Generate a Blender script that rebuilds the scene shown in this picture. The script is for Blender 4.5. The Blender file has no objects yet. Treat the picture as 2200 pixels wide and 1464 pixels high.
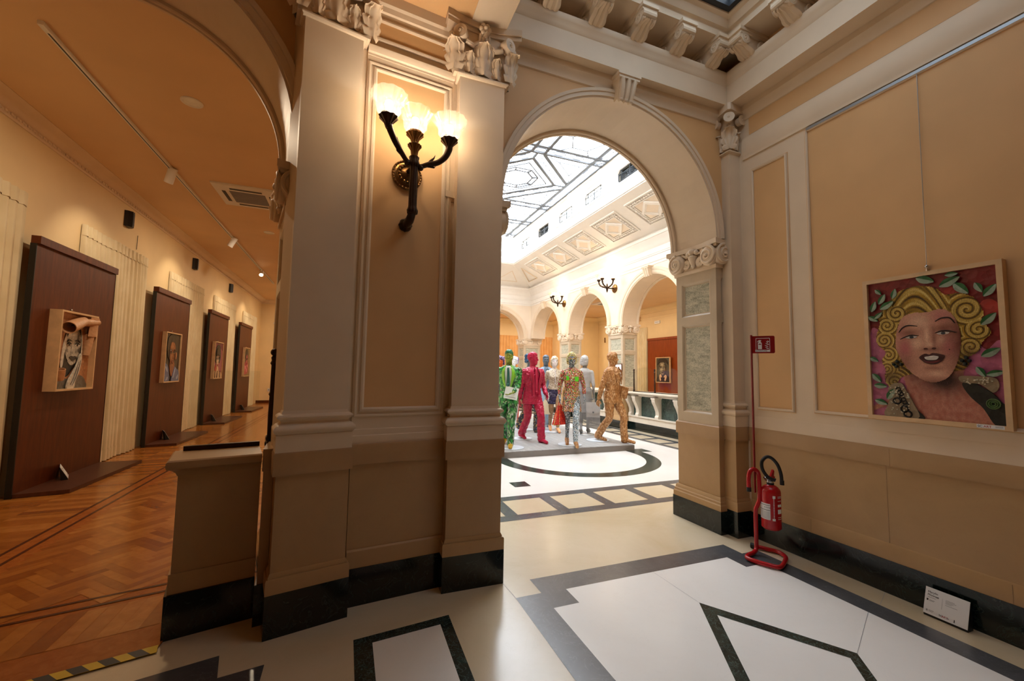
import bpy, bmesh, math, random
from mathutils import Vector, Matrix, noise
from math import sin, cos, pi, radians as R, sqrt, atan2
random.seed(7)
SC = bpy.context.scene
COL = SC.collection
V = Vector

def lin(h):
    h = h.lstrip('#')
    o = []
    for i in (0, 2, 4):
        c = int(h[i:i+2], 16) / 255
        o.append(c / 12.92 if c <= .04045 else ((c + .055) / 1.055) ** 2.4)
    return (*o, 1)

# ------------------------------------------------------------------ materials
class NT:
    def __init__(s, name):
        s.m = bpy.data.materials.new(name); s.m.use_nodes = True
        s.t = s.m.node_tree; s.t.nodes.clear()
        s.out = s.t.nodes.new('ShaderNodeOutputMaterial')
        s.p = s.t.nodes.new('ShaderNodeBsdfPrincipled')
        s.t.links.new(s.p.outputs[0], s.out.inputs[0])
        s.co = s.t.nodes.new('ShaderNodeTexCoord').outputs['Object']
    def n(s, kind, **k):
        x = s.t.nodes.new('ShaderNode' + kind)
        for a, b in k.items():
            if a in x.inputs and not hasattr(x, a): x.inputs[a].default_value = b
            else: setattr(x, a, b)
        return x
    def l(s, a, b): s.t.links.new(a, b)
    def noise(s, scale, detail=4, rough=.55, dist=0, co=None):
        x = s.n('TexNoise'); x.inputs['Scale'].default_value = scale; x.inputs['Detail'].default_value = detail
        x.inputs['Roughness'].default_value = rough; x.inputs['Distortion'].default_value = dist
        s.l(co or s.co, x.inputs['Vector']); return x
    def mapped(s, scale=(1, 1, 1), rot=(0, 0, 0)):
        x = s.n('Mapping'); x.inputs['Scale'].default_value = scale; x.inputs['Rotation'].default_value = rot
        s.l(s.co, x.inputs['Vector']); return x.outputs[0]
    def ramp(s, fac, stops, const=False):
        x = s.n('ValToRGB'); e = x.color_ramp.elements
        if const: x.color_ramp.interpolation = 'CONSTANT'
        while len(e) < len(stops): e.new(.5)
        for i, (p, c) in enumerate(stops):
            e[i].position = p; e[i].color = lin(c) if isinstance(c, str) else c
        s.l(fac, x.inputs[0]); return x.outputs[0]
    def mix(s, fac, a, b, mode='MIX'):
        x = s.n('MixRGB', blend_type=mode)
        for i, q in enumerate((fac, a, b)):
            if isinstance(q, (int, float)): x.inputs[i].default_value = q
            elif isinstance(q, str): x.inputs[i].default_value = lin(q)
            elif isinstance(q, tuple): x.inputs[i].default_value = q
            else: s.l(q, x.inputs[i])
        return x.outputs[0]
    def bump(s, h, strength=.3, dist=.01):
        x = s.n('Bump'); x.inputs['Strength'].default_value = strength; x.inputs['Distance'].default_value = dist
        s.l(h, x.inputs['Height']); s.l(x.outputs[0], s.p.inputs['Normal'])
    def fin(s, col=None, rough=.5, metal=0, spec=.5):
        if col is not None:
            if isinstance(col, str): s.p.inputs['Base Color'].default_value = lin(col)
            elif isinstance(col, tuple): s.p.inputs['Base Color'].default_value = col
            else: s.l(col, s.p.inputs['Base Color'])
        s.p.inputs['Roughness'].default_value = rough; s.p.inputs['Metallic'].default_value = metal
        s.p.inputs['Specular IOR Level'].default_value = spec
        return s.m

def plain(name, col, rough=.5, metal=0, vary=.06, scale=6, bump=0, bscale=60, spec=.5):
    k = NT(name); c = lin(col)
    nz = k.noise(scale, 3)
    a = tuple(x * (1 - vary) for x in c[:3]) + (1,); b = tuple(min(1, x * (1 + vary)) for x in c[:3]) + (1,)
    col = k.ramp(nz.outputs[0], [(.3, a), (.7, b)])
    if bump: k.bump(k.noise(bscale, 3).outputs[0], bump, .004)
    return k.fin(col, rough, metal, spec)

def marble(name, base, dark, vein, scale=3, veinw=.02, rough=.2, veinmix=.6, spec=.5):
    k = NT(name)
    n1 = k.noise(scale * .7, 6, .6, .6)
    c = k.ramp(n1.outputs[0], [(.3, dark), (.68, base)])
    n2 = k.noise(scale * 1.6, 7, .62, 1.6)
    d = k.n('Math', operation='SUBTRACT'); k.l(n2.outputs[0], d.inputs[0]); d.inputs[1].default_value = .5
    ab = k.n('Math', operation='ABSOLUTE'); k.l(d.outputs[0], ab.inputs[0])
    f = k.ramp(ab.outputs[0], [(0, (veinmix,) * 3 + (1,)), (veinw, (0, 0, 0, 1))])
    return k.fin(k.mix(f, c, vein), rough, 0, spec)

def granite(name, light, mid, dark, rot=.5, rough=.35):
    k = NT(name)
    v = k.mapped((1, 1, 3.2), (0, rot, rot * .4))
    n1 = k.noise(7, 8, .72, .5, v); n2 = k.noise(90, 3, .7)
    c = k.ramp(n1.outputs[0], [(.34, dark), (.5, mid), (.62, light)])
    c2 = k.ramp(n2.outputs[0], [(.4, dark), (.56, light)])
    return k.fin(k.mix(.42, c, c2), rough)

def mosaic(name, cols, scale=60, rough=.35, bump=.6, dist=.006, squash=(1, 1, 1), metal=0):
    k = NT(name)
    v = k.n('TexVoronoi'); v.inputs['Scale'].default_value = scale
    k.l(k.mapped(squash), v.inputs['Vector'])
    sp = k.n('SeparateColor'); k.l(v.outputs['Color'], sp.inputs[0])
    nst = len(cols)
    c = k.ramp(sp.outputs[0], [(i / nst, q) for i, q in enumerate(cols)], True)
    k.bump(v.outputs['Distance'], bump, dist)
    return k.fin(c, rough, metal)

def emit(name, col, strength):
    k = NT(name); k.p.inputs['Emission Color'].default_value = lin(col); k.p.inputs['Emission Strength'].default_value = strength
    return k.fin(col, .5)

def glass(name, tint='#ffffff', refl=.04, rough=.05, trans=0., tcol='#ffffff'):
    k = NT(name)
    a = k.n('BsdfTransparent'); a.inputs[0].default_value = lin(tint)
    g = k.n('BsdfGlossy'); g.inputs['Roughness'].default_value = rough
    m = k.n('MixShader'); m.inputs[0].default_value = refl; k.l(a.outputs[0], m.inputs[1]); k.l(g.outputs[0], m.inputs[2])
    last = m.outputs[0]
    if trans:
        t = k.n('BsdfTranslucent'); t.inputs[0].default_value = lin(tcol)
        m2 = k.n('MixShader'); m2.inputs[0].default_value = trans
        k.l(last, m2.inputs[1]); k.l(t.outputs[0], m2.inputs[2]); last = m2.outputs[0]
    k.l(last, k.out.inputs[0]); return k.m

M = {}
M['cream'] = plain('cream_plaster', '#e4cdb0', .55, vary=.04, scale=3, bump=.05)
M['white'] = plain('white_plaster', '#efe6da', .55, vary=.03, scale=3, bump=.05)
M['tan'] = plain('apricot_paint', '#deb07a', .6, vary=.05, scale=2, bump=.06, bscale=120)
M['peach'] = plain('peach_paint', '#efdcc4', .6, vary=.03, scale=3)
M['orange'] = plain('gallery_paint', '#ead0a0', .6, vary=.05, scale=1.2)
M['ceilo'] = plain('gallery_ceiling_paint', '#e0bd92', .65, vary=.05, scale=1)
M['base'] = marble('beige_limestone', '#bf9a6b', '#b08c5f', '#8a6a45', 2.2, .008, .38, .1)
M['base2'] = marble('beige_limestone_trim', '#bb976c', '#ab875e', '#8f7050', 2.2, .006, .35, .08)
M['black'] = marble('black_green_marble', '#15201c', '#070a09', '#5c6a62', 3.5, .010, .16, .26)
M['verde'] = marble('green_marble', '#3d554d', '#1b2823', '#8fa398', 9, .02, .25, .4)
M['floor'] = marble('pale_marble_slab', '#d8c9ae', '#c8b695', '#a89676', 1.3, .006, .2, .12)
M['floorw'] = marble('white_marble_slab', '#f1efea', '#e8e5df', '#cfcac0', 1.1, .004, .2, .15)
M['floorg'] = marble('grey_marble_band', '#56585b', '#45474a', '#7d8083', 4, .01, .22, .3)
M['floorv'] = marble('green_black_marble_band', '#2b3a34', '#141c19', '#93a69c', 12, .016, .2, .35)
M['gran'] = granite('grey_green_granite', '#d2ccb4', '#b3ae98', '#6e6c5a', .5)
M['gran_lit'] = granite('grey_green_granite_lit', '#d5d8d2', '#b7bcb6', '#85918c', .5)  # lit copy of the granite with atrium brightness in its colour, unused
M['stone'] = plain('taupe_stone', '#c8b498', .35, vary=.06)
M['stone_lit'] = plain('taupe_stone_lit', '#dbcfbd', .4, vary=.05)  # lit copy of the stone: atrium brightness put into the colour
M['bronze'] = plain('dark_bronze', '#3a2a1e', .38, .75, .25, 14)
M['bronze2'] = plain('gilt_bronze', '#7a5730', .32, .85, .3, 18)
M['iron'] = plain('dark_iron', '#33373c', .5, .3)
M['lead'] = plain('skylight_bar_grey', '#5a5d61', .5, .1)
M['red'] = plain('red_enamel', '#b5101a', .22, 0, .05)
M['dred'] = plain('dark_red_enamel', '#8e0d14', .35)
M['rubber'] = plain('black_rubber', '#131313', .5)
M['chrome'] = plain('chrome', '#c9c9c9', .2, 1)
M['paper'] = plain('white_card', '#e9e9ea', .5, vary=.01)
M['ink'] = plain('black_ink', '#222225', .6)
M['inkg'] = plain('grey_ink', '#8f8f93', .6)
M['inkr'] = plain('red_ink', '#b3262c', .6)
M['blackp'] = plain('black_paint', '#0e0d0d', .4)
M['steel'] = plain('brushed_aluminium', '#a9adb2', .35, .8)
M['plastic'] = plain('white_plastic', '#e6e2dc', .4, vary=.01)
M['pine'] = plain('pale_pine', '#dcb88c', .45, vary=.1, scale=9)
M['deck'] = None
def wood(name, a, b, rough=.3, sc=(3, 3, .35)):
    k = NT(name); nz = k.noise(6, 6, .6, .8, k.mapped(sc))
    c = k.ramp(nz.outputs[0], [(.3, a), (.7, b)])
    return k.fin(c, rough, 0, .3)
M['walnut'] = wood('dark_walnut_veneer', '#4a1c05', '#68300c', .45)
M['walnutr'] = wood('reddish_walnut_veneer', '#7a340f', '#96441a', .3)
M['ply'] = wood('brown_base_board', '#4a2a1c', '#5c3524', .35)
def parquet_mat():
    k = NT('oak_parquet'); g = k.n('NewGeometry')
    c = k.ramp(g.outputs['Random Per Island'], [(0, '#8c4f1e'), (.35, '#ac6a2a'), (.7, '#bd7c38'), (1, '#985a20')])
    nz = k.noise(14, 5, .6, .5)
    c = k.mix(k.ramp(nz.outputs[0], [(.3, (.0,) * 3 + (1,)), (.75, (.35,) * 3 + (1,))]), c, '#6e3814')
    return k.fin(c, .2)
M['parquet'] = parquet_mat()
M['oakd'] = wood('dark_inlay_wood', '#4a2410', '#5e3016', .22)
M['oakb'] = wood('oak_border', '#94501d', '#aa652b', .22)
def deck_mat():
    k = NT('grey_decking')
    x = k.n('SeparateXYZ'); k.l(k.co, x.inputs[0])
    m = k.n('Math', operation='MULTIPLY'); k.l(x.outputs[0], m.inputs[0]); m.inputs[1].default_value = 7
    fr = k.n('Math', operation='FRACT'); k.l(m.outputs[0], fr.inputs[0])
    nz = k.noise(12, 5, .6, 0, k.mapped((6, .6, 1)))
    c = k.ramp(nz.outputs[0], [(.3, '#8f8e8c'), (.7, '#a9a8a5')])
    g = k.ramp(fr.outputs[0], [(0, (1, 1, 1, 1)), (.05, (0, 0, 0, 1))], True)
    return k.fin(k.mix(g, c, '#77756f'), .6)
M['deck'] = deck_mat()
M['taupe'] = plain('taupe_fascia', '#77706a', .5)
def fabric(name, a, b):
    k = NT(name); nz = k.noise(3, 2)
    c = k.ramp(nz.outputs[0], [(.3, a), (.7, b)])
    k.p.inputs['Subsurface Weight'].default_value = 0
    return k.fin(c, .85, 0, .2)
M['curtain'] = fabric('cream_curtain_cloth', '#e2d2ae', '#ecdfbf')
M['curtaino'] = fabric('ochre_curtain_cloth', '#d9a468', '#e3b47c')
M['glassb'] = glass('frosted_shade_glass', '#fffaf2', .08, .12, .13, '#fff4e4')
M['pane'] = glass('clear_pane_glass', '#fbfdfc', .03, .02)
M['sky'] = glass('skylight_pane_glass', '#fafcff', .03, .1, .12, '#ffffff')
M['sky2'] = glass('smoked_skylight_glass', '#a5aaae', .03, .1)
M['bulb'] = emit('lit_bulb', '#ffe6c0', 14)
M['globe'] = plain('white_opal_globe', '#f4f2ea', .25)
M['spotl'] = emit('lit_spot_lens', '#ffd9a0', 40)

# ------------------------------------------------------------------ mesh builder
class MB:
    def __init__(s): s.v = []; s.f = []; s.m = []
    def add(s, vs, fs, mi=0, T=None):
        b = len(s.v)
        for q in vs:
            q = V(q); s.v.append(T @ q if T else q)
        for q in fs:
            s.f.append([b + i for i in q]); s.m.append(mi)
        return s
    def box(s, x0, y0, z0, x1, y1, z1, mi=0, T=None):
        vs = [(x, y, z) for x in (x0, x1) for y in (y0, y1) for z in (z0, z1)]
        return s.add(vs, [(0, 1, 3, 2), (4, 6, 7, 5), (0, 4, 5, 1), (2, 3, 7, 6), (0, 2, 6, 4), (1, 5, 7, 3)], mi, T)
    def prism(s, pts, z0, z1, mi=0, T=None):
        """2-D outline (x, y) extruded along z"""
        n = len(pts)
        vs = [(p[0], p[1], z0) for p in pts] + [(p[0], p[1], z1) for p in pts]
        fs = [tuple(range(n))[::-1], tuple(range(n, 2 * n))] + [(i, (i + 1) % n, n + (i + 1) % n, n + i) for i in range(n)]
        return s.add(vs, fs, mi, T)
    def sweep(s, pts, N, prof, closed=False, mi=0, cap=True, T=None):
        """mitred sweep; profile (a, b): a = right of travel in the plane with normal N, b = along N"""
        N = V(N).normalized(); P = [V(p) for p in pts]; n = len(P); rings = []
        for i in range(n):
            a = P[i] - P[i - 1] if (i > 0 or closed) else None
            c = P[(i + 1) % n] - P[i] if (i < n - 1 or closed) else None
            ta = a.normalized() if a else c.normalized(); tc = c.normalized() if c else a.normalized()
            ra, rc = ta.cross(N), tc.cross(N)
            r = (ra + rc); r = r / max(.15, r.dot(ra)) if r.length > 1e-6 else ra
            rings.append([P[i] + r * q[0] + N * q[1] for q in prof])
        return s.loft(rings, closed, False, mi, cap and not closed, T)
    def loft(s, rings, closed=False, ringclosed=True, mi=0, cap=True, T=None):
        n = len(rings); k = len(rings[0]); fs = []
        for i in range(n if closed else n - 1):
            for j in range(k if ringclosed else k - 1):
                a, b = i * k + j, i * k + (j + 1) % k
                c, d = ((i + 1) % n) * k + (j + 1) % k, ((i + 1) % n) * k + j
                fs.append((a, b, c, d))
        if cap and not closed:
            fs.append(tuple(range(k))[::-1]); fs.append(tuple((n - 1) * k + j for j in range(k)))
        return s.add([q for r in rings for q in r], fs, mi, T)
    def lathe(s, prof, n=24, mi=0, T=None, flute=0, nf=0, cap=True):
        rings = []
        for (r, z) in prof:
            rings.append([(r * (1 + (flute * cos(nf * 2 * pi * j / n) if nf else 0)) * cos(2 * pi * j / n), r * (1 + (flute * cos(nf * 2 * pi * j / n) if nf else 0)) * sin(2 * pi * j / n), z) for j in range(n)])
        return s.loft(rings, False, True, mi, cap, T)
    def tube(s, path, rad, n=10, mi=0, cap=True, T=None, flat=1.0, closed=False):
        P = [V(p) for p in path]; k = len(P); rings = []; up = None
        for i in range(k):
            if closed: t = (P[(i + 1) % k] - P[i - 1]).normalized()
            else: t = (P[min(i + 1, k - 1)] - P[max(i - 1, 0)]).normalized()
            if up is None: up = V((0, 0, 1)) if abs(t.z) < .9 else V((1, 0, 0))
            up = (up - t * up.dot(t)).normalized(); sd = t.cross(up)
            r = rad[i] if isinstance(rad, (list, tuple)) else rad
            rings.append([P[i] + (sd * cos(2 * pi * j / n) + up * sin(2 * pi * j / n) * flat) * r for j in range(n)])
        return s.loft(rings, closed, True, mi, cap, T)
    def ball(s, c, r, n=12, mi=0, sc=(1, 1, 1), T=None):
        rings = []
        for i in range(1, n):
            a = pi * i / n
            rings.append([(c[0] + r * sc[0] * sin(a) * cos(2 * pi * j / (2 * n)), c[1] + r * sc[1] * sin(a) * sin(2 * pi * j / (2 * n)), c[2] - r * sc[2] * cos(a)) for j in range(2 * n)])
        return s.loft(rings, False, True, mi, True, T)
    def grid(s, fn, nu, nv, mi=0, T=None, thick=0):
        vs = [fn(i / nu, j / nv) for i in range(nu + 1) for j in range(nv + 1)]
        k = nv + 1
        fs = [(i * k + j, (i + 1) * k + j, (i + 1) * k + j + 1, i * k + j + 1) for i in range(nu) for j in range(nv)]
        return s.add(vs, fs, mi, T)
    def build(s, name, mats, parent=None, W=False, smooth=32, flip=True, loc=None):
        me = bpy.data.meshes.new(name)
        me.from_pydata([tuple(q) for q in s.v], [], s.f)
        ms = mats if isinstance(mats, (list, tuple)) else [mats]
        for q in ms: me.materials.append(M[q] if isinstance(q, str) else q)
        for p, q in zip(me.polygons, s.m): p.material_index = q
        if flip:
            bm = bmesh.new(); bm.from_mesh(me); bmesh.ops.recalc_face_normals(bm, faces=bm.faces); bm.to_mesh(me); bm.free()
        if smooth:
            me.shade_smooth(); me.set_sharp_from_angle(angle=R(smooth))
        o = bpy.data.objects.new(name, me); COL.objects.link(o)
        if parent is not None:
            o.parent = parent
            if W: o.matrix_parent_inverse = parent.matrix_basis.inverted()
        return o

def tag(o, label=None, cat=None, group=None, kind=None):
    if label: o['label'] = label
    if cat: o['category'] = cat
    if group: o['group'] = group
    if kind: o['kind'] = kind
    return o
def thing(name, label, cat, loc=(0, 0, 0), rz=0, group=None, rot=None):
    o = bpy.data.objects.new(name, None); COL.objects.link(o); o.empty_display_size = .1
    o.location = loc; o.rotation_euler = rot or (0, 0, rz)
    return tag(o, label, cat, group)
def copy_thing(root, loc, rz=None, label=None, group=None):
    def cp(o, par):
        c = o.copy(); COL.objects.link(c)
        if par is not None: c.parent = par
        for ch in list(o.children): cp(ch, c)
        return c
    r = cp(root, None); r.location = loc
    if rz is not None: r.rotation_euler = (0, 0, rz)
    if label: r['label'] = label
    if group: r['group'] = group
    return r
def struct(o, label=None, cat=None): return tag(o, label, cat, None, 'structure')
def crv(pts, n=6, closed=True):
    """Catmull-Rom through 2-D/3-D points"""
    P = [V(p) if len(p) == 3 else V((p[0], p[1], 0)) for p in pts]; k = len(P); out = []
    for i in range(k if closed else k - 1):
        if closed: a, b, c, d = P[i - 1], P[i], P[(i + 1) % k], P[(i + 2) % k]
        else: a, b, c, d = P[max(i - 1, 0)], P[i], P[i + 1], P[min(i + 2, k - 1)]
        for j in range(n):
            t = j / n
            out.append(.5 * ((2 * b) + (c - a) * t + (2 * a - 5 * b + 4 * c - d) * t * t + (3 * b - a - 3 * c + d) * t ** 3))
    if not closed: out.append(P[-1])
    return out
def txt(s, size, mat, parent, T, name='lettering', ext=.0006, align='LEFT'):
    cu = bpy.data.curves.new(name, 'FONT'); cu.body = s; cu.size = size; cu.extrude = ext; cu.align_x = align
    cu.materials.append(M[mat])
    t = bpy.data.objects.new('tmp_text', cu); COL.objects.link(t)
    bpy.context.view_layer.update()
    me = bpy.data.meshes.new_from_object(t.evaluated_get(bpy.context.evaluated_depsgraph_get()))
    bpy.data.objects.remove(t)
    me.transform(T)
    o = bpy.data.objects.new(name, me); COL.objects.link(o)
    if parent is not None: o.parent = parent
    return o
def frame_T(o, ux, uy):
    """matrix with columns ux, uy, ux x uy at o"""
    ux, uy = V(ux).normalized(), V(uy).normalized(); uz = ux.cross(uy)
    return Matrix(((ux.x, uy.x, uz.x, o[0]), (ux.y, uy.y, uz.y, o[1]), (ux.z, uy.z, uz.z, o[2]), (0, 0, 0, 1)))
# ------------------------------------------------------------------ ornament pieces (local: x across, -y out of the wall, z up)
def volute(mb, c, r, turns=1.9, depth=.03, side=1, T=None, mi=0):
    """spiral scroll facing -y"""
    rings = []
    for (q, y) in ((.05, -depth * 1.1), (r * .93, -depth * .6), (r, -depth * .3), (r, depth)):
        rings.append([(c[0] + q * cos(2 * pi * j / 28), c[1] + y, c[2] + q * sin(2 * pi * j / 28)) for j in range(28)])
    mb.loft(rings, mi=mi, T=T)
    pts, rad = [], []
    for i in range(int(26 * turns) + 1):
        a = i / 26; k = a / turns
        q = r * (.97 - .83 * k)
        t = 2 * pi * a * side + (pi / 2)
        pts.append((c[0] + q * cos(t), c[1] - depth * (.75 + .45 * k), c[2] + q * sin(t))); rad.append(r * (.15 - .075 * k))
    mb.tube(pts, rad, 8, mi, T=T)
    mb.ball((c[0], c[1] - depth * 1.2, c[2]), r * .16, 6, mi, T=T)
def leaf(mb, x, y, z, w, h, curl=.06, T=None, lob=3, rz=0, mi=0, nu=12, nv=16):
    def f(u, v):
        a = u * 2 - 1
        wid = w * (.74 + .26 * sin(pi * min(1, v * 1.1))) * (1 - .6 * (max(0, v - .66) / .34) ** 2)
        lt = (v * (lob + .6) + .25) % 1; wid *= .7 + .36 * lt ** .7 * (1 if lt < .86 else (1 - lt) / .14)
        bend = max(0, v - .55) / .45
        oy = -.012 - curl * (bend ** 1.5) - curl * .25 * v + abs(a) ** 2 * .02 - .012 * max(0, 1 - abs(a) * 4) + .005 * cos(a * pi * 5) * min(1, v * 2)
        oz = h * (v - .3 * max(0, v - .82) * 2.2)
        if v > .86: oy -= (v - .86) * curl * .6; oz = h * (.86 - .3 * .04 * 2.2) - (v - .86) * h * .55
        px_, py_ = a * wid * .5, oy
        return (x + px_ * cos(rz) - py_ * sin(rz) * 1, y + px_ * sin(rz) + py_ * cos(rz), z + oz)
    mb.grid(f, nu, nv, mi, T)
def rosette(mb, c, r, n=6, T=None, mi=0):
    for i in range(n):
        a = 2 * pi * i / n
        mb.ball((c[0] + r * .6 * cos(a), c[1], c[2] + r * .6 * sin(a)), r * .42, 6, mi, (1, .8, 1), T)
    mb.ball((c[0], c[1] - r * .35, c[2]), r * .35, 6, mi, T=T)

def corinthian(par, w, d, z0=3.73, z1=4.16, proj=.07):
    """front capital of a pilaster of width w; front shaft plane at y=.045"""
    c = MB(); h = z1 - z0; y = .045
    c.prism([(0, .2), (0, y), (w, y), (w, .2)], z0, z1 - .07)
    c.build('bell', 'cream', par)
    hl = h * .56
    LF = [(w * .5, y - .006, w * .40, hl * 1.15, .06, 0), (.0, y - .002, w * .38, hl * 1.06, .06, -.5), (w, y - .002, w * .38, hl * 1.06, .06, .5), (w * .255, y, w * .28, hl * .72, .04, 0), (w * .745, y, w * .28, hl * .72, .04, 0), (0, y + .085, w * .3, hl, .05, -pi / 2), (w, y + .085, w * .3, hl, .05, pi / 2)]
    for (lx, ly, lw, lh, lc, lr) in LF:
        l = MB(); leaf(l, lx, ly, z0 + .012, lw, lh, lc, rz=lr, nu=14, nv=24); l.build('acanthus_leaf', 'cream', par, smooth=50)
    for sgn, x0 in ((1, .035), (-1, w - .035)):
        v = MB()
        T = Matrix.Translation((x0, y - .035, z1 - .15)) @ Matrix.Rotation(-sgn * R(25), 4, 'Z')
        volute(v, (0, 0, 0), .052, 1.6, .03, sgn, T)
        v.tube([(x0 + sgn * .04, y - .03, z1 - .19), (x0 + sgn * .1, y - .02, z1 - .205), (x0 + sgn * .15, y - .012, z1 - .16), (w / 2 + (-sgn) * .03, y - .02, z1 - .1)], [.02, .02, .018, .016], 8)
        v.build('volute', 'cream', par); v = MB()
        T2 = Matrix.Translation((x0 - sgn * .045, y + .03, z1 - .15)) @ Matrix.Rotation(-sgn * R(-62) + 0, 4, 'Z')
        volute(v, (0, 0, 0), .045, 1.4, .02, -sgn, T2)
        v.build('volute', 'cream', par)
    ab = MB(); n = 14; p = proj; pts = []
    for i in range(n + 1):
        t = i / n; x = -p + (w + 2 * p) * t
        pts.append((x, y - p + .055 * sin(pi * t) * 1.0))
    lo = [(-p + .02, .2)] + [(q[0], q[1] + .012) for q in pts] + [(w + p - .02, .2)]
    hi = [(-p, .2)] + pts + [(w + p, .2)]
    ab.prism(lo, z1 - .085, z1 - .05); ab.prism(hi, z1 - .05, z1 - .001)
    ab.build('abacus', 'cream', par)
    fl = MB(); rosette(fl, (w / 2, y - .04, z1 - .065), .05, 6); leaf(fl, w / 2, y - .03, z1 - .16, .07, .06, .03)
    fl.build('flower', 'cream', par)

def U(w, d, a=0): return [(-a, d, 0), (-a, -a, 0), (w + a, -a, 0), (w + a, d, 0)]
Z = (0, 0, 1)
BASEP = [(-.06, .235), (.0, .235), (0, .31), (-.004, .318), (-.012, .318), (-.012, .328), (-.02, .345), (-.06, .345)]
TORUS = [(-.06, 1.01), (-.012, 1.01), (-.012, 1.108)] + [(-.016 + .02 * sin(pi * i / 8), 1.11 + .055 * i / 8) for i in range(9)] + \
        [(-.03, 1.168), (-.036, 1.18), (-.03, 1.193)] + [(-.026 + .014 * sin(pi * i / 6), 1.195 + .03 * i / 6) for i in range(7)] + [(-.036, 1.228), (-.042, 1.245), (-.06, 1.245)]
def pilaster(label, loc, rz, w, d=.12, capital=True):
    t = thing('pilaster', label, 'pilaster', loc, rz)
    pth = U(w, d)
    MB().sweep(pth, Z, [(-.06, 0), (0, 0), (0, .235), (-.06, .235)]).build('plinth', 'black', t)
    MB().sweep(pth, Z, BASEP).build('base_moulding', 'base', t)
    MB().sweep(pth, Z, [(-.06, .345), (-.022, .345), (-.022, .88), (-.06, .88)]).build('dado', 'base', t)
    MB().sweep(pth, Z, [(-.06, .88), (-.006, .88), (-.006, 1.0), (-.012, 1.01), (-.06, 1.01)]).build('course', 'base2', t)
    MB().sweep(pth, Z, TORUS).build('torus_base', 'cream', t)
    MB().sweep(pth, Z, [(-.07, 1.245), (-.045, 1.245), (-.045, 3.70), (-.03, 3.702), (-.022, 3.712), (-.022, 3.722), (-.034, 3.73), (-.07, 3.73)]).build('shaft', 'cream', t)
    if capital: corinthian(t, w, d)
    return t

# ------------------------------------------------------------------ the floor
def slab(outer, holes, z0, z1):
    """polygon with holes as a thin slab (top faces only plus rim)"""
    bm = bmesh.new(); es = []
    for loop in [outer] + holes:
        vs = [bm.verts.new((p[0], p[1], z1)) for p in loop]
        for i in range(len(vs)): es.append(bm.edges.new((vs[i], vs[(i + 1) % len(vs)])))
    bmesh.ops.triangle_fill(bm, edges=es, use_beauty=True)
    for f in bm.faces:
        if f.normal.z < 0: f.normal_flip()
    mb = MB(); bm.verts.index_update()
    mb.add([v.co.copy() for v in bm.verts], [[v.index for v in f.verts] for f in bm.faces]); bm.free()
    return mb
fm = MB()
fm.prism([(-4.2, -3.2), (12.2, -3.2), (12.2, 20.6), (-4.2, 20.6)], -.2, 0)
floor = struct(fm.build('floor', 'floor', smooth=0), 'pale beige marble slab floor of vestibule and atrium')
def inlay(name, outer, holes, mat, z=.0012):
    return slab(outer, holes, 0, z).build(name, mat, floor, smooth=0, flip=False)
# vestibule panel: white field inside a stepped grey band
YB = .95
out_ = [(1.09, YB - .9), (1.09, 2.656), (1.277, 2.656), (1.277, 2.85), (3.144, 2.85), (3.144, 2.66), (3.325, 2.66), (3.325, YB - .9)]
inn_ = [(1.275, YB - .72), (1.275, 2.467), (1.461, 2.467), (1.461, 2.647), (2.96, 2.647), (2.96, 2.467), (3.155, 2.467), (3.155, YB - .72)]
inlay('grey_border_band', out_, [inn_], 'floorg')
inlay('white_field', inn_, [], 'floorw', .001)
so = [(2.207, 2.201), (2.634, 1.528), (2.42, 1.28), (2.634, .9), (2.207, .3), (1.78, .9), (1.78, 1.528)]
so = [(2.207, 2.201), (2.634, 1.523), (2.38, 1.22), (2.2, .5), (2.02, 1.22), (1.78, 1.523)]
si = [(2.205, 2.055), (2.556, 1.512), (2.32, 1.24), (2.2, .8), (2.08, 1.24), (1.856, 1.512)]
inlay('green_star_band', so, [si], 'floorv', .0022)
for p, q in (((2.205, 2.647), (2.207, 2.201)), ((2.634, 1.523), (3.155, 1.75)), ((3.325, 1.775), (3.55, 1.86)), ((1.075, 2.86), (1.09, 2.656))):
    d = (V(q) - V(p)).normalized(); nn = V((-d.y, d.x)) * .0011
    inlay('slab_joint', [V(p) + nn, V(q) + nn, V(q) - nn, V(p) - nn], [], 'inkg', .0018)
def rect(x0, y0, x1, y1): return [(x0, y0), (x1, y0), (x1, y1), (x0, y1)]
inlay('green_frame_band', [(.084, 2.559), (.631, 2.618), (.625, .3), (.1, .3)], [[(.181, 2.501), (.564, 2.54), (.556, .38), (.19, .38)]], 'floorv')
inlay('pale_panel', [(.181, 2.501), (.564, 2.54), (.556, .38), (.19, .38)], [], 'floorw', .001)
inlay('grey_stepped_band', [(-1.6, 2.44), (-.566, 2.66), (-.53, 2.478), (-.337, 2.507), (-.33, 1.2), (-1.6, 1.2)], [], 'floorg')
# atrium: ladder bands
def ladder(x0, x1, y0, y1, cell, bar, x_first):
    holes = []; x = x_first
    while x + cell < x1 - .02: holes.append(rect(x, y0 + (y1 - y0) * .19, x + cell, y1 - (y1 - y0) * .19)); x += cell + bar
    inlay('grey_ladder_band', rect(x0, y0, x1, y1), holes, 'floorg')
inlay('white_field', rect(1.55, 4.752, 6.13, 14.6), [], 'floorw', .0009)
ladder(.9, 6.85, 3.99, 4.752, .468, .138, 1.1)
hs = []; y = 4.9
while y < 14.2: hs.append(rect(6.28, y, 6.70, y + .468)); y += .606
inlay('grey_ladder_band', rect(6.14, 4.76, 6.84, 14.6), hs, 'floorg')
inlay('grey_ladder_band', rect(.9, 14.6, 6.84, 15.2), [], 'floorg')
cx0, cy0 = 3.81, 6.62
arc = lambda r, n=48: [(cx0 - r * cos(pi * i / n), cy0 - r * sin(pi * i / n)) for i in range(n + 1)]
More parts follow.
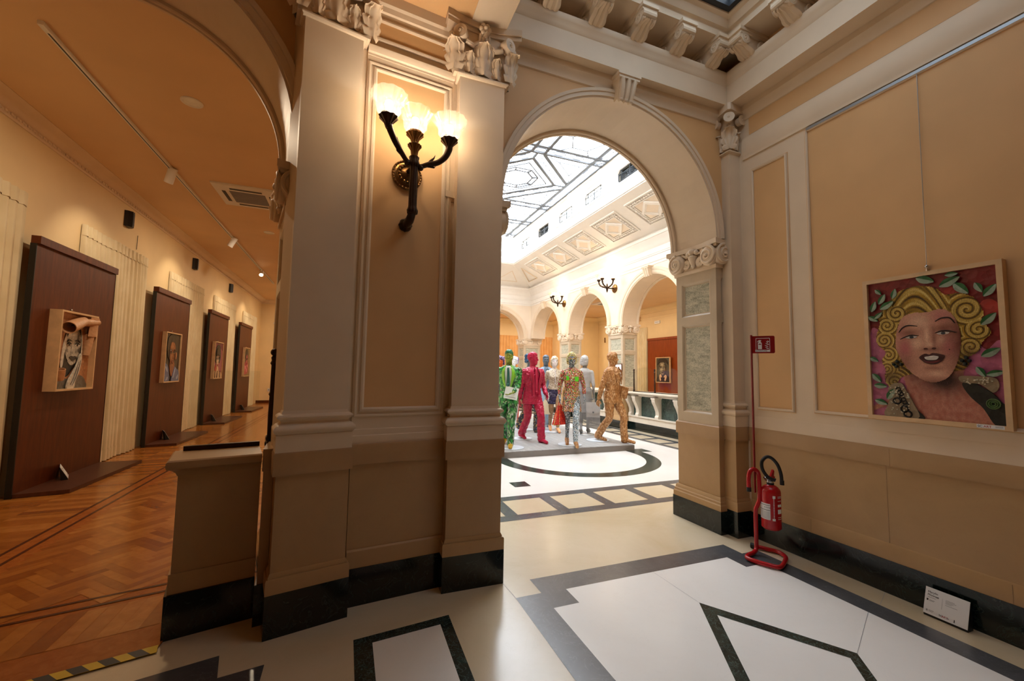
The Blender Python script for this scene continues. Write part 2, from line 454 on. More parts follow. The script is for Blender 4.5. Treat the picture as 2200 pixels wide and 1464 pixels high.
inlay('green_semicircle_band', [(cx0 - 1.68, 6.58), (cx0 - 1.68, 6.9), (cx0 - 1.22, 6.9)] + arc(1.22) + [(cx0 + 1.22, 6.9), (cx0 + 1.68, 6.9), (cx0 + 1.68, 6.58)] + arc(1.46)[::-1], [], 'floorv', .002)
inlay('green_square', [(2.061, 5.097), (2.284, 5.094), (2.292, 5.332), (2.061, 5.332)], [], 'floorv', .002)

# ------------------------------------------------------------------ right wall of the vestibule (x = 3.57, faces -x)
WR = 3.57
def wall_path(y0, y1): return [(WR, y0, 0), (WR, y1, 0)]
wr = struct(MB().box(WR, -3.2, 0, WR + .3, 3.6, 5.0).build('wall_right', 'cream', smooth=0), 'cream plaster wall with tan panels beside the large portrait')
def onr(name, prof, mat, y0=2.9, y1=-3.1): MB().sweep(wall_path(y0, y1), Z, prof).build(name, mat, wr)
onr('plinth', [(0, 0), (.012, 0), (.012, .228), (0, .228)], 'black')
onr('base_moulding', [(0, .228), (.008, .228), (.008, .335), (.002, .345), (0, .345)], 'base')
onr('dado', [(0, .345), (.002, .345), (.002, .88), (0, .88)], 'base')
onr('course', [(0, .88), (.016, .88), (.016, 1.0), (.01, 1.01), (0, 1.01)], 'base2')
onr('sill_moulding', [(0, 1.01), (.012, 1.01), (.012, 1.06), (.004, 1.075), (.004, 1.11), (.0, 1.12)], 'cream')
onr('cornice_moulding', [(0, 4.03), (.012, 4.035), (.016, 4.06), (.03, 4.09), (.05, 4.11), (.05, 4.16), (0, 4.16)], 'cream')
onr('frieze_rail', [(0, 3.63), (.014, 3.63), (.014, 3.66), (.022, 3.68), (.022, 3.80), (.014, 3.83), (.014, 3.85), (0, 3.852)], 'cream')
def panel_r(y0, y1, z0, z1, mat='tan', fw=.028):
    MB().box(WR - .002, y1, z0, WR, y0, z1).build('panel', mat, wr, smooth=0)
    pts = [(WR, y0 + .0, z0), (WR, y1, z0), (WR, y1, z1), (WR, y0, z1)]
    MB().sweep(pts, (-1, 0, 0), [(-.005, 0), (-.005, .004), (-.012, .016), (-.02, .018), (-fw, .01), (-fw, 0)], True).build('panel_moulding', 'cream', wr)
panel_r(2.82, 2.455, 1.18, 3.50); panel_r(2.305, -3.0, 1.195, 3.615)
MB().box(WR - .002, -3, 3.86, WR, 2.83, 4.035).build('frieze_panel', 'tan', wr, smooth=0)
for yy, z0, z1 in ((1.83, .345, .88), (1.80, .88, 1.0), (2.36, .235, .335), (1.25, .235, .335)):
    MB().box(WR - .0172 if z0 > .8 else WR - .0098 if z0 < .3 else WR - .0036, yy - .0015, z0, WR, yy + .0015, z1).build('stone_joint', 'base2', wr, smooth=0)

# corner block pilaster
t = thing('pilaster', 'cream corner pilaster where the arch wall meets the wall of the large portrait', 'pilaster', (3.385, 2.9, 0))
pth = [(0, .18, 0), (0, 0, 0), (.185, 0, 0)]
for nm, pf, mt in (('plinth', [(-.06, 0), (0, 0), (0, .235), (-.06, .235)], 'black'), ('base_moulding', BASEP, 'base'), ('dado', [(-.06, .345), (-.022, .345), (-.022, .88), (-.06, .88)], 'base'),
                   ('course', [(-.06, .88), (-.006, .88), (-.006, 1.0), (-.012, 1.01), (-.06, 1.01)], 'base2'), ('torus_base', TORUS, 'cream'),
                   ('shaft', [(-.07, 1.245), (-.045, 1.245), (-.045, 3.70), (-.022, 3.712), (-.022, 3.722), (-.034, 3.73), (-.07, 3.73)], 'cream')):
    MB().sweep(pth, Z, pf).build(nm, mt, t)
c = MB(); c.box(.05, .05, 3.73, .185, .18, 4.1)
c.build('bell', 'cream', t)
for q in ((.045, .04, 3.74, .16, .25, .06, -pi / 4), (.13, .04, 3.74, .12, .2, .04, 0), (.04, .13, 3.74, .12, .2, .04, -pi / 2)):
    l = MB(); leaf(l, *q[:6], rz=q[6], nu=14, nv=24); l.build('acanthus_leaf', 'cream', t, smooth=50)
for T in (Matrix.Translation((.0, .0, 4.03)) @ Matrix.Rotation(R(-45), 4, 'Z'), Matrix.Translation((.15, .0, 4.03)), Matrix.Translation((.0, .15, 4.03)) @ Matrix.Rotation(R(-90), 4, 'Z')):
    v = MB(); volute(v, (0, 0, 0), .04, 1.5, .025, 1, T); v.build('volute', 'cream', t)
ab = MB(); ab.prism([(-.05, .2), (-.03, .1), (-.05, -.03), (-.03, -.05), (.1, -.03), (.185, -.04), (.185, .2)], 4.09, 4.159); ab.build('abacus', 'cream', t)

# ------------------------------------------------------------------ arcades
def arch_wall(name, label, T, s0, s1, arches, ztop, thick, mf='tan', mb_='cream', zs=2.84, zbot=2.84):
    """wall of arches: local s along, d depth, z up.  arches = [(centre, R)]"""
    w = MB()
    segs = []; x = s0
    for (c, r) in arches: segs.append((x, c - r)); x = c + r
    segs.append((x, s1))
    for a, b in segs:
        if b - a > .001:
            w.add([(a, 0, zbot), (b, 0, zbot), (b, 0, ztop), (a, 0, ztop)], [(0, 1, 2, 3)], 0)
            w.add([(a, thick, zbot), (b, thick, zbot), (b, thick, ztop), (a, thick, ztop)], [(0, 1, 2, 3)], 1)
            w.add([(a, 0, zbot), (b, 0, zbot), (b, thick, zbot), (a, thick, zbot)], [(0, 1, 2, 3)], 2)
    n = 40
    for (c, r) in arches:
        A = [(c - r * cos(pi * i / n), zs + r * sin(pi * i / n)) for i in range(n + 1)]
        for i in range(n):
            (x0, z0), (x1, z1) = A[i], A[i + 1]
            w.add([(x0, 0, z0), (x1, 0, z1), (x1, 0, ztop), (x0, 0, ztop)], [(0, 1, 2, 3)], 0)
            w.add([(x0, thick, z0), (x1, thick, z1), (x1, thick, ztop), (x0, thick, ztop)], [(0, 1, 2, 3)], 1)
            w.add([(x0, 0, z0), (x1, 0, z1), (x1, thick, z1), (x0, thick, z0)], [(0, 1, 2, 3)], 2)
    w.add([(s0, 0, ztop), (s1, 0, ztop), (s1, thick, ztop), (s0, thick, ztop)], [(0, 1, 2, 3)], 0)
    w.v = [T @ q for q in w.v]
    o = struct(w.build(name, [mf, mb_, 'cream'], flip=False, smooth=40), label)
    return o
def archivolt(T, c, r, wdt, par, zs=2.84, mat='cream', proj=.045, back=None, thick=.56, name='archivolt', leg=0):
    n = 44
    AP = ([(c - r, zs - leg)] if leg else []) + [(c - r * cos(pi * i / n), zs + r * sin(pi * i / n)) for i in range(n + 1)] + ([(c + r, zs - leg)] if leg else [])
    pts = [T @ V((a, 0, b)) for a, b in AP]
    N = (T.to_3x3() @ V((0, -1, 0)))
    # travelling over the arch, right of travel (T x N) points to the centre
    pr = [(.004, 0), (.004, proj * .45), (-wdt * .12, proj * .5), (-wdt * .14, proj * .75), (-wdt * .55, proj * .8), (-wdt * .6, proj), (-wdt * .93, proj * 1.1), (-wdt, proj * .7), (-wdt, 0)]
    m = MB(); m.sweep(pts, N, pr); m.build(name, mat, par, W=True)
    if back:
        pts = [T @ V((a, thick, b)) for a, b in AP]
        m = MB(); m.sweep(pts, N, [(-.01, .045), (.022, .045), (.03, .036), (.03, .02), (.04, .014), (.04, -.01), (-.01, -.012)]); m.build(name, mat, par, W=True)
def keystone(T, label, group=None, z=4.0, mat='cream', sc=1.0):
    k = thing('keystone', label, 'keystone', (0, 0, 0), 0, group); k.matrix_basis = T @ Matrix.Translation((0, 0, z)) @ Matrix.Scale(sc, 4)
    b = MB(); b.loft([[(-.075, .02, -.06), (.075, .02, -.06), (.075, -.05, -.06), (-.075, -.05, -.06)], [(-.1, .02, .1), (.1, .02, .1), (.1, -.11, .1), (-.1, -.11, .1)]]); b.box(-.115, -.125, .1, .115, .02, .125); b.box(-.125, -.135, .125, .125, .02, .15)
    b.build('block', mat, k)
    f = MB()
    for x in (-.055, 0, .055):
        f.tube([(x, -.05, -.075), (x, -.075, -.03), (x * 1.1, -.095, .03), (x * 1.25, -.115, .1)], [.026, .026, .024, .02], 8)
        f.ball((x, -.055, -.07), .028, 6)
    f.build('scroll', mat, k)
    return k
def ionic(par, w, d, z0, z1, mat='cream', faces='fblr', lod=1):
    """square ionic capital over a w x d pier (local centre origin)"""
    c = MB(); h = z1 - z0
    c.box(-w / 2 - .012, -d / 2 - .012, z0, w / 2 + .012, d / 2 + .012, z0 + .035); c.box(-w / 2, -d / 2, z0 + .035, w / 2, d / 2, z1 - .07)
    c.build('echinus', mat, par)
    ab = MB(); o = .07
    for (k, za, zb) in ((o * .7, z1 - .075, z1 - .05), (o, z1 - .05, z1 - .001)):
        pts = []
        for (ax, ay, bx, by) in ((-1, -1, 1, -1), (1, -1, 1, 1), (1, 1, -1, 1), (-1, 1, -1, -1)):
            for i in range(9):
                t_ = i / 9; x = (ax + (bx - ax) * t_) * (w / 2 + k); y_ = (ay + (by - ay) * t_) * (d / 2 + k)
                s_ = .035 * sin(pi * t_)
                nx, ny = (0, 1) if ay == by == -1 else (-1, 0) if ax == bx == 1 else (0, -1) if ay == by == 1 else (1, 0)
                pts.append((x + nx * s_, y_ + ny * s_))
        ab.prism(pts, za, zb, 0)
    ab.build('abacus', mat, par)
    u = MB(); r = h * .36
    for fc in faces:
        a, ww, dd = {'f': (0, w, d), 'b': (pi, w, d), 'l': (-pi / 2, d, w), 'r': (pi / 2, d, w)}[fc]
        T = Matrix.Rotation(a, 4, 'Z')
        for sg in (-1, 1):
            v = MB(); volute(v, (sg * (ww / 2 - r * .55), -dd / 2 - .03, z0 + .03 + r), r, 1.9, .032, -sg, T); v.build('volute', mat, par)
        for sg in (-1, 1):
            q = MB(); volute(q, (sg * .09, -dd / 2 - .008, z0 + .1), .042, 1.5, .018, sg, T)
            q.tube([(sg * (ww / 2 - r * 1.2), -dd / 2 - .02, z0 + .05 + r * 1.7), (sg * .1, -dd / 2 - .02, z0 + .19), (sg * .03, -dd / 2 - .02, z0 + .2)], [.02, .016, .012], 7, T=T); q.build('scroll', mat, par)
        u = MB()
        if lod: u.lathe([(.012, z0 + .045), (.026, z0 + .06), (.02, z0 + .075), (.045, z0 + .14), (.052, z0 + .165), (.03, z0 + .185)], 14, 0, T @ Matrix.Translation((0, -dd / 2 - .02, 0)))
        u.ball((0, -dd / 2 - .04, z0 + .215), .036, 7, 0, T=T)
        for sg in (-1, 1):
            u.ball((sg * .055, -dd / 2 - .03, z0 + .205), .028, 6, 0, T=T)
        u.build('urn', mat, par)
def pier(label, T, w, d, faces='fblr', group=None, zcap=2.56):
    """arcade pier, local centre origin, front = -y"""
    t = thing('arcade_pier', label, 'pier', (0, 0, 0), 0, group); t.matrix_basis = T
    def ring(a): return [(-w / 2 - a, -d / 2 - a, 0), (w / 2 + a, -d / 2 - a, 0), (w / 2 + a, d / 2 + a, 0), (-w / 2 - a, d / 2 + a, 0)]
    def sw(nm, pf, mt): MB().sweep(ring(0), Z, pf, True).build(nm, mt, t)
    sw('plinth', [(-.06, 0), (.03, 0), (.03, .212), (-.06, .212)], 'black')
    sw('base_moulding', [(-.06, .212), (.026, .212), (.026, .262), (.018, .272), (.018, .29), (.01, .3), (.01, .315), (.0, .335), (-.06, .335)], 'base')
    sw('dado', [(-.06, .335), (-.012, .335), (-.012, .87), (-.06, .87)], 'base')
    sw('course', [(-.06, .87), (.004, .87), (.004, .99), (-.004, 1.0), (-.06, 1.0)], 'base2')
    b = MB(); b.box(-w / 2 + .045, -d / 2 + .045, 1.0, w / 2 - .045, d / 2 - .045, zcap); b.build('core', 'stone', t)
    fr = MB(); gp = []
    for fc in faces:
        a, ww, dd = {'f': (0, w, d), 'b': (pi, w, d), 'l': (-pi / 2, d, w), 'r': (pi / 2, d, w)}[fc]
        Tf = Matrix.Rotation(a, 4, 'Z'); y0 = -dd / 2 + .012; bw = .075 if ww > .5 else .06
        x1 = ww / 2 - .0135; xi = x1 - bw
        for (za, zb) in ((1.0, 1.10), (2.02, 2.105), (2.465, zcap)): fr.box(-xi, y0, za, xi, y0 + .04, zb, 0, Tf)
        for sg in (-1, 1): fr.box(min(sg * x1, sg * xi), y0, 1.0, max(sg * x1, sg * xi), y0 + .04, zcap, 0, Tf)
        for (za, zb) in ((1.10, 2.02), (2.105, 2.465)):
            Rr = [(-xi, y0, za), (xi, y0, za), (xi, y0, zb), (-xi, y0, zb)]
            fr.sweep([Tf @ V(q) for q in Rr], Tf.to_3x3() @ V((0, -1, 0)), [(0, 0), (-.008, -.004), (-.02, -.02), (-.03, -.022), (-.03, -.035), (0, -.035)], True)
            g = MB(); g.box(-xi + .02, y0 + .024, za + .02, xi - .02, y0 + .05, zb - .02, 0, Tf); g.build('granite_panel', 'gran', t)
    fr.build('panel_frame', 'stone', t)
    ionic(t, w - .02, d - .02, zcap, 2.839, 'cream', faces)
    return t
def LT(ox, oy, ang): return Matrix.Translation((ox, oy, 0)) @ Matrix.Rotation(R(ang), 4, 'Z')

# the arch into the atrium
T0 = LT(0, 3.04, 0)
wa = arch_wall('wall_atrium_side', 'tan arched wall between vestibule and atrium', T0, .55, 3.57, [(2.2, 1.13)], 5.0, .56)
archivolt(T0, 2.2, 1.13, .075, wa, back=True)
MB().sweep([(1.0, 3.04, 0), (3.4, 3.04, 0)], Z, [(0, 4.03), (.012, 4.035), (.016, 4.06), (.03, 4.09), (.05, 4.11), (.05, 4.16), (0, 4.16)]).build('cornice_moulding', 'cream', wa)
keystone(T0 @ Matrix.Translation((2.2, -.03, 0)), 'scrolled cream keystone over the arch into the atrium', z=4.0, sc=.95)
pier('jamb pier with granite panels on the right of the arch, beside the fire extinguisher', LT(3.33 + .2, 3.32, 0), .4, .56, 'flb')
pier('jamb pier mostly hidden behind the lamp pier, only a volute showing', LT(1.07 - .2, 3.32, 0), .4, .56, 'rb')
# ------------------------------------------------------------------ lamp pier
core = MB().prism([(-.44, 3.03), (-.35, 2.80), (.035, 2.955), (.655, 3.02), (1.05, 3.01), (1.05, 3.6), (-.44, 3.6)], 0, 4.16)
wp = struct(core.build('wall_lamp_pier', 'cream', smooth=0), 'cream pier face with a tan panel behind the three-branched lamp')
MP = [(.032, 2.900, 0), (.66, 2.9663, 0)]
def onp(nm, pf, mt): MB().sweep(MP, Z, pf).build(nm, mt, wp)
onp('plinth', [(-.06, 0), (0, 0), (0, .232), (-.06, .232)], 'black')
onp('base_moulding', [(-.06, .232), (-.004, .232), (-.004, .335), (-.012, .345), (-.06, .345)], 'base')
onp('dado', [(-.06, .345), (-.02, .345), (-.02, .88), (-.06, .88)], 'base')
onp('course', [(-.06, .88), (-.004, .88), (-.004, 1.0), (-.01, 1.01), (-.06, 1.01)], 'base2')
onp('upper_face', [(-.06, 1.01), (-.022, 1.01), (-.022, 1.06), (-.03, 1.065), (-.03, 1.10), (-.036, 1.105), (-.036, 3.69), (-.06, 3.69)], 'cream')
onp('necking_moulding', [(-.06, 3.69), (-.03, 3.69), (-.03, 3.705), (-.018, 3.712), (-.006, 3.735), (-.004, 3.75), (-.012, 3.76), (-.06, 3.76)], 'cream')
onp('frieze', [(-.06, 3.76), (-.036, 3.76), (-.036, 4.03), (-.02, 4.035), (-.014, 4.07), (0, 4.085), (0, 4.16), (-.06, 4.16)], 'cream')
Dm = (V(MP[1]) - V(MP[0])).normalized(); Nm = Dm.cross(V(Z))
def pm(s, z, o=-.036): q = V(MP[0]) + Dm * s + Nm * o; return V((q.x, q.y, z))
def panel_p(s0, s1, z0, z1, fw, dbl=False):
    R4 = [pm(s0, z0), pm(s1, z0), pm(s1, z1), pm(s0, z1)]
    pr = [(.02, 0), (.02, .006), (.008, .014), (-.004, .012), (-.01, .004), (-.01, 0)]
    MB().sweep(R4, Nm, [(-a, b) for a, b in pr], True).build('panel_moulding', 'cream', wp)
    if dbl:
        R5 = [pm(s0 - dbl, z0 - dbl), pm(s1 + dbl, z0 - dbl), pm(s1 + dbl, z1 + dbl), pm(s0 - dbl, z1 + dbl)]
        MB().sweep(R5, Nm, [(-.012, 0), (-.008, .008), (.002, .01), (.01, .004), (.01, 0)], True).build('panel_moulding', 'cream', wp)
    MB().add([pm(s0 - .008, z0 - .008, -.0345), pm(s1 + .008, z0 - .008, -.0345), pm(s1 + .008, z1 + .008, -.0345), pm(s0 - .008, z1 + .008, -.0345)], [(0, 1, 2, 3)]).build('panel', 'tan', wp, smooth=0, flip=False)
panel_p(.05, .575, 1.225, 3.605, .02, .034)
panel_p(.05, .59, 3.825, 3.975, .02)
pilaster('wide cream pilaster left of the lit wall lamp', (-.383, 2.709, 0), R(12.15), .443, .15)
pilaster('wide cream pilaster between the lit wall lamp and the arch', (.636, 2.868, 0), R(-.5), .442, .15)
# narrow stepped return beside the parapet
rt = MB()
st = struct(MB().prism([(-.452, 2.885), (-.40, 2.896), (-.42, 3.1), (-.47, 3.1)], .232, 1.0).build('trim_1', 'base', smooth=0), 'narrow stepped stone return between parapet and pilaster')
MB().prism([(-.462, 2.875), (-.39, 2.89), (-.42, 3.1), (-.48, 3.1)], 0, .232).build('plinth', 'black', st, smooth=0)
MB().prism([(-.458, 2.88), (-.40, 2.893), (-.42, 3.1), (-.475, 3.1)], .88, 1.01).build('course', 'base2', st, smooth=0)

# ------------------------------------------------------------------ entablature, modillions, ceilings
bay = [(1.02, .52, 0), (1.02, 2.905, 0), (3.37, 2.905, 0), (3.37, .52, 0)]
en = MB(); en.sweep(bay, Z, [(-.26, 4.16), (0, 4.16), (0, 4.35), (.008, 4.36), (.012, 4.385), (.028, 4.41), (.036, 4.43), (.036, 4.465), (-.26, 4.465)], True)
ent = struct(en.build('trim_entablature', 'cream'), 'cream entablature round the skylit bay above the arch')
MB().sweep(bay, Z, [(-.3, 4.465), (-.13, 4.465), (-.13, 4.66), (-.3, 4.66)], True).build('frieze', 'tan', ent)
MB().sweep(bay, Z, [(-.3, 4.64), (.19, 4.64), (.19, 4.70), (.2, 4.71), (.22, 4.715), (.235, 4.735), (.25, 4.77), (.285, 4.785), (.285, 4.9), (-.3, 4.9)], True).build('corona', 'cream', ent)
t = thing('modillion', 'first scroll bracket under the cornice, nearest the lamp pier', 'bracket', (1.40, 3.035, 4.465), 0, 'scroll brackets under the vestibule cornice')
b = MB(); b.box(-.085, -.36, .145, .085, .0, .176); b.box(-.075, -.345, .12, .075, 0, .145); b.build('abacus', 'cream', t)
b = MB()
prof = [(0, .0), (-.10, -.005), (-.17, .0), (-.23, .02), (-.29, .055), (-.33, .085), (-.33, .12), (0, .12)]
b.loft([[(x, p[0], p[1]) for p in prof] for x in (-.055, .055)])
for sg in (-1, 1):
    Tv = Matrix.Translation((sg * .058, -.285, .085)) @ Matrix.Rotation(sg * pi / 2, 4, 'Z')
    volute(b, (0, 0, 0), .045, 1.6, .014, 1, Tv)
    Tv = Matrix.Translation((sg * .058, -.07, .06)) @ Matrix.Rotation(sg * pi / 2, 4, 'Z'); volute(b, (0, 0, 0), .05, 1.4, .012, 1, Tv)
b.tube([(-.07, -.325, .1), (.07, -.325, .1)], .028, 10)
b.build('scroll', 'cream', t)
b = MB()
for xx, ww in ((0, .12), (-.035, .06), (.035, .06)):
    def lf(u, v, xx=xx, ww=ww):
        a = u * 2 - 1; y_ = -.01 - .31 * v; z_ = -.012 + (.0 if v < .45 else .1 * ((v - .45) / .55) ** 1.6) - .012 * cos(a * pi * 3) * .5 - (.03 * max(0, v - .85) / .15)
        wd = ww * (.75 + .35 * sin(pi * v)) * (1 + .18 * abs(sin(v * pi * 4))) * (1 if v < .85 else 1 - (v - .85) * 3)
        return (xx + a * wd * .5, y_ - (.02 if v > .9 else 0), z_ - (.008 if xx == 0 else 0))
    b.grid(lf, 10, 18)
b.build('acanthus_leaf', 'cream', t)
mods = ['second scroll bracket from the lamp pier under the cornice', 'third scroll bracket from the lamp pier under the cornice', 'scroll bracket second from the cornice corner, above the arch', 'scroll bracket beside the cornice corner on the arch side']
for i, lb in enumerate(mods): copy_thing(t, (1.40 + .43 * (i + 1), 3.035, 4.465), 0, lb)
for i, lb in enumerate(['scroll bracket beside the cornice corner on the portrait side', 'second scroll bracket from the cornice corner on the portrait side', 'third scroll bracket from the cornice corner on the portrait side']):
    copy_thing(t, (3.5, 2.63 - .43 * i, 4.465), R(-90), lb)
# vestibule skylight
x0, x1, y0, y1 = 1.305, 3.085, .805, 2.62
sk = MB()
sk.sweep([(x0, y0, 0), (x0, y1, 0), (x1, y1, 0), (x1, y0, 0)], Z, [(-.02, 4.80), (.05, 4.80), (.05, 4.88), (-.02, 4.88)], True)
for i in (1, 2, 3):
    xx = x0 + (x1 - x0) * i / 4; sk.box(xx - .012, y0, 4.82, xx + .012, y1, 4.86)
    yy = y0 + (y1 - y0) * i / 4; sk.box(x0, yy - .012, 4.82, x1, yy + .012, 4.86)
w1 = struct(sk.build('window_1', 'iron', smooth=0), 'skylight of the vestibule in a dark frame')
MB().box(x0, y0, 4.845, x1, y1, 4.85).build('pane', 'sky2', w1, smooth=0)
# ceiling of the camera's own bay
cl = MB(); cl.prism([(-4.2, -3.2), (.76, -3.2), (.76, 3.3), (-4.2, 3.3)], 4.16, 4.5)
cl.box(.755, -3.2, 4.1605, 1.0, .3, 4.5)
struct(cl.build('ceiling', 'tan', smooth=0), 'flat apricot ceiling above the wall lamp')
cb = MB(); cb.box(.755, -3.2, 4.155, 1.03, 2.9, 4.3)
struct(cb.build('trim_beam', 'cream', smooth=0), 'white soffit band of the beam over the capital')
cc = MB()
cc.box(1.02, -3.2, 4.465, 3.9, .4, 4.9); cc.box(.6, -3.2, 4.9, 1.2, 3.6, 5.0); cc.box(3.15, -3.2, 4.9, 3.9, 3.6, 5.0); cc.box(1.2, 2.68, 4.9, 3.15, 3.6, 5.0); cc.box(1.2, -3.2, 4.9, 3.15, .75, 5.0)
struct(cc.build('ceiling_1', 'cream', smooth=0), 'cream roof slab round the vestibule skylight')
struct(MB().box(-4.2, -3.4, 0, 3.9, -3.2, 5).build('wall_back', 'tan', smooth=0), 'tan wall behind the viewpoint')
struct(MB().box(-4.4, -3.4, 0, -4.2, 2.2, 5).build('wall_left', 'tan', smooth=0), 'tan wall beside the viewpoint')

# ------------------------------------------------------------------ gallery to the left
TG = LT(-.44, 3.02, 12)
wg = arch_wall('wall_gallery_arch', 'tan arched wall between vestibule and picture gallery', TG, -4.2, .3, [(-.93, .95)], 4.4, .56, zs=3.05)
archivolt(TG, -.93, .95, .1, wg, zs=3.05, back=True, leg=.21)
MB().box(.018, 0, 2.84, .025, .56, 3.05, 0, TG).build('stilt', 'cream', wg, smooth=0)
b = MB(); b.box(-4.2, 0, 0, -1.88, .56, 3.05, 0, TG); b.build('lower_wall', 'tan', wg, smooth=0)
pier('jamb pier with an ionic capital between the gallery parapet and the pilaster', TG @ Matrix.Translation((.2, .28, 0)), .4, .56, 'fl')
GX = -3.55
g = MB(); g.box(GX - .3, 2.0, 0, GX, 20.2, 4.4)
gw = struct(g.build('wall_gallery_left', 'orange', smooth=0), 'ochre gallery wall hung with curtains and brown panels')
struct(MB().box(GX, 19.95, 0, .9, 20.2, 4.4).build('wall_gallery_end', 'orange', smooth=0), 'ochre end wall of the picture gallery')
struct(MB().box(GX, 19.93, 0, .4, 19.95, .12).build('baseboard_gallery_end', 'oakd', smooth=0), 'dark baseboard of the gallery end wall')
struct(MB().box(.25, 3.75, 2.84, .78, 19.95, 4.4).build('wall_gallery_right', 'orange', smooth=0), 'upper wall between picture gallery and atrium')
ga = MB()
ga.prism([(GX - .3, 2.2), (-.44, 3.02 + .0), (.5, 3.2), (.78, 3.3), (.78, 20.2), (GX - .3, 20.2)], 4.3, 4.45)
struct(ga.build('ceiling_gallery', 'ceilo', smooth=0), 'apricot ceiling of the picture gallery')
co = MB()
cpr = [(a, b + .115) for a, b in [(0, 4.03), (.012, 4.03), (.016, 4.05), (.024, 4.055), (.024, 4.085), (.04, 4.09), (.06, 4.10), (.10, 4.135), (.15, 4.165), (.2, 4.178), (.2, 4.19), (.245, 4.192), (.28, 4.194), (.28, 4.21), (0, 4.21)]]
co.sweep([(GX, 2.2, 0), (GX, 19.95, 0), (.25, 19.95, 0)], Z, cpr)
cor = struct(co.build('trim_gallery_cornice', 'cream'), 'cream coved cornice with a leaf border in the gallery')
dn = MB()
yy = 4.2
while yy < 19.9:
    dn.box(GX + .024, yy, 4.173, GX + .034, yy + .03, 4.199); dn.box(GX + .024, yy + .042, 4.171, GX + .030, yy + .062, 4.185); yy += .085
dn.build('leaf_border', 'cream', cor, smooth=0)
# parquet
pf = MB()
pf.prism([(GX, 2.27), (-.885, 2.815), (-.88, 2.93), (-.44, 3.03), (.3, 3.18), (.3, 19.95), (GX, 19.95)], 0, .008)
gf = struct(pf.build('floor_parquet', 'oakb', smooth=0), 'herringbone oak parquet floor of the picture gallery')
pk = MB(); W_, L_ = .062, .31
def front_y(x): return 3.02 + (x + .44) * math.tan(R(12))
ca, sa = cos(R(45)), sin(R(45))
for a in range(-40, 300):
    for bb in range(-66, 44):
        for (ax, ay, bx, by) in ((0, 0, L_, W_), (L_, W_ - L_, L_ + W_, W_)):
            ox, oy = a * W_ + bb * L_, a * W_ - bb * L_
            mx, my = ox + (ax + bx) / 2, oy + (ay + by) / 2
            X_, Y_ = mx * ca - my * sa - .9, mx * sa + my * ca + 2.0
            if not (-2.33 < X_ < .28 and Y_ > front_y(X_) + .72 and Y_ < 19.2): continue
            if Y_ > 12 and X_ > -1: continue
            g_ = .0006
            q = []
            for (ux, uy) in ((ax + g_, ay + g_), (bx - g_, by + 0 - g_ + (0)), (0, 0), (0, 0)): pass
            for (ux, uy) in ((ax + g_, ay + g_), (bx - g_, ay + g_), (bx - g_, by - g_), (ax + g_, by - g_)):
                u, w_ = ox + ux, oy + uy
                q.append((u * ca - w_ * sa - .9, u * sa + w_ * ca + 2.0, .0095))
            pk.add(q, [(0, 1, 2, 3)])
# border strips laid straight
yy = 2.6
while yy < 19.5:
    for (xa, xb) in ((GX + .01, -2.98), (-2.98, -2.47)):
        pk.add([(xa, yy, .0092), (xb, yy, .0092), (xb, yy + .088, .0092), (xa, yy + .088, .0092)], [(0, 1, 2, 3)])
    yy += .09
for k in range(40):
    xa = -3.3 + k * .09
    if xa > .2: break
    pk.add([(xa, front_y(xa) + .17, .0093), (xa + .088, front_y(xa + .088) + .17, .0093), (xa + .088, front_y(xa + .088) + .56, .0093), (xa, front_y(xa) + .56, .0093)], [(0, 1, 2, 3)])
pk.build('herringbone_planks', 'parquet', gf, smooth=0, flip=False)
il = MB()
for xa in (-2.47, -2.35): il.box(xa, 2.4, .0, xa + .026, 19.9, .0104)
for dd in (.60, .715):
    il.add([(-2.45, front_y(-2.45) + dd, .0106), (.3, front_y(.3) + dd, .0106), (.3, front_y(.3) + dd + .026, .0106), (-2.45, front_y(-2.45) + dd + .026, .0106)], [(0, 1, 2, 3)])
il.build('dark_inlay_lines', 'oakd', gf, smooth=0)
# hazard tape on the threshold
hz_ = thing('hazard_tape', 'black and yellow striped tape along the edge of the parquet', 'tape', (-1.1, 2.77, .008), R(12.8))
M['yel'] = plain('yellow_tape', '#c9a50c', .45); M['tbl'] = plain('black_tape', '#161512', .45)
MB().box(-2.2, -.035, 0, .225, .035, .0012).build('tape', 'yel', hz_, smooth=0)
for k in range(22):
    xx = .2 - k * .112
    MB().prism([(xx, -.035), (xx - .056, -.035), (xx - .1, .035), (xx - .044, .035)], .0012, .0018).build('stripe', 'tbl', hz_, smooth=0)
# parapet with glass and newel
pp = thing('parapet', 'low stone parapet with a moulded cap beside the parquet passage', 'parapet', (-.893, 2.887, 0), R(12.7))
L0 = .425; D0 = .34
MB().box(0, 0, 0, L0, D0, .236).build('plinth', 'black', pp, smooth=0)
MB().box(.012, .012, .236, L0, D0 - .012, .345).build('base_moulding', 'base', pp, smooth=0)
MB().box(.022, .022, .345, L0, D0 - .022, .9).build('dado', 'base', pp, smooth=0)
MB().sweep([(.022, D0 - .02, 0), (.022, .022, 0), (L0, .022, 0)], Z, [(-.12, .88), (.004, .88), (.012, .9), (.03, .915), (.05, .925), (.055, .945), (.05, .965), (.04, .972), (-.12, .972)]).build('cap', 'base2', pp)
MB().box(.0, 0, .94, L0, D0, .971).build('cap_slab', 'base2', pp, smooth=0)
gs = MB(); gs.box(.02, D0 - .05, .972, L0 - .0, D0 - .02, .998)
gl = thing('glass_screen', 'clear glass screen in a dark channel on the gallery parapet', 'glass screen', (-.893, 2.887, .972), R(12.7))
MB().box(.02, D0 - .05, 0, L0, D0 - .022, .028).build('channel', 'bronze', gl, smooth=0)
MB().box(.03, D0 - .04, .028, L0 - .02, D0 - .032, .5).build('pane', 'pane', gl, smooth=0)
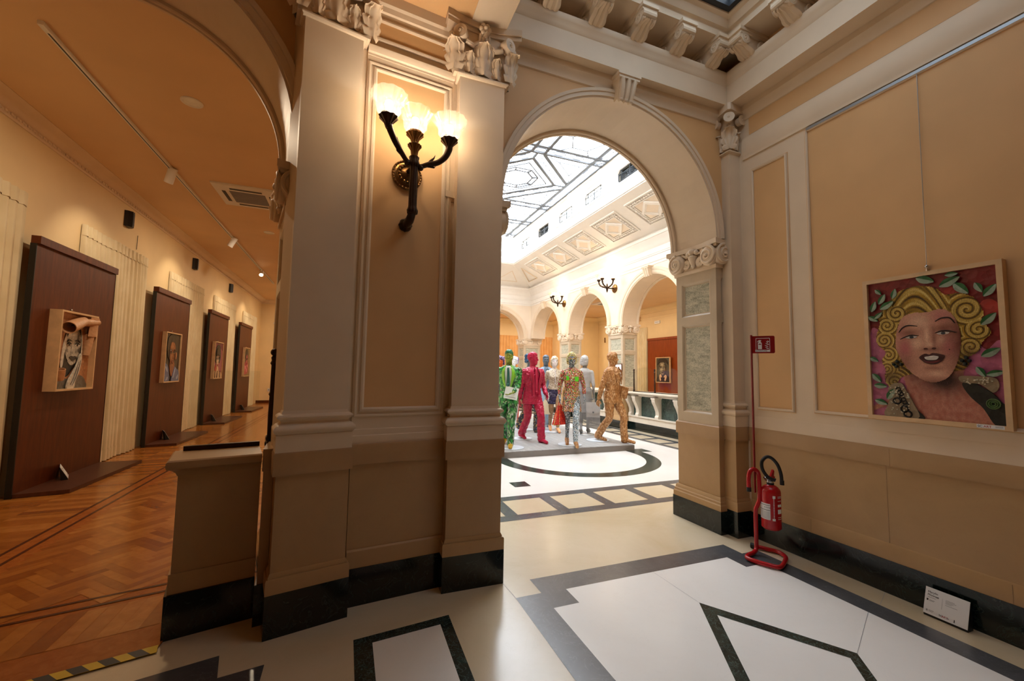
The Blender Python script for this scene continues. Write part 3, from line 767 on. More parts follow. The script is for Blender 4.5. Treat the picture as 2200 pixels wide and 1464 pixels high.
def newel(label, loc, h, rz=0, group=None):
    n = thing('newel_post', label, 'post', loc, rz, group)
    MB().lathe([(.001, 0), (.03, 0), (.03, .02), (.022, .03), (.026, .05), (.018, .07), (.02, h * .3), (.017, h * .5), (.024, h * .52), (.017, h * .54), (.016, h * .82), (.024, h * .84), (.016, h * .87), (.02, h * .9), (.012, h * .92)], 12).build('shaft', 'bronze', n)
    MB().ball((0, 0, h * .955), .026, 8).build('finial', 'bronze', n)
    return n
newel('dark turned newel post on the gallery parapet against the jamb pier', (-.485, 3.27, .972), .66)
# ------------------------------------------------------------------ gallery furniture
def panel_stand(label, x, y0, y1, h=2.96, s=1, group='brown display panels in the picture gallery', mat='walnut', base=True):
    """free-standing panel against a wall; s=+1 faces +x"""
    t = thing('display_panel', label, 'display panel', (x, (y0 + y1) / 2, .0), 0 if s > 0 else pi, group)
    w = (y1 - y0) / 2
    MB().box(.0, -w, .0, .055, w, h - .09).build('board', mat, t, smooth=0)
    MB().box(-.0, -w - .004, h - .09, .085, w + .004, h).build('top_rail', mat, t, smooth=0)
    MB().box(-.0, -w - .012, 0, .058, -w, h - .09).build('edge_strip', 'blackp', t, smooth=0)
    MB().box(-.0, w, 0, .058, w + .012, h - .09).build('edge_strip', 'blackp', t, smooth=0)
    if base:
        MB().prism([(.056, -w + .0), (.50, -w + .08), (.56, w - .0), (.056, w)], .012, .055).build('base_board', 'ply', t, smooth=0)
        MB().prism([(.056, -w + .01), (.48, -w + .09), (.54, w - .02), (.056, w)], 0, .012).build('base_edge', 'blackp', t, smooth=0)
    return t
names = ['first brown panel of the gallery, behind the black and white face', 'second brown panel of the gallery, behind the portrait of a man in blue', 'third brown panel of the gallery, behind the pink portrait with black hair', 'fourth brown panel of the gallery, nearest the end wall']
for i, n_ in enumerate(names): panel_stand(n_, -3.445, 6.335 + 3.19 * i, 8.05 + 3.19 * i)
def curtain(label, x, y0, y1, h, s=1, mat='curtain', axis='y', nf=None, group='curtains along the gallery wall', z0=.02):
    t = thing('curtain', label, 'curtain', (x, y0, 0) if axis == 'y' else (y0, x, 0), 0, group)
    w = y1 - y0; nf = nf or max(4, int(w / .125)); n = nf * 14
    def pt(u, v):
        ph = u * nf * 2 * pi; amp = .038 * (.55 + .45 * (1 - v)) * (1 + .25 * sin(u * 17))
        amp2 = amp if v < .965 else amp * .8
        q = .008 + amp2 * 2 * abs(sin(ph / 2 + .3 * sin(u * 9))) ** .6
        a = u * w + .02 * cos(ph) * (1 - v * .4); zz = z0 + (h - z0) * v
        return (s * q, a, zz) if axis == 'y' else (a, s * q, zz)
    m = MB(); m.grid(pt, n, 10)
    m.build('drape', mat, t, smooth=60)
    m = MB()
    m.grid(lambda u, v: (lambda p: (p[0] + (s * .006 if axis == 'y' else 0), p[1] + (s * .006 if axis != 'y' else 0), p[2] if v < 1 else p[2] + .004))(pt(u, .955 + .045 * v)), n, 2)
    m.build('header_tape', mat, t, smooth=60)
    m = MB()
    m.grid(lambda u, v: (lambda p: (p[0] + (s * .004 if axis == 'y' else 0), p[1] + (s * .004 if axis != 'y' else 0), p[2]))(pt(u, .05 * v)), n, 2)
    m.build('hem', mat, t, smooth=60)
    return t
for lb, a, b_ in (('cream curtain at the near end of the gallery wall, before the first panel', 3.6, 6.36), ('cream pleated curtain between the first and second brown panels', 7.42, 9.44), ('cream pleated curtain between the second and third brown panels', 10.45, 12.64),
                  ('cream pleated curtain between the third and fourth brown panels', 13.45, 15.82), ('cream curtain between the fourth brown panel and the end wall', 16.8, 19.1)):
    curtain(lb, GX, a, b_, 3.44)
for i, lb in enumerate(('dark wall speaker above the first curtain gap of the gallery', 'dark wall speaker high above the second brown panel', 'dark wall speaker high above the third brown panel')):
    yy = 8.62 + 3.19 * i
    t = thing('wall_speaker', lb, 'speaker', (GX, yy, 3.91), 0, 'dark speakers along the gallery wall')
    MB().prism([(0, -.09), (.05, -.075), (.09, -.03), (.09, .03), (.05, .075), (0, .09)], -.13, .13).build('cabinet', 'blackp', t, smooth=0)
    MB().box(.088, -.026, -.1, .094, .026, .1).build('grille', 'iron', t, smooth=0)
# track with spots
tk = thing('light_track', 'white ceiling track running along the gallery', 'light track', (-2.475, 9.8, 4.3))
MB().box(-.02, -5.4, -.035, .02, 5.9, 0).build('rail', 'plastic', tk, smooth=0)
MB().box(-.006, -5.3, -.0365, .006, 5.8, -.035).build('slot', 'blackp', tk, smooth=0)
def spot(label, y, aim, lit, x=-2.475):
    t = thing('track_spot', label, 'spotlight', (x, y, 4.265), 0, 'spotlights on the gallery track')
    MB().box(-.018, -.07, -.03, .018, .07, 0).build('adapter', 'plastic', t, smooth=0)
    d = V(aim).normalized(); c = V((0, 0, -.045)) + V((0, .0, -.02))
    q = d.to_track_quat('Z', 'Y').to_matrix().to_4x4()
    T = Matrix.Translation(c) @ q
    MB().tube([(0, 0, -.03), (0, 0, -.07)], .012, 8).build('arm', 'plastic', t)
    MB().lathe([(.0, -.10), (.05, -.10), (.055, -.09), (.055, .12), (.052, .12), (.045, .10), (.0, .09)], 20, 0, T, cap=False).build('head', 'plastic', t)
    if lit: MB().lathe([(.0, .095), (.044, .1), (.0, .102)], 20, 0, T, cap=False).build('lens', 'spotl', t)
    return t
spot('white track spot nearest the arch, pointing down at the first panel', 7.1, (-.35, .35, -.9), False)
spot('white track spot in the middle of the gallery track', 10.46, (-.5, .15, -.9), True)
spot('lit track spot glaring at the far end of the gallery track', 13.6, (.12, -.62, -.6), True)
for i, (yy, lb) in enumerate(((5.19, 'round recessed ceiling light near the gallery arch'), (9.76, 'round recessed ceiling light beyond the air conditioner'))):
    t = thing('recessed_light', lb, 'ceiling light', (-1.68, yy, 4.3), 0, 'recessed lights in the gallery ceiling')
    MB().lathe([(.075, .0), (.10, 0), (.10, -.008), (.09, -.012), (.08, -.01), (.075, .0)], 28, cap=False).build('ring', 'plastic', t)
    MB().lathe([(0, -.004), (.08, -.002)], 28, cap=False).build('diffuser', 'globe', t)
ac = thing('air_conditioner', 'white ceiling air conditioner cassette in the gallery', 'air conditioner', (-1.64, 7.8, 4.3))
a_ = MB(); a_.sweep([(-.45, -.45, 0), (-.45, .45, 0), (.45, .45, 0), (.45, -.45, 0)], Z, [(0, 0), (0, -.02), (.01, -.035), (.2, -.04), (.2, 0)], True); a_.build('fascia', 'plastic', ac)
a_ = MB()
for k in range(15): a_.box(-.25, -.25 + k * .034, -.034, .25, -.25 + k * .034 + .02, -.026)
a_.box(-.26, -.26, -.027, .26, .26, -.02); a_.build('intake_grille', 'inkg', ac, smooth=0)
for (xa, ya, xb, yb) in ((-.22, .3, .22, .35), (-.22, -.35, .22, -.3), (-.35, -.22, -.3, .22), (.3, -.22, .35, .22)): MB().box(xa, ya, -.042, xb, yb, -.039).build('outlet_slot', 'blackp', ac, smooth=0)
cm = thing('security_camera', 'small dome camera on the gallery end wall', 'camera', (-3.02, 19.95, 3.35))
MB().lathe([(0, -.0), (.05, 0), (.05, .03), (.0, .035)], 16, 0, Matrix.Rotation(pi / 2, 4, 'X')).build('mount', 'plastic', cm)
MB().ball((0.03, -.05, -.02), .035, 8).build('eye', 'blackp', cm)
ol = thing('socket_plate', 'small white socket plate on the gallery end wall', 'socket', (-3.1, 19.94, .55)); MB().box(-.05, -.012, -.07, .05, 0, .07).build('plate', 'plastic', ol, smooth=0)
MB().box(-.02, -.016, -.03, .02, -.012, .03).build('outlet', 'inkg', ol, smooth=0)
# wire and cord above the curtains
wr_ = thing('dangling_wire', 'thin dark wire dangling on the wall above the second curtain', 'wire', (GX + .01, 9.0, 3.5)); MB().tube([(0, 0, .0), (.004, .0, .12), (0, .01, .25)], .004, 6).build('cord', 'bronze', wr_)

# ------------------------------------------------------------------ small label cards on wedge holders
def card(label, loc, rz, w, h, tilt, lines, group=None):
    t = thing('label_card', label, 'label card', loc, rz, group)
    s_, c_ = sin(R(tilt)), cos(R(tilt))
    # face leans back: bottom edge at y=0, top further +y; front looks to -y
    MB().add([(-w / 2, .0, .012), (w / 2, 0, .012), (w / 2, h * s_, h * c_ + .012), (-w / 2, h * s_, h * c_ + .012), (-w / 2, .06, 0), (w / 2, .06, 0), (-w / 2, .0, 0), (w / 2, 0, 0)],
             [(0, 1, 2, 3), (3, 2, 5, 4), (6, 7, 1, 0), (6, 4, 5, 7), (0, 3, 4, 6), (1, 7, 5, 2)]).build('holder', 'blackp', t, smooth=0)
    o = V((-w / 2, -.002, .014)); T = frame_T(o, (1, 0, 0), (0, s_, c_))
    MB().box(.0, .0, 0, w, h, .003, 0, T).build('card', 'paper', t, smooth=0)
    T2 = T @ Matrix.Translation((0, 0, .0034))
    for ln in lines:
        if ln[0] == 't': txt(ln[1], ln[4] * h, ln[5], t, T2 @ Matrix.Translation((ln[2] * w, ln[3] * h, 0)))
        else: MB().box(ln[1] * w, ln[2] * h, 0, ln[3] * w, ln[4] * h, .0004, 0, T2).build('printed_line', ln[5], t, smooth=0)
    return t
big = [('t', 'Marylin', .06, .80, .105, 'ink'), ('t', 'Monroe', .06, .69, .105, 'ink'), ('b', .065, .63, .26, .645, 'inkg'), ('b', .05, .50, .09, .57, 'ink'), ('b', .11, .53, .24, .545, 'inkg'), ('b', .11, .50, .22, .515, 'inkg'),
       ('b', .405, .35, .408, .75, 'inkg'), ('b', .48, .73, .68, .742, 'inkg'), ('b', .48, .69, .72, .702, 'inkg'), ('b', .48, .65, .66, .662, 'inkg'), ('b', .48, .61, .62, .622, 'inkg'), ('b', .48, .55, .75, .562, 'inkg'),
       ('b', .06, .1, .1, .17, 'inkg'), ('b', .12, .15, .24, .165, 'inkg'), ('b', .12, .11, .22, .125, 'inkg'), ('t', 'SC', .36, .08, .1, 'ink'), ('t', 'ART', .425, .08, .1, 'inkr'), ('b', .54, .09, .59, .12, 'inkg'), ('b', .70, .06, .72, .16, 'ink'), ('t', 'Revet', .73, .07, .1, 'ink'), ('t', 'srl', .85, .07, .1, 'ink')]
small = [('b', .1, .74, .35, .8, 'ink'), ('b', .1, .62, .3, .66, 'inkg'), ('b', .5, .7, .85, .73, 'inkg'), ('b', .5, .6, .8, .63, 'inkg'), ('b', .1, .1, .25, .16, 'inkg'), ('b', .45, .1, .6, .17, 'inkr'), ('b', .72, .1, .9, .17, 'ink')]
card('white label card on a black wedge leaning by the wall below the large portrait', (3.475, 1.515, 0), R(-90), .205, .158, 18, [q for q in big if 'Revet' not in q and 'srl' not in q], None)
for i, (yy, lb) in enumerate(((7.06, 'black and white face'), (10.2, 'man in blue'), (13.25, 'pink portrait'), (16.45, 'last gallery portrait'))):
    card('small white label card on the floor board below the ' + lb, (-3.27, yy, .055), R(90 + 25), .24, .17, 28, small, 'label cards on the base boards')
# ------------------------------------------------------------------ portraits in relief
def cmat(hexc, vary=.16, scale=34, bump=.7):
    nm = 'tesserae_' + hexc.strip('#')
    if nm in M: return nm
    c = lin(hexc); k = NT(nm)
    v = k.n('TexVoronoi'); v.inputs['Scale'].default_value = scale; k.l(k.co, v.inputs['Vector'])
    sp = k.n('SeparateColor'); k.l(v.outputs['Color'], sp.inputs[0])
    a = tuple(x * (1 - vary) for x in c[:3]) + (1,); b = tuple(min(1, x * (1 + vary) + .006) for x in c[:3]) + (1,)
    col = k.ramp(sp.outputs[0], [(0, a), (1, b)]); k.bump(v.outputs['Distance'], bump, .003)
    M[nm] = k.fin(col, .4); return nm
def poly(mb, pts, z, th, T, n=5, smooth=True, mi=0, clip=False):
    P = crv([(p[0], p[1]) for p in pts], n) if smooth else [V((p[0], p[1], 0)) for p in pts]
    if clip: P = [V((min(1, max(0, p.x)), min(1, max(0, p.y)), 0)) for p in P]
    mb.prism([(p.x, p.y) for p in P], z, z + th, mi, T)
def stroke(mb, pts, z, r, T, n=6):
    P = crv([(p[0], p[1], z) if len(p) == 2 else p for p in pts], n, False)
    k = len(P); mb.tube(P, [r * (.35 + .65 * sin(pi * min(1, max(0, (i + .6) / k)))) for i in range(k)], 6, T=T)
class Art:
    """w x h picture box; local frame origin at lower-left of the inner field"""
    def __init__(s, name, label, T, w, h, depth, fw, cat='picture', bg='#222222', group=None, inset=.022):
        s.t = thing(name, label, cat, (0, 0, 0), 0, group); s.t.matrix_basis = T; s.w, s.h = w, h
        f = MB(); f.sweep([(0, 0, 0), (w, 0, 0), (w, h, 0), (0, h, 0)], (0, 0, 1), [(0, 0), (0, depth), (fw, depth), (fw, 0)], True)
        f.build('frame', 'pine', s.t, smooth=0)
        s.z = depth - inset
        MB().box(-.001, -.001, 0, w + .001, h + .001, s.z).build('canvas', cmat(bg), s.t, smooth=0)
        h_ = MB(); h_.tube([(w / 2, h + fw, .012), (w / 2, h + fw + .03, .012)], .006, 6); h_.ball((w / 2, h + fw + .035, .012), .011, 6); h_.build('hanger', 'chrome', s.t)
        s.S = Matrix.Diagonal((w, h, 1, 1))
    def part(s, name, hexc, shapes, lift=0, th=.004, parent=None, n=5, smooth=True):
        first = None
        for p in shapes:
            m = MB(); poly(m, p, s.z + lift, th, s.S, n, smooth, 0, True)
            o = m.build(name, cmat(hexc), parent or s.t, smooth=0); first = first or o
        return first
    def lines(s, name, hexc, ls, lift=.004, r=.004, parent=None):
        for p in ls:
            m = MB(); stroke(m, [(q[0] * s.w, q[1] * s.h) for q in p], s.z + lift, r, Matrix.Identity(4)); m.build(name, cmat(hexc), parent or s.t)
def inside(x, y, P):
    c = False; j = len(P) - 1
    for i in range(len(P)):
        if (P[i][1] > y) != (P[j][1] > y) and x < (P[j][0] - P[i][0]) * (y - P[i][1]) / (P[j][1] - P[i][1]) + P[i][0]: c = not c
        j = i
    return c
def tile_mat():
    k = NT('painted_tesserae'); a = k.n('Attribute'); a.attribute_name = 'Col'
    k.bump(k.noise(160, 3, .6).outputs[0], .5, .002)
    return k.fin(a.outputs['Color'], .45)
M['tiles'] = tile_mat()
def mixc(a, b, t): t = max(0, min(1, t)); return tuple(x + (y - x) * t for x, y in zip(a, b))
def gs(u, v, cu, cv, ru, rv): return math.exp(-((u - cu) / ru) ** 2 - ((v - cv) / rv) ** 2)
def tiles(A_, name, pts, colf, lift, step, parent=None, jit=.0012, vary=.1):
    P = [(p.x, p.y) for p in crv(pts, 6)]; su, sv = step / A_.w, step / A_.h
    vs, fs, cs = [], [], []
    u0, u1 = max(0, min(p[0] for p in P)), min(1, max(p[0] for p in P)); v0, v1 = max(0, min(p[1] for p in P)), min(1, max(p[1] for p in P))
    rr = random.Random(11); z = A_.z + lift
    for i in range(int((u1 - u0) / su) + 1):
        for j in range(int((v1 - v0) / sv) + 1):
            u, v = u0 + (i + .5) * su, v0 + (j + .5) * sv
            if u + su / 2 > 1 or v + sv / 2 > 1 or not inside(u, v, P): continue
            c = colf(u, v); f = 1 + rr.uniform(-vary, vary); dz = rr.uniform(0, jit)
            b = len(vs)
            for a_, b_ in ((-.5, -.5), (.5, -.5), (.5, .5), (-.5, .5)): vs.append(((u + a_ * su) * A_.w, (v + b_ * sv) * A_.h, z + dz))
            fs.append((b, b + 1, b + 2, b + 3)); cs += [tuple(q * f for q in c[:3]) + (1,)] * 4
    me = bpy.data.meshes.new(name); me.from_pydata(vs, [], fs); me.materials.append(M['tiles'])
    at = me.color_attributes.new('Col', 'FLOAT_COLOR', 'POINT')
    at.data.foreach_set('color', [q for c in cs for q in c])
    o = bpy.data.objects.new(name, me); COL.objects.link(o); o.parent = parent or A_.t
    return o
def ell(cx, cy, rx, ry, n=10, a0=0): return [(cx + rx * cos(2 * pi * i / n + a0), cy + ry * sin(2 * pi * i / n + a0)) for i in range(n)]

# 1 the large blonde portrait on the right wall
Pw, Ph = .655, .945
TA = frame_T((WR - .004, 1.868, 1.232), (0, -1, 0), (0, 0, 1))
A = Art('portrait', 'large mosaic portrait of a laughing blonde woman among green leaves', TA, Pw, Ph, .05, .027, 'portrait', '#7a1016')
A.part('pink_ground', '#b2607f', [[(0, 0), (1, 0), (1, .5), (.9, .47), (.8, .52), (.5, .45), (.15, .6), (.0, .62)]], 0, .003)
A.part('red_glow', '#a02a22', [ell(.67, .86, .09, .05), ell(.93, .72, .07, .07), ell(.25, .9, .05, .04)], .001, .002)
HP = [(.06, .60), (.1, .69), (.08, .74), (.13, .8), (.2, .86), (.3, .92), (.45, .935), (.58, .9), (.64, .85), (.74, .85), (.85, .8), (.9, .7), (.88, .66), (.94, .58), (.88, .52), (.85, .46), (.78, .42), (.73, .34), (.3, .3), (.2, .2), (.12, .26), (.13, .34), (.1, .41), (.14, .47), (.07, .53)]
CU = [(.25, .755, .10, 1), (.16, .67, .09, -1), (.13, .56, .085, 1), (.16, .45, .08, -1), (.14, .35, .07, 1), (.2, .25, .085, 1), (.79, .735, .13, -1), (.86, .6, .10, 1), (.80, .49, .09, -1)]
YL, YM, YD = lin('#ecd27a'), lin('#b98f22'), lin('#4a340a')
def hairc(u, v):
    best, q = 9, None
    for (cu, cv, r_, sg) in CU:
        d = sqrt((u - cu) ** 2 + ((v - cv) * 1.35) ** 2) / r_
        if d < best: best, q = d, (cu, cv, r_, sg)
    if .22 < u < .68 and v > .70 and best > .75:
        x = (u - .24) / .42; t = (v - (.70 + .22 * sin(pi * min(1, max(0, x * .9 + .1))))) * 34 + x * 3
        w_ = sin(t * 2.2) + .5 * sin(t * 5.1 + u * 20)
    else:
        th = atan2((v - q[1]) * 1.35, u - q[0]); w_ = sin(best * 15 + q[3] * th * 1.0) + .5 * sin(best * 33 + q[3] * th * 2)
        w_ -= .9 * max(0, best - 1.0)
    c = mixc(YM, YL, w_ * .8) if w_ > 0 else mixc(YM, YD, -w_ * .75)
    return mixc(c, YD, .75 * (gs(u, v, .18, .29, .09, .05) + gs(u, v, .78, .43, .07, .06)))
hair = tiles(A, 'hair', HP, hairc, .006, .0052, None, .004, .14)
SK = lin('#d39a80'); SH = lin('#6d2d20'); BL = lin('#c0606a'); HI = lin('#f0c8a8'); DK = lin('#30100a')
def facec(u, v):
    n_ = noise.noise(V((u * 22, v * 26, 0))) * .35
    c = mixc(SK, SH, .75 * max(0, (u - .60 - .05 * sin(v * 9)) / .14) * (1 if v < .68 else .6) + .55 * gs(u, v, .30, .40, .08, .12) + n_ * .3)
    c = mixc(c, BL, .75 * gs(u, v, .31, .50, .06, .06) + .55 * gs(u, v, .6, .71, .07, .05) + .5 * gs(u, v, .64, .5, .05, .07) + .3 * gs(u, v, .28, .62, .04, .05))
    c = mixc(c, SH, .7 * (gs(u, v, .35, .605, .075, .026) + gs(u, v, .62, .625, .08, .026)) + .6 * gs(u, v, .545, .56, .018, .07) + .6 * gs(u, v, .51, .48, .08, .016) + .5 * gs(u, v, .53, .352, .07, .014))
    c = mixc(c, HI, .7 * gs(u, v, .43, .68, .07, .04) + .7 * gs(u, v, .41, .53, .045, .04) + .8 * gs(u, v, .49, .575, .016, .06) + .6 * gs(u, v, .51, .515, .022, .014) + .6 * gs(u, v, .55, .315, .05, .018) + .35 * gs(u, v, .6, .545, .03, .03))
    return mixc(c, SH, .8 * max(0, (.30 - v) / .06))
def neckc(u, v):
    c = mixc(lin('#c98a74'), lin('#b86e5a'), .5 + noise.noise(V((u * 30, v * 30, 2))))
    return mixc(c, DK, 1.1 * gs(u, v, .60, .27, .17, .09) + .5 * gs(u, v, .36, .33, .06, .08))
tiles(A, 'neck', [(.3, .38), (.72, .42), (.73, .26), (.80, .18), (.90, .1), (.93, 0), (.34, 0), (.3, .1), (.02, .04), (.0, .0), (.0, .06), (.14, .12), (.3, .18)], neckc, .0052, .0055)
skin = tiles(A, 'face', [(.235, .56), (.25, .63), (.3, .72), (.4, .745), (.5, .74), (.6, .755), (.68, .72), (.73, .62), (.735, .5), (.7, .38), (.63, .29), (.53, .255), (.42, .28), (.32, .35), (.26, .44), (.235, .5)], facec, .0115, .0046)
A.part('nostril', '#4a1710', [ell(.478, .487, .016, .006), ell(.54, .488, .015, .006)], .0135, .002, skin)
A.part('eye', '#d8cfc6', [[(.32, .570), (.36, .581), (.41, .578), (.41, .570), (.36, .564)], [(.57, .588), (.61, .598), (.66, .594), (.65, .583), (.6, .580)]], .014, .002, skin)
A.part('iris', '#2a3138', [ell(.372, .573, .017, .009), ell(.618, .589, .017, .009)], .015, .002, skin)
A.lines('eyelid', '#1a0c0a', [[(.275, .562), (.32, .577), (.37, .587), (.43, .581)], [(.555, .592), (.6, .604), (.65, .603), (.715, .588)]], .0155, .0042, skin)
A.lines('eyebrow', '#2a140e', [[(.265, .612), (.30, .645), (.35, .658), (.42, .648)], [(.56, .672), (.61, .692), (.67, .688), (.705, .65)]], .0135, .0048, skin)
A.part('lips', '#3d0d10', [[(.425, .428), (.47, .452), (.505, .446), (.53, .456), (.58, .448), (.618, .435), (.59, .398), (.55, .380), (.5, .380), (.455, .398)]], .0135, .004, skin)
A.part('teeth', '#dcd3c8', [[(.468, .428), (.5, .434), (.54, .438), (.575, .430), (.56, .412), (.53, .408), (.485, .411)]], .0175, .002, skin)
A.lines('lower_lip', '#6d2024', [[(.46, .404), (.49, .394), (.54, .393), (.585, .406)]], .0175, .006, skin)
A.lines('mole', '#1a0c0a', [[(.655, .475), (.657, .477), (.66, .478)]], .0165, .004, skin)
A.part('lapel', '#8d7a5e', [[(.12, .0), (.14, .08), (.17, .15), (.15, .2), (.2, .24), (.27, .24), (.31, .18), (.36, .1), (.39, .0)], [(.72, .3), (.85, .3), (.95, .29), (.97, .24), (.93, .2), (.85, .25), (.73, .26)]], .009, .008)
A.part('dress', '#171a14', [[(.35, .0), (.37, .06), (.41, .04), (.44, .0)], [(.73, .25), (.8, .26), (.92, .2), (.98, .14), (1, .12), (1, 0), (.93, 0), (.86, .1), (.78, .17)]], .010, .006)
m = MB(); random.seed(5)
for q in range(60):
    u, v_ = random.uniform(.17, .33), random.uniform(.01, .22); m.ball((u * Pw, v_ * Ph, A.z + .018), random.choice((.004, .006, .005)), 5)
for q in range(26): m.ball((random.uniform(.74, .94) * Pw, (.27 + random.uniform(-.02, .02)) * Ph, A.z + .018), .0045, 5)
m.build('pearl', cmat('#cfc4a8'), A.t)
for (u, v_, r_) in ((.24, .2, .012), (.25, .18, .012), (.26, .165, .012), (.265, .145, .012), (.28, .125, .012), (.29, .105, .012), (.3, .09, .012), (.225, .115, .02), (.285, .06, .02), (.31, .025, .02)):
    m = MB(); m.tube([(u * Pw + r_ * cos(a * pi / 6), v_ * Ph + r_ * sin(a * pi / 6), A.z + .019) for a in range(12)], r_ * .3, 6, closed=True); m.build('bead_ring', 'blackp', A.t)
for er in (((.24, .42), (.21, .4), (.27, .4), (.23, .385)), ((.74, .42), (.77, .44), (.76, .4), (.79, .42))):
    m = MB()
    for (u, v_) in er: m.ball((u * Pw, (v_ - .02) * Ph, A.z + .016), .011, 6)
    m.build('earring', cmat('#1d2620'), A.t)
m = MB()
for r_ in (.028, .019, .01): m.tube([(.93 * Pw + r_ * cos(a * pi / 7), .13 * Ph + r_ * sin(a * pi / 7), A.z + .02) for a in range(14)], .004, 6, closed=True)
m.build('fabric_rose', cmat('#4f6a38'), A.t)
LV = [(.05, .82, .1, 70), (.13, .87, .1, 60), (.17, .82, .12, 30), (.24, .9, .09, 75), (.04, .73, .09, -35), (.09, .75, .08, 40), (.5, .97, .13, -25), (.68, .93, .14, 25), (.76, .88, .13, -50), (.7, .98, .08, 0), (.88, .87, .09, -65), (.95, .84, .11, 50), (.93, .66, .12, 45),
      (.93, .45, .12, 30), (.86, .33, .09, -60), (.95, .32, .1, 15), (.03, .42, .08, -30), (.05, .28, .1, -50), (.08, .22, .1, -5), (.17, .16, .11, 60), (.08, .1, .1, -20), (.1, .93, .07, -50)]
for (u, v_, l_, a_) in LV:
    m1 = MB()
    c_, s_ = cos(R(a_)), sin(R(a_)); lw = l_ * .42
    def tp(x, y): return (u * Pw + (x * c_ - y * s_) * .62, v_ * Ph + (x * s_ + y * c_) * .62 - .0)
    poly(m1, [tp(-l_ * .6, 0), tp(-l_ * .2, lw * .7), tp(l_ * .25, lw * .6), tp(l_ * .65, 0)] + [tp(0, -.004)], A.z + .012, .006, Matrix.Identity(4), 4)
    poly(m1, [tp(-l_ * .6, 0), tp(0, .004), tp(l_ * .65, 0), tp(l_ * .25, -lw * .6), tp(-l_ * .2, -lw * .7)], A.z + .013, .006, Matrix.Identity(4), 4, True, 1)
    m1.build('leaf', [cmat('#145a26'), cmat('#8fa08a')], A.t, smooth=0)
T_ = Matrix.Translation((Pw * .86, -.022, .0502))
st_ = MB(); st_.box(-.03, .001, 0, .085, .021, .0008, 0, T_); st_.build('sticker', 'paper', A.t, smooth=0)
txt('SC', .018, 'ink', A.t, T_ @ Matrix.Translation((-.026, .0045, .001))); txt('ART', .018, 'inkr', A.t, T_ @ Matrix.Translation((-.001, .0045, .001)))
for zz in (.007, .011, .015): MB().box(.048, zz, .0009, .08, zz + .0016, .0013, 0, T_).build('printed_line', 'inkg', A.t, smooth=0)
hk = thing('hanging_cable', 'thin steel cable hanging from the rail down to the large portrait', 'cable', (3.545, 1.535, 2.24)); MB().tube([(.0, 0, 0), (0.012, 0, 1.37)], .0022, 6).build('cable', 'steel', hk); MB().ball((0, 0, .0), .012, 6).build('clamp', 'chrome', hk)
rl = thing('picture_rail', 'slim aluminium hanging rail along the top of the tan wall panel', 'rail', (WR - .02, 0, 3.6)); MB().box(.0, -3.0, -.006, .02, 2.28, .016).build('rail', 'steel', rl, smooth=0)

# 2 gallery portraits (face +x)
def gframe(i): return frame_T((-3.388, (6.67, 9.93, 13.08, 16.45)[i], 1.185), (0, 1, 0), (0, 0, 1))
gw_, gh_ = .74, .95
def face(A_, sk, dk, cx=.5, cy=.55, sx=1., sy=1., eye='#111111', lip='#8a3a30', white='#cfc4b4', pale=None):
    def q(p): return [(cx + (x - .5) * sx, cy + (y - .55) * sy) for x, y in p]
    SKc, DKc, PLc = lin(sk), lin(dk), lin(pale or sk)
    def cf(u, v):
        x, y = .5 + (u - cx) / sx, .55 + (v - cy) / sy
        c = mixc(SKc, DKc, .8 * max(0, (x - .58) / .1) + .6 * max(0, (.36 - x) / .06) + 1.6 * noise.noise(V((x * 14, y * 15, sx * 9))) + .9 * gs(x, y, .5, .465, .09, .022) + .8 * (gs(x, y, .395, .6, .07, .035) + gs(x, y, .6, .6, .07, .035)) + .6 * gs(x, y, .51, .345, .07, .02))
        return mixc(c, PLc, .9 * gs(x, y, .47, .71, .09, .05) + .8 * gs(x, y, .42, .5, .05, .05) + .9 * gs(x, y, .49, .53, .02, .07) + .7 * gs(x, y, .5, .325, .05, .018))
    f = tiles(A_, 'face', q([(.3, .6), (.32, .72), (.4, .8), (.52, .81), (.63, .77), (.69, .66), (.68, .5), (.63, .38), (.54, .3), (.45, .3), (.36, .39), (.31, .5)]), cf, .0132, .011, None, .003, .22)
    A_.part('eye', white, [q([(.345, .575), (.39, .6), (.445, .58), (.4, .56)]), q([(.54, .58), (.59, .605), (.65, .58), (.6, .56)])], .015, .003, f)
    A_.part('iris', eye, [q(ell(.395, .58, .025, .02)), q(ell(.595, .582, .025, .02))], .017, .003, f)
    A_.lines('eyebrow', eye, [q([(.33, .615), (.38, .645), (.45, .63)]), q([(.53, .635), (.6, .65), (.665, .615)]), q([(.34, .58), (.39, .605), (.45, .585)]), q([(.54, .585), (.59, .61), (.655, .585)])], .018, .007, f)
    A_.part('lips', lip, [q([(.42, .4), (.47, .42), (.51, .41), (.55, .42), (.6, .4), (.55, .365), (.5, .355), (.46, .37)])], .015, .006, f)
    return f
A = Art('portrait', 'black and white relief of a woman between cardboard rolls, hand on cheek', gframe(0), gw_, gh_, .12, .022, 'portrait', '#8a4a2c', 'portraits on the gallery panels', .075)
A.part('cardboard_ground', '#b9835c', [[(.0, .0), (1, 0), (1, 1), (.7, .97), (.3, 1), (0, .95)]], 0, .01)
A.part('hair', '#141210', [[(.2, .2), (.22, .5), (.27, .72), (.4, .84), (.55, .88), (.7, .8), (.78, .62), (.78, .4), (.72, .2), (.6, .28), (.4, .16)]], .004, .007)
A.part('hair', '#d8d2c6', [[(.2, .3), (.21, .5), (.26, .68), (.34, .76), (.3, .6), (.27, .45), (.25, .3)], [(.3, .72), (.4, .82), (.5, .84), (.42, .74), (.36, .68)], [(.73, .36), (.77, .5), (.74, .7), (.7, .78), (.74, .58)]], .0125, .005)
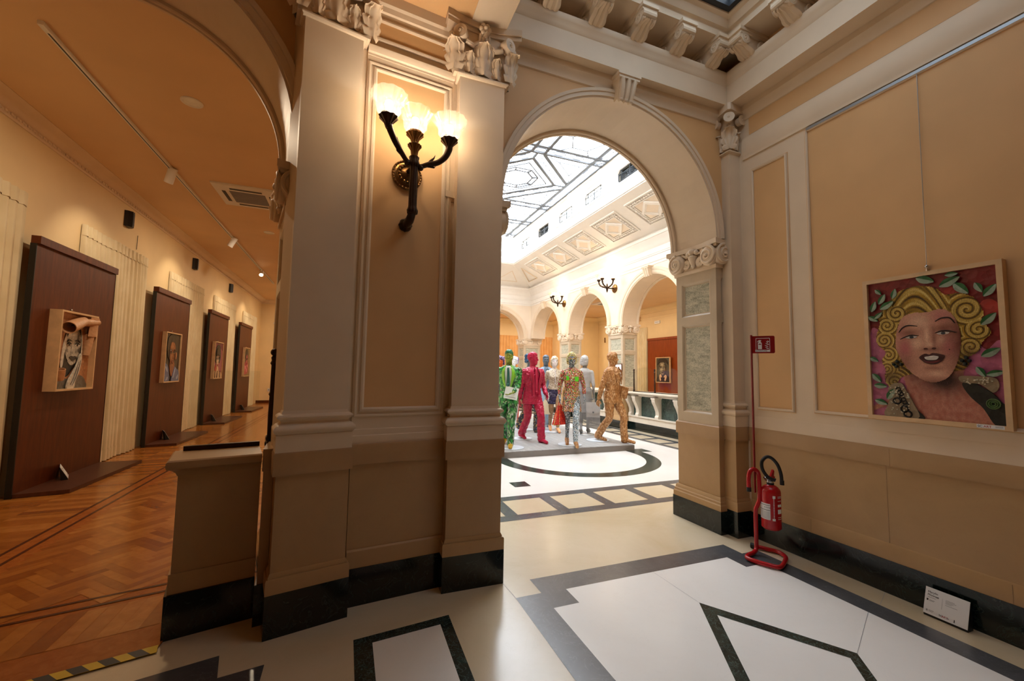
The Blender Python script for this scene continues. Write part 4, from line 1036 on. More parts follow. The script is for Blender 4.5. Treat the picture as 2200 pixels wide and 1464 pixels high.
A.part('shoulder', '#6f6a62', [[(.0, .0), (.04, .1), (.2, .17), (.4, .13), (.6, .17), (.85, .16), (.98, .06), (1, 0)]], .005, .007)
face(A, '#c9c2b4', '#5b554c', .5, .56, 1.12, .95, '#0c0b0a', '#2a2523', '#e3ded4', '#e6e0d4')
A.part('hand', '#d2cbbe', [[(.36, .0), (.4, .12), (.5, .22), (.6, .34), (.66, .46), (.7, .46), (.7, .34), (.66, .22), (.58, .1), (.54, .0)]], .026, .016)
A.lines('finger_gap', '#3a352f', [[(.44, .05), (.53, .18), (.62, .36)], [(.49, .04), (.59, .18), (.67, .38)]], .044, .005)
rm = MB()
def roll(p0, p1, r):
    p0, p1 = V((p0[0] * gw_, p0[1] * gh_, A.z + p0[2])), V((p1[0] * gw_, p1[1] * gh_, A.z + p1[2]))
    d = (p1 - p0).normalized(); T = Matrix.Translation(p0) @ d.to_track_quat('Z', 'Y').to_matrix().to_4x4()
    L = (p1 - p0).length; rm.lathe([(r, 0), (r * .97, L * .5), (r * .8, L), (r * .7, L), (r * .88, L * .5), (r * .9, 0), (r, 0)], 22, 0, T, cap=False)
rm = MB(); roll((.12, .80, .09), (.62, .92, .05), .075); rm.build('cardboard_roll', cmat('#cfa079', .06), A.t); rm = MB(); roll((.6, .9, .06), (.95, .93, .09), .05); rm.build('cardboard_roll', cmat('#cfa079', .06), A.t); rm = MB(); roll((.88, .75, .04), (.84, .45, .03), .05); rm.build('cardboard_roll', cmat('#cfa079', .06), A.t); rm = MB(); roll((.08, .26, .06), (.14, .12, .04), .05)
rm.build('cardboard_roll', cmat('#cfa079', .06), A.t); rm = MB()
rm.grid(lambda u, v: ((.74 + .26 * u) * gw_, (.72 + .27 * v) * gh_, A.z + .07 + .03 * sin(u * 3) + .02 * v), 6, 6)
rm.build('cardboard_sheet', cmat('#cfa079', .06), A.t)
A = Art('portrait', 'mosaic portrait of a dark haired man in a blue shirt on the second gallery panel', gframe(1), gw_, gh_, .07, .022, 'portrait', '#2f2318', 'portraits on the gallery panels')
A.part('hair', '#140d09', [[(.14, .6), (.1, .75), (.16, .9), (.35, .98), (.6, .98), (.8, .9), (.85, .72), (.8, .55), (.7, .45), (.3, .45)]], .003, .008)
A.part('neck', '#8a5030', [[(.34, .4), (.62, .4), (.64, .22), (.5, .1), (.38, .2)]], .004, .008)
face(A, '#a5683f', '#6b3a1e', .46, .57, .95, .98, '#120a06', '#7a4030', '#b59a78', '#c08a5c')
A.part('ear', '#b87b50', [[(.68, .6), (.74, .6), (.74, .5), (.69, .46)]], .01, .008)
A.part('shirt', '#56658f', [[(0, .0), (0, .34), (.1, .36), (.24, .28), (.3, .14), (.3, 0)], [(.5, .0), (.54, .12), (.66, .3), (.78, .27), (.96, .2), (1, 0)]], .01, .008)
A.part('shirt_fold', '#9aa4bd', [[(.02, .3), (.12, .3), (.2, .2), (.12, .22)], [(.56, .1), (.68, .28), (.72, .26), (.62, .08)], [(.1, .02), (.2, .1), (.22, .04)], [(.8, .04), (.9, .14), (.92, .06)]], .017, .003)
A = Art('portrait', 'pink portrait of a pale woman with a black fringe on the third gallery panel', gframe(2), gw_, gh_, .07, .022, 'portrait', '#a05a66', 'portraits on the gallery panels')
A.part('upper_ground', '#6a1c36', [[(0, .8), (0, 1), (1, 1), (1, .78), (.8, .84), (.5, .8), (.3, .86)]], .001, .003, smooth=False)
A.part('hair', '#0e0b0c', [[(.12, .5), (.12, .7), (.2, .86), (.35, .93), (.52, .94), (.68, .86), (.75, .7), (.76, .55), (.62, .42), (.5, .5), (.3, .42)]], .004, .008)
A.part('shoulder', '#d9b48f', [[(0, 0), (.02, .18), (.2, .22), (.3, .3), (.52, .3), (.6, .2), (.9, .14), (1, 0)]], .004, .008)
face(A, '#e6c9a6', '#9c6a50', .4, .5, .8, .85, '#17100f', '#a0382f', '#efe4d2', '#f2dcbc')
A.part('fringe', '#0e0b0c', [[(.2, .66), (.24, .8), (.4, .86), (.56, .82), (.64, .7), (.62, .56), (.52, .66), (.4, .6), (.36, .68), (.26, .6)]], .018, .006)
A.part('scarf', '#a82a28', [[(.06, .28), (.2, .36), (.28, .3), (.24, .2), (.12, .2)]], .014, .008)
A.part('strap', '#20140f', [[(.14, .0), (.12, .16), (.16, .18), (.2, 0)], [(.72, 0), (.7, .18), (.74, .18), (.78, 0)], [(.36, .02), (.42, .2), (.46, .02)]], .013, .005)
A = Art('portrait', 'red and pink portrait of a dark haired figure on the fourth gallery panel', gframe(3), gw_, gh_, .07, .022, 'portrait', '#8d7648', 'portraits on the gallery panels')
A.part('hair', '#241512', [[(.2, .62), (.2, .86), (.36, .95), (.56, .95), (.7, .84), (.7, .62), (.5, .7)]], .004, .008)
A.part('body', '#b0384a', [[(0, .08), (.1, .4), (.2, .5), (.66, .5), (.76, .3), (.72, .1), (.4, .06)]], .004, .008)
face(A, '#c65a62', '#8d2838', .44, .56, .9, .8, '#3a1016', '#7d1a2a', '#e0a8a0', '#dd8f8c')
A.part('flower', '#d98a94', [ell(.2, .3, .1, .07), ell(.45, .2, .1, .07), ell(.6, .36, .07, .06)], .012, .006)

# 3 portrait beyond the arcade on the right and the darker one on the far wall
RX = 11.7
panel_stand('brown display panel with a portrait, in the far gallery beyond the balustrade', RX, 12.1, 14.18, 2.95, -1, None, 'walnutr')
A = Art('portrait', 'black and white caricature portrait of a man with a black bow tie beyond the balustrade', frame_T((RX - .10, 13.56, 1.17), (0, -1, 0), (0, 0, 1)), .74, .95, .06, .03, 'portrait', '#4a4a40')
A.part('hair', '#1c1813', [[(.1, .7), (.14, .9), (.3, .98), (.6, .99), (.82, .92), (.9, .72), (.7, .82), (.4, .84), (.2, .78)]], .003, .008)
A.part('suit', '#14120f', [[(0, 0), (.02, .14), (.24, .26), (.5, .2), (.78, .28), (.98, .14), (1, 0)]], .004, .008)
face(A, '#8f8168', '#3a3126', .48, .56, 1.25, 1.0, '#0d0b09', '#4a3a2c', '#d9cdb2', '#cdbf9e')
A.part('collar', '#e0b994', [[(.24, .24), (.34, .32), (.44, .18), (.3, .04)], [(.56, .18), (.7, .3), (.8, .22), (.68, .04)]], .012, .008)
A.part('bow_tie', '#0b0a09', [[(.36, .2), (.5, .16), (.64, .2), (.62, .1), (.5, .12), (.4, .08)]], .02, .006)
A = Art('portrait', 'small dark portrait of a pale face, seen between the sculptures on the far orange wall', frame_T((9.95, 18.0, .92), (1, 0, 0), (0, 0, 1)), .74, 1.1, .06, .04, 'portrait', '#2c241c')
A.part('head', '#d8a878', [[(.3, .5), (.24, .7), (.3, .9), (.5, .96), (.72, .9), (.78, .7), (.7, .5), (.6, .36), (.42, .36)]], .004, .008)
A.part('hair_shadow', '#1b1510', [[(.2, .3), (.3, .62), (.4, .6), (.36, .4)], [(.6, .6), (.72, .62), (.78, .3), (.64, .38)]], .01, .006)
A.part('glasses', '#0d0b0a', [ell(.4, .62, .1, .05), ell(.63, .62, .1, .05)], .013, .006)
A.part('collar', '#1a1714', [[(.1, 0), (.2, .24), (.5, .3), (.8, .24), (.9, 0)]], .006, .008)
# ------------------------------------------------------------------ the lit wall lamp on the pier
def shade(par, c, sc=1.0, lit=True):
    m = MB(); T = Matrix.Translation(c) @ Matrix.Scale(sc, 4)
    m.lathe([(.04, .0), (.062, .012), (.078, .035), (.08, .055), (.074, .068), (.085, .085), (.108, .115), (.12, .135), (.118, .138), (.083, .09), (.071, .07), (.077, .055), (.074, .036), (.058, .015), (.038, .003)], 48, 0, T, .045, 12, cap=False)
    m.build('glass_shade', 'glassb', par, smooth=60)
    b = MB(); b.lathe([(.001, .005), (.014, .01), (.02, .04), (.028, .07), (.022, .095), (.001, .105)], 14, 0, T, cap=False); b.build('bulb', 'bulb', par)
def cup(mb, c, r=.05, T=None):
    mb.lathe([(.014, -.085), (.02, -.07), (.026, -.05), (r * .8, -.03), (r * 1.05, -.015), (r * 1.1, -.008), (r, -.002), (r * .8, .0), (r * .78, .012), (.01, .012)], 40, 0, (T or Matrix.Identity(4)) @ Matrix.Translation(c), .07, 10)
def sprig(mb, p, d, r):
    p, d = V(p), V(d); mb.tube([p, p + d * .4 + V((0, 0, .008)), p + d * .8 + V((0, 0, .014)), p + d + V((0, 0, .03))], [r, r * .9, r * .5, r * .1], 8)
    q = p + d; mb.ball(tuple(p), r * 1.1, 5)
sc_loc = pm(.297, 2.88, -.034)
s_ = thing('wall_lamp', 'lit bronze wall lamp with three glass shades on the cream pier', 'wall lamp', tuple(sc_loc), R(6.03))
m = MB()
Ty = Matrix.Rotation(pi / 2, 4, 'X')
m.lathe([(.0, 0), (.105, 0), (.108, .012), (.1, .022), (.09, .018), (.078, .022), (.07, .034), (.052, .032), (.04, .04), (.025, .05), (0, .052)], 40, 0, Ty)
for i in range(30): m.ball((.099 * cos(i * pi / 15), -.02, .099 * sin(i * pi / 15)), .0075, 4)
for i in range(16): m.ball((.06 * cos(i * pi / 8), -.034, .06 * sin(i * pi / 8)), .011, 4)
m.build('rosette', 'bronze2', s_)
sx, sy = .004, -.19
m = MB(); m.tube([(0, -.04, .01), (.002, -.11, .01), (sx, sy, .012)], [.016, .013, .016], 10); m.build('bracket', 'bronze', s_); m = MB()
m.tube([(0, -.01, -.365), (.001, -.06, -.368), (sx, -.12, -.362), (sx, -.165, -.345), (sx, sy, -.31)], [.03, .03, .029, .027, .026], 12)
m.lathe([(0, 0), (.044, 0), (.046, .02), (.036, .04), (.03, .05), (0, .055)], 20, 0, Matrix.Translation((0, 0, -.365)) @ Ty, .06, 8)
m.build('bracket', 'bronze', s_)
m = MB(); m.lathe([(.0, -.34), (.034, -.338), (.036, -.32), (.03, -.305), (.027, -.29), (.0265, -.02), (.034, -.01), (.036, .01), (.03, .03), (.034, .05), (.0, .055)], 48, 0, Matrix.Translation((sx, sy, 0)), .05, 12)
m.build('stem', 'bronze', s_)
m = MB(); m.lathe([(.02, .04), (.022, .07), (.026, .1), (.042, .125), (.047, .132), (.04, .138), (.024, .14), (.024, .16), (.03, .18), (.05, .2), (.058, .21), (.055, .218), (.042, .222), (.042, .232), (0, .233)], 48, 0, Matrix.Translation((sx, sy, 0)), .06, 12)
m.build('centre_branch', 'bronze2', s_)
shade(s_, (sx, sy, .228))
for nm, pth, cp in (('left', [(sx, sy, .01), (-.045, sy - .01, .01), (-.09, sy - .03, .05), (-.135, sy - .05, .1), (-.17, sy - .068, .155), (-.185, sy - .074, .19)], (-.187, sy - .075, .245)),
                    ('right', [(sx, sy, .01), (.05, sy, .0), (.1, sy - .008, .022), (.165, sy - .012, .05), (.215, sy - .018, .1), (.238, sy - .021, .155)], (.24, sy - .021, .235))):
    m = MB(); q = crv(pth + [(cp[0], cp[1], cp[2] - .06)], 6, False); k = len(q)
    m.tube(q, [.013 + .013 * (i / k) for i in range(k)], 12)
    m.ball(tuple(V(pth[1]) + V((0, 0, -.012))), .02, 8)
    dr = (V(pth[3]) - V(pth[1])).normalized()
    sprig(m, V(pth[2]) + V((0, 0, .006)), dr * .05 + V((0, 0, .02)), .011); sprig(m, V(pth[2]) + V((0, 0, -.01)), dr * .055 + V((.0, 0, -.045)), .011)
    cup(m, (cp[0], cp[1], cp[2]), .054)
    m.build('branch', 'bronze', s_); shade(s_, cp)
LAMPS = [s_.matrix_basis @ V((sx, sy, .30)), s_.matrix_basis @ V((-.187, sy - .075, .32)), s_.matrix_basis @ V((.24, sy - .021, .31))]

# smaller lamps over the atrium piers
def wall_bracket(label, loc, rz):
    t = thing('wall_lamp', label, 'wall lamp', loc, rz, 'bronze lamps over the arcade piers')
    m = MB(); m.lathe([(0, 0), (.12, 0), (.12, .02), (.1, .04), (.06, .05), (0, .06)], 28, 0, Ty); m.build('rosette', 'bronze2', t)
    m = MB(); m.tube([(0, -.05, 0), (0, -.16, -.01), (0, -.26, .0)], [.022, .018, .022], 8); m.ball((0, -.26, 0), .045, 8); m.lathe([(0, -.14), (.015, -.12), (.03, -.06), (.03, .02), (.02, .1), (0, .13)], 12, 0, Matrix.Translation((0, -.26, 0)))
    for cp in ((.20, -.2, .22), (-.17, -.42, .24), (.12, -.5, .22)):
        q = crv([(0, -.26, .0), (cp[0] * .4, -.26 + (cp[1] + .26) * .4, .02), (cp[0] * .85, -.26 + (cp[1] + .26) * .85, .08), (cp[0], cp[1], .17)], 5, False)
        m.tube(q, [.03 - .012 * abs(sin(i)) for i in range(len(q))], 8)
        cup(m, cp, .05)
    m.build('branches', 'bronze', t)
    for cp in ((.20, -.2, .22), (-.17, -.42, .24), (.12, -.5, .22)): shade(t, cp, .95)
    return t
wall_bracket('bronze wall lamp over the nearer granite pier of the atrium arcade', (6.9, 9.78, 3.88), R(-90))
wall_bracket('bronze wall lamp over the farther granite pier of the atrium arcade', (6.9, 12.755, 3.88), R(-90))

# ------------------------------------------------------------------ fire extinguisher on its stand
st = thing('extinguisher_stand', 'red tubular floor stand with a square extinguisher sign on a thin pole', 'stand', (3.265, 2.62, 0))
def o3(x, y, z): return (x - 3.265, y - 2.62, z)
base = crv([o3(3.335, 2.69, .024), o3(3.38, 2.62, .022), o3(3.42, 2.54, .022), o3(3.385, 2.455, .022), o3(3.30, 2.40, .022), o3(3.175, 2.345, .022), o3(3.125, 2.38, .022), o3(3.065, 2.52, .022), o3(3.10, 2.575, .022), o3(3.2, 2.60, .022)], 6, False)
m = MB(); m.tube(base, .0165, 12); m.build('base_loop', 'red', st)
pole = crv([o3(3.2, 2.60, .022), o3(3.25, 2.612, .04), o3(3.265, 2.62, .10), o3(3.265, 2.62, .34), o3(3.276, 2.61, .40), o3(3.29, 2.60, .46), o3(3.29, 2.60, .62), o3(3.283, 2.605, .675), o3(3.25, 2.615, .70), o3(3.215, 2.625, .68), o3(3.205, 2.63, .62), o3(3.205, 2.63, .545)], 7, False)
m = MB(); m.tube(pole, .0165, 12); m.build('pole', 'red', st)
m = MB(); m.tube([o3(3.205, 2.63, .55), o3(3.205, 2.63, .515)], .0185, 12); m.build('end_cap', 'rubber', st)
m = MB(); m.tube([o3(3.335, 2.69, .024), o3(3.318, 2.72, .024)], .0215, 12); m.build('foot_cap', 'rubber', st)
m = MB(); m.box(-.004, .0, .5, .014, .008, 1.85); m.build('sign_pole', 'dred', st, smooth=0)
dS = V((.62, -.785, 0)).normalized()
TS = frame_T((.006, .0, 1.69), dS, (0, 0, 1))
pl = MB(); P = []
for (cx_, cy_, a0) in ((.158, .012, -90), (.158, .138, 0)): P += [(cx_ + .012 * cos(R(a0 + k * 15)), cy_ + .012 * sin(R(a0 + k * 15))) for k in range(7)]
pl.prism([(0, 0)] + P + [(0, .15)], -.002, .002, 0, TS); sg = pl.build('sign_plate', 'dred', st, smooth=0)
pg = MB(); F = lambda x0, y0, x1, y1: pg.box(x0, y0, .002, x1, y1, .0028, 0, TS)
F(.032, .128, .132, .132); F(.03, .03, .033, .13); F(.132, .03, .135, .13); F(.025, .012, .135, .03)
F(.045, .036, .075, .088); pg.prism([(.045, .088), (.075, .088), (.066, .1), (.054, .1)], .002, .0028, 0, TS)
pg.prism([(.055, .1), (.065, .1), (.072, .112), (.058, .115), (.045, .108), (.04, .096), (.043, .094), (.048, .103)], .002, .0028, 0, TS)
for (xa, ya) in ((.098, .04), (.094, .058), (.1, .075), (.106, .092), (.114, .098)):
    w_ = .028 if ya < .09 else .014
    pg.prism([(xa, ya + .012), (xa + w_ * .5, ya), (xa + w_, ya - .002), (xa + w_, ya + .004), (xa + w_ * .6, ya + .008)], .002, .0028, 0, TS)
pg.build('pictogram', 'paper', st, smooth=0)
MB().box(.05, .074, .0029, .07, .082, .0032, 0, TS).build('band', 'dred', st, smooth=0)
txt('ESTINTORE', .0165, 'ink', st, TS @ Matrix.Translation((.029, .0155, .0031)))

ex = thing('fire_extinguisher', 'red fire extinguisher with a black hose hanging on the tubular stand', 'fire extinguisher', (3.352, 2.545, .222))
m = MB(); rr = .074
m.lathe([(0, .012), (.03, .002), (rr - .012, .0), (rr, .012), (rr, .30)] + [(rr * cos(a * pi / 16), .30 + .062 * sin(a * pi / 16)) for a in range(1, 7)] + [(.022, .366), (.022, .375), (0, .375)], 40)
m.build('cylinder', 'red', ex)
m = MB(); m.lathe([(0, .372), (.024, .372), (.024, .39), (.018, .395), (.018, .42), (.0, .422)], 16); m.tube([(-.045, .01, .41), (.03, 0, .405), (.05, -.01, .40)], .011, 8); m.tube([(-.045, .01, .41), (-.05, .012, .408)], [.019, .018], 12)
m.build('valve', 'chrome', ex)
m = MB(); m.lathe([(0, .36), (.028, .36), (.028, .376), (0, .377)], 16); m.build('collar', 'rubber', ex)
m = MB(); m.prism([(-.0, .43), (.035, .42), (.042, .47), (.03, .482)], -.008, .008, 0, Ty); m.prism([(-.01, .415), (.045, .41), (.045, .425), (-.01, .43)], -.009, .009, 0, Ty); m.build('lever', 'red', ex)
u = V((.75, -.66, 0)).normalized()
hs = [(.02, .40), (-.03, .42), (-.07, .48), (-.075, .545), (-.04, .588), (.0, .58), (.04, .53), (.062, .46), (.068, .385)]
m = MB(); m.tube(crv([(u.x * a + .0, u.y * a - .02, b) for a, b in hs], 6, False), .0135, 10); m.build('hose', 'rubber', ex)
m = MB(); a, b = .069, .40; m.tube([(u.x * a, u.y * a - .02, .405), (u.x * a, u.y * a - .02, .368)], .0165, 10); m.build('nozzle', 'blackp', ex)
def wrap(a0, a1, z0, z1, nm, mt, off=.0008):
    m = MB(); n = 12; m.grid(lambda p, q: ((rr + off) * cos(R(a0 + (a1 - a0) * p)), (rr + off) * sin(R(a0 + (a1 - a0) * p)), z0 + (z1 - z0) * q), n, 1); return m.build(nm, mt, ex, smooth=60)
vd = math.degrees(atan2(-2.545, -3.352))
wrap(vd - 82, vd - 4, .085, .215, 'paper_tag', 'paper')
for zz in (.2, .16): wrap(vd - 80, vd - 6, zz, zz + .004, 'printed_line', 'ink', .0012)
for k in range(6): wrap(vd - 78, vd - 8, .095 + .01 * k, .0975 + .01 * k, 'printed_line', 'inkg', .0012)
for k in range(4): wrap(vd - 40 + k * 10, vd - 34 + k * 10, .18, .188, 'printed_mark', 'inkg', .0012)
for k in range(13): wrap(vd + 14, vd + 19, .105 + .0125 * k, .112 + .0125 * k, 'printed_letter', 'paper')
wrap(vd + 10, vd + 26, .262, .283, 'printed_letter', 'paper'); wrap(vd + 7, vd + 24, .082, .1, 'printed_letter', 'paper')
for zz, h_ in ((.275, .004), (.265, .003), (.24, .003), (.195, .02), (.14, .035), (.11, .003), (.095, .003)): wrap(vd + 40, vd + 72, zz, zz + h_, 'printed_line', 'paper')
# ------------------------------------------------------------------ atrium
TR = LT(6.9, 15.62, -90)
AR = [(15.62 - y, 1.13) for y in (14.243, 11.268, 8.293, 5.318)]
war = arch_wall('wall_atrium_right', 'cream arcade wall along the right of the atrium', TR, -.6, 12.0, AR, 5.0, .5, 'peach', 'tan')
for (c, r) in AR: archivolt(TR, c, r, .17, war, proj=.05, back=True, thick=.5)
TF = LT(0, 15.62, 0)
waf = arch_wall('wall_atrium_far', 'cream arcade wall at the far end of the atrium', TF, .5, 7.4, [(2.22, 1.13), (5.46, 1.13)], 5.0, .5, 'peach', 'tan')
for c in (2.22, 5.46): archivolt(TF, c, 1.13, .17, waf, proj=.05, back=True, thick=.5)
struct(MB().box(.45, 3.6, 0, .78, 15.62, 5).build('wall_atrium_left', 'peach', smooth=0), 'peach wall on the hidden left of the atrium')
struct(MB().box(3.87, 3.04, 0, 12.0, 3.6, 7).build('wall_atrium_near', 'peach', smooth=0), 'peach wall on the near side of the atrium')
struct(MB().box(.45, 3.6, 4.35, 7.2, 3.93, 5).build('wall_atrium_near_upper', 'peach', smooth=0), 'peach wall over the arch, atrium side')
for i, y in enumerate((6.805, 9.78, 12.755)):
    pier(['granite arcade pier hidden by the jamb of the near arch', 'granite arcade pier behind the bronze coloured figure, with a white notice', 'granite arcade pier behind the bead covered figure'][i], TR @ Matrix.Translation((15.62 - y, .25, 0)), .70, .5, 'flr')
pier('granite corner pier at the far end of the atrium, behind the crimson figure', LT(6.97, 15.95, 0), .76, .66, 'fl')
pier('granite pier in the middle of the far arcade', LT(3.84, 15.87, 0), .98, .5, 'flr')
for i, (c, lb) in enumerate(((AR[2][0], 'first visible arch of the right arcade'), (AR[1][0], 'second arch of the right arcade'), (AR[0][0], 'third arch of the right arcade'))):
    keystone(TR @ Matrix.Translation((c, -.03, 0)), 'scrolled keystone of the ' + lb, None, 4.0, 'cream', 1.1)
keystone(TF @ Matrix.Translation((5.46, -.03, 0)), 'scrolled keystone of the far arcade arch', None, 4.0, 'cream', 1.1)
ring = [(6.9, 15.62, 0), (6.9, 3.93, 0), (.78, 3.93, 0), (.78, 15.62, 0)]
e = MB(); e.sweep(ring, Z, [(-.05, 4.19), (.012, 4.19), (.012, 4.24), (.03, 4.26), (.03, 4.40), (.045, 4.41), (.045, 4.44), (.055, 4.45), (.055, 4.58), (.07, 4.60), (.09, 4.66), (.12, 4.72), (.16, 4.76), (.18, 4.80), (.2, 4.81), (.2, 4.88), (.17, 4.90), (.12, 4.93), (.12, 4.96), (-.05, 4.96)], True)
at = struct(e.build('trim_atrium_entablature', 'white'), 'white stepped entablature round the atrium')
cov = MB(); cp = [(.1, 4.94)] + [(.12 + 1.19 * t, 4.95 + .55 * (t ** .92)) for t in [i / 10 for i in range(11)]] + [(1.31, 5.62), (.1, 5.62)]
cov.sweep(ring, Z, cp, True); ceil2 = struct(cov.build('ceiling_atrium_cove', 'white', smooth=25), 'white coved ceiling round the skylight with diamond coffers')
led = MB(); led.sweep(ring, Z, [(1.15, 5.5), (1.27, 5.5), (1.29, 5.515), (1.337, 5.53), (1.337, 5.56), (1.345, 5.58), (1.345, 5.74), (1.335, 5.76), (1.355, 5.775), (1.355, 5.80), (1.15, 5.80)], True)
struct(led.build('trim_skylight_ledge', 'white'), 'white moulded ledge under the skylight windows')
top = MB(); top.sweep(ring, Z, [(1.1, 6.36), (1.215, 6.36), (1.23, 6.38), (1.25, 6.39), (1.27, 6.42), (1.31, 6.44), (1.34, 6.46), (1.34, 6.53), (1.1, 6.53)], True)
struct(top.build('trim_skylight_cornice', 'white'), 'white cornice under the skylight glazing')
XC = 5.70
# coffers on the cove
def cofT(y):
    k = .55 / 1.19
    return frame_T((6.185, y, 4.95 + (6.78 - 6.185) * k - .004), (0, 1, 0), (-1, 0, k))
def coffer(par, y, rot=False, sc=1.0):
    T = cofT(y) @ Matrix.Scale(sc, 4); z_ = -1
    q = lambda a, b: [(-a, -b, 0), (a, -b, 0), (a, b, 0), (-a, b, 0)]
    m = MB()
    for a, b in ((.52, .40), (.36, .27)):
        m.sweep(q(a, b), (0, 0, -1), [(0, -.01), (0, .018), (-.02, .018), (-.03, .006), (-.03, -.01)], True, T=T)
    m.build('coffer_frame', 'white', par)
    g = MB(); random.seed(int(y * 10))
    for sg in (-1, 1):
        for i in range(13): g.ball((-.46 + .92 * i / 12, sg * .335, -.008), .03 + .006 * (i % 2), 4, 0, (1.1, .9, .5), T)
        for i in range(8): g.ball((sg * .44, -.27 + .54 * i / 7, -.008), .03 + .006 * (i % 2), 4, 0, (1, 1.1, .5), T)
    g.build('leaf_border', 'white', par)
    MB().add([T @ V((x, y_, -.004)) for x, y_ in ((-.35, -.26), (.35, -.26), (.35, .26), (-.35, .26))], [(0, 1, 2, 3)]).build('coffer_ground', 'peach', par, smooth=0)
    m = MB(); dd = [(-.36, 0, 0), (0, -.27, 0), (.36, 0, 0), (0, .27, 0)]
    m.sweep(dd, (0, 0, -1), [(.0, 0), (.0, .05), (.05, .06), (.06, .04), (.085, .04), (.085, 0)], True, T=T); m.build('diamond_frame', 'white', par)
    MB().add([T @ V((x, y_, -.035)) for x, y_ in ((-.26, 0), (0, -.19), (.26, 0), (0, .19))], [(0, 1, 2, 3)]).build('diamond_field', 'peach', par, smooth=0)
for k in range(6): coffer(ceil2, 5.85 + 1.475 * k)
m = MB()
for cx_, cy_, T in ((0, 0, cofT(14.6)),): m.sweep([(-.33, -.36, 0), (.38, -.36, 0), (-.33, .30, 0)], (0, 0, -1), [(0, -.01), (0, .018), (-.025, .018), (-.03, .004), (-.03, -.01)], True, T=T)
kk = .55 / 1.19
TFc = frame_T((5.62, 15.5 - .52, 4.95 + .595 * kk - .004), (-1, 0, 0), (0, -1, kk))
m.sweep([(-.45, -.30, 0), (.35, -.30, 0), (-.05, .30, 0)], (0, 0, -1), [(0, -.01), (0, .018), (-.025, .018), (-.03, .004), (-.03, -.01)], True, T=TFc)
m.build('triangle_coffer', 'cream', ceil2)
# clerestory with windows
wy = [7.56 + 1.483 * k for k in range(-1, 5)]; ww, z0, z1 = .86, 5.94, 6.255
def clere(T, centres, L0, L1, nm, lb):
    c = MB(); c.box(L0, 0, 5.79, L1, .1, z0, 0, T); c.box(L0, 0, z1, L1, .1, 6.5, 0, T)
    x = L0
    for s in sorted(centres): c.box(x, 0, z0, s - ww / 2, .1, z1, 0, T); x = s + ww / 2
    c.box(x, 0, z0, L1, .1, z1, 0, T)
    for s in centres:
        for sg in (-1, 1):
            for zc, zs in ((z0, 1), (z1, -1)):
                Tm = T @ Matrix(((1, 0, 0, 0), (0, 0, 1, 0), (0, 1, 0, 0), (0, 0, 0, 1)))
                c.prism([(s + sg * ww / 2, zc), (s + sg * (ww / 2 - .07), zc), (s + sg * ww / 2, zc + zs * .07)], 0, .1, 0, Tm)
    return struct(c.build(nm, 'white', smooth=0), lb)
TCr = LT(XC, 15.0, -90)
clere(TCr, [15.0 - y for y in wy], .3, 10.5, 'wall_clerestory_right', 'white band of small grilled windows under the skylight')
TCf = LT(0, 14.43, 0)
clere(TCf, [3.84 - .95, 3.84 + .92], 1.9, 5.8, 'wall_clerestory_far', 'white window band at the far end of the skylight')
struct(MB().box(1.9, 4.8, 5.79, 1.98, 14.5, 6.5).build('wall_clerestory_left', 'white', smooth=0), 'white band below the skylight, left')
struct(MB().box(1.9, 5.0, 5.79, 5.8, 5.1, 6.5).build('wall_clerestory_near', 'white', smooth=0), 'white band below the skylight, near side')
def cwin(n, T, s, dark):
    g = MB(); zc = (z0 + z1) / 2; hw = ww / 2
    oct_ = [(s - hw + .06, z0), (s + hw - .06, z0), (s + hw, z0 + .06), (s + hw, z1 - .06), (s + hw - .06, z1), (s - hw + .06, z1), (s - hw, z1 - .06), (s - hw, z0 + .06)]
    g.tube([(a, .05, b) for a, b in oct_], .014, 6, closed=True, T=T)
    for xx in (0, -hw + .13, hw - .13): g.box(s + xx - .008, .04, z0, s + xx + .008, .06, z1, 0, T)
    for zz in (z0 + .22, z0 + .06): g.box(s - hw, .04, zz - .007, s + hw, .06, zz + .007, 0, T)
    for a in range(10): g.tube([(s + .03 * (a - 4.5) , .045, z0 + .07), (s + .075 * (a - 4.5) * .9, .045, z0 + .15), (s + .03 * (a - 4.5), .045, z0 + .21)], .005, 5, T=T)
    g.tube([(s + .06 * cos(k * pi / 6), .045, z0 + .14 + .05 * sin(k * pi / 6)) for k in range(12)], .006, 5, closed=True, T=T)
    o = struct(g.build('window_%d' % n, 'iron'), 'small grilled clerestory window number %d' % n)
    MB().box(s - hw, .075, z0, s + hw, .08, z1, 0, T).build('pane', 'pane', o, smooth=0)
    if dark: MB().box(s - hw, .1, z0, s + hw, .13, z1, 0, T).build('dark_backing', 'inkg' if 0 else 'blackp', o, smooth=0)  # added black panel stands in for the darkness seen through the glass
for i, y in enumerate(wy): cwin(2 + i, TCr, 15.0 - y, i in (1, 4))
cwin(9, TCf, 3.84 + .92, False)
for i, y in enumerate((6.82, 8.30, 9.785, 11.27, 12.75, 14.1)):
    t = thing('globe_lamp', ['white globe lamp between the skylight windows hidden by the arch', 'white globe lamp beside the dark window nearest the arch', 'white globe lamp between the two pale windows under the skylight', 'white globe lamp beside the middle pale window', 'white globe lamp beyond the second dark window', 'white globe lamp at the far corner of the skylight'][i], 'lamp', (XC, y, 6.18), 0, 'white globe lamps under the skylight')
    MB().box(-.10, -.16, -.38, 0, .16, .18).build('pedestal', 'white', t, smooth=0)
    MB().tube([(-.1, 0, -.05), (-.2, 0, -.06), (-.23, 0, 0)], .02, 8).build('arm', 'white', t)
    MB().ball((-.23, 0, .11), .11, 10).build('globe', 'globe', t)
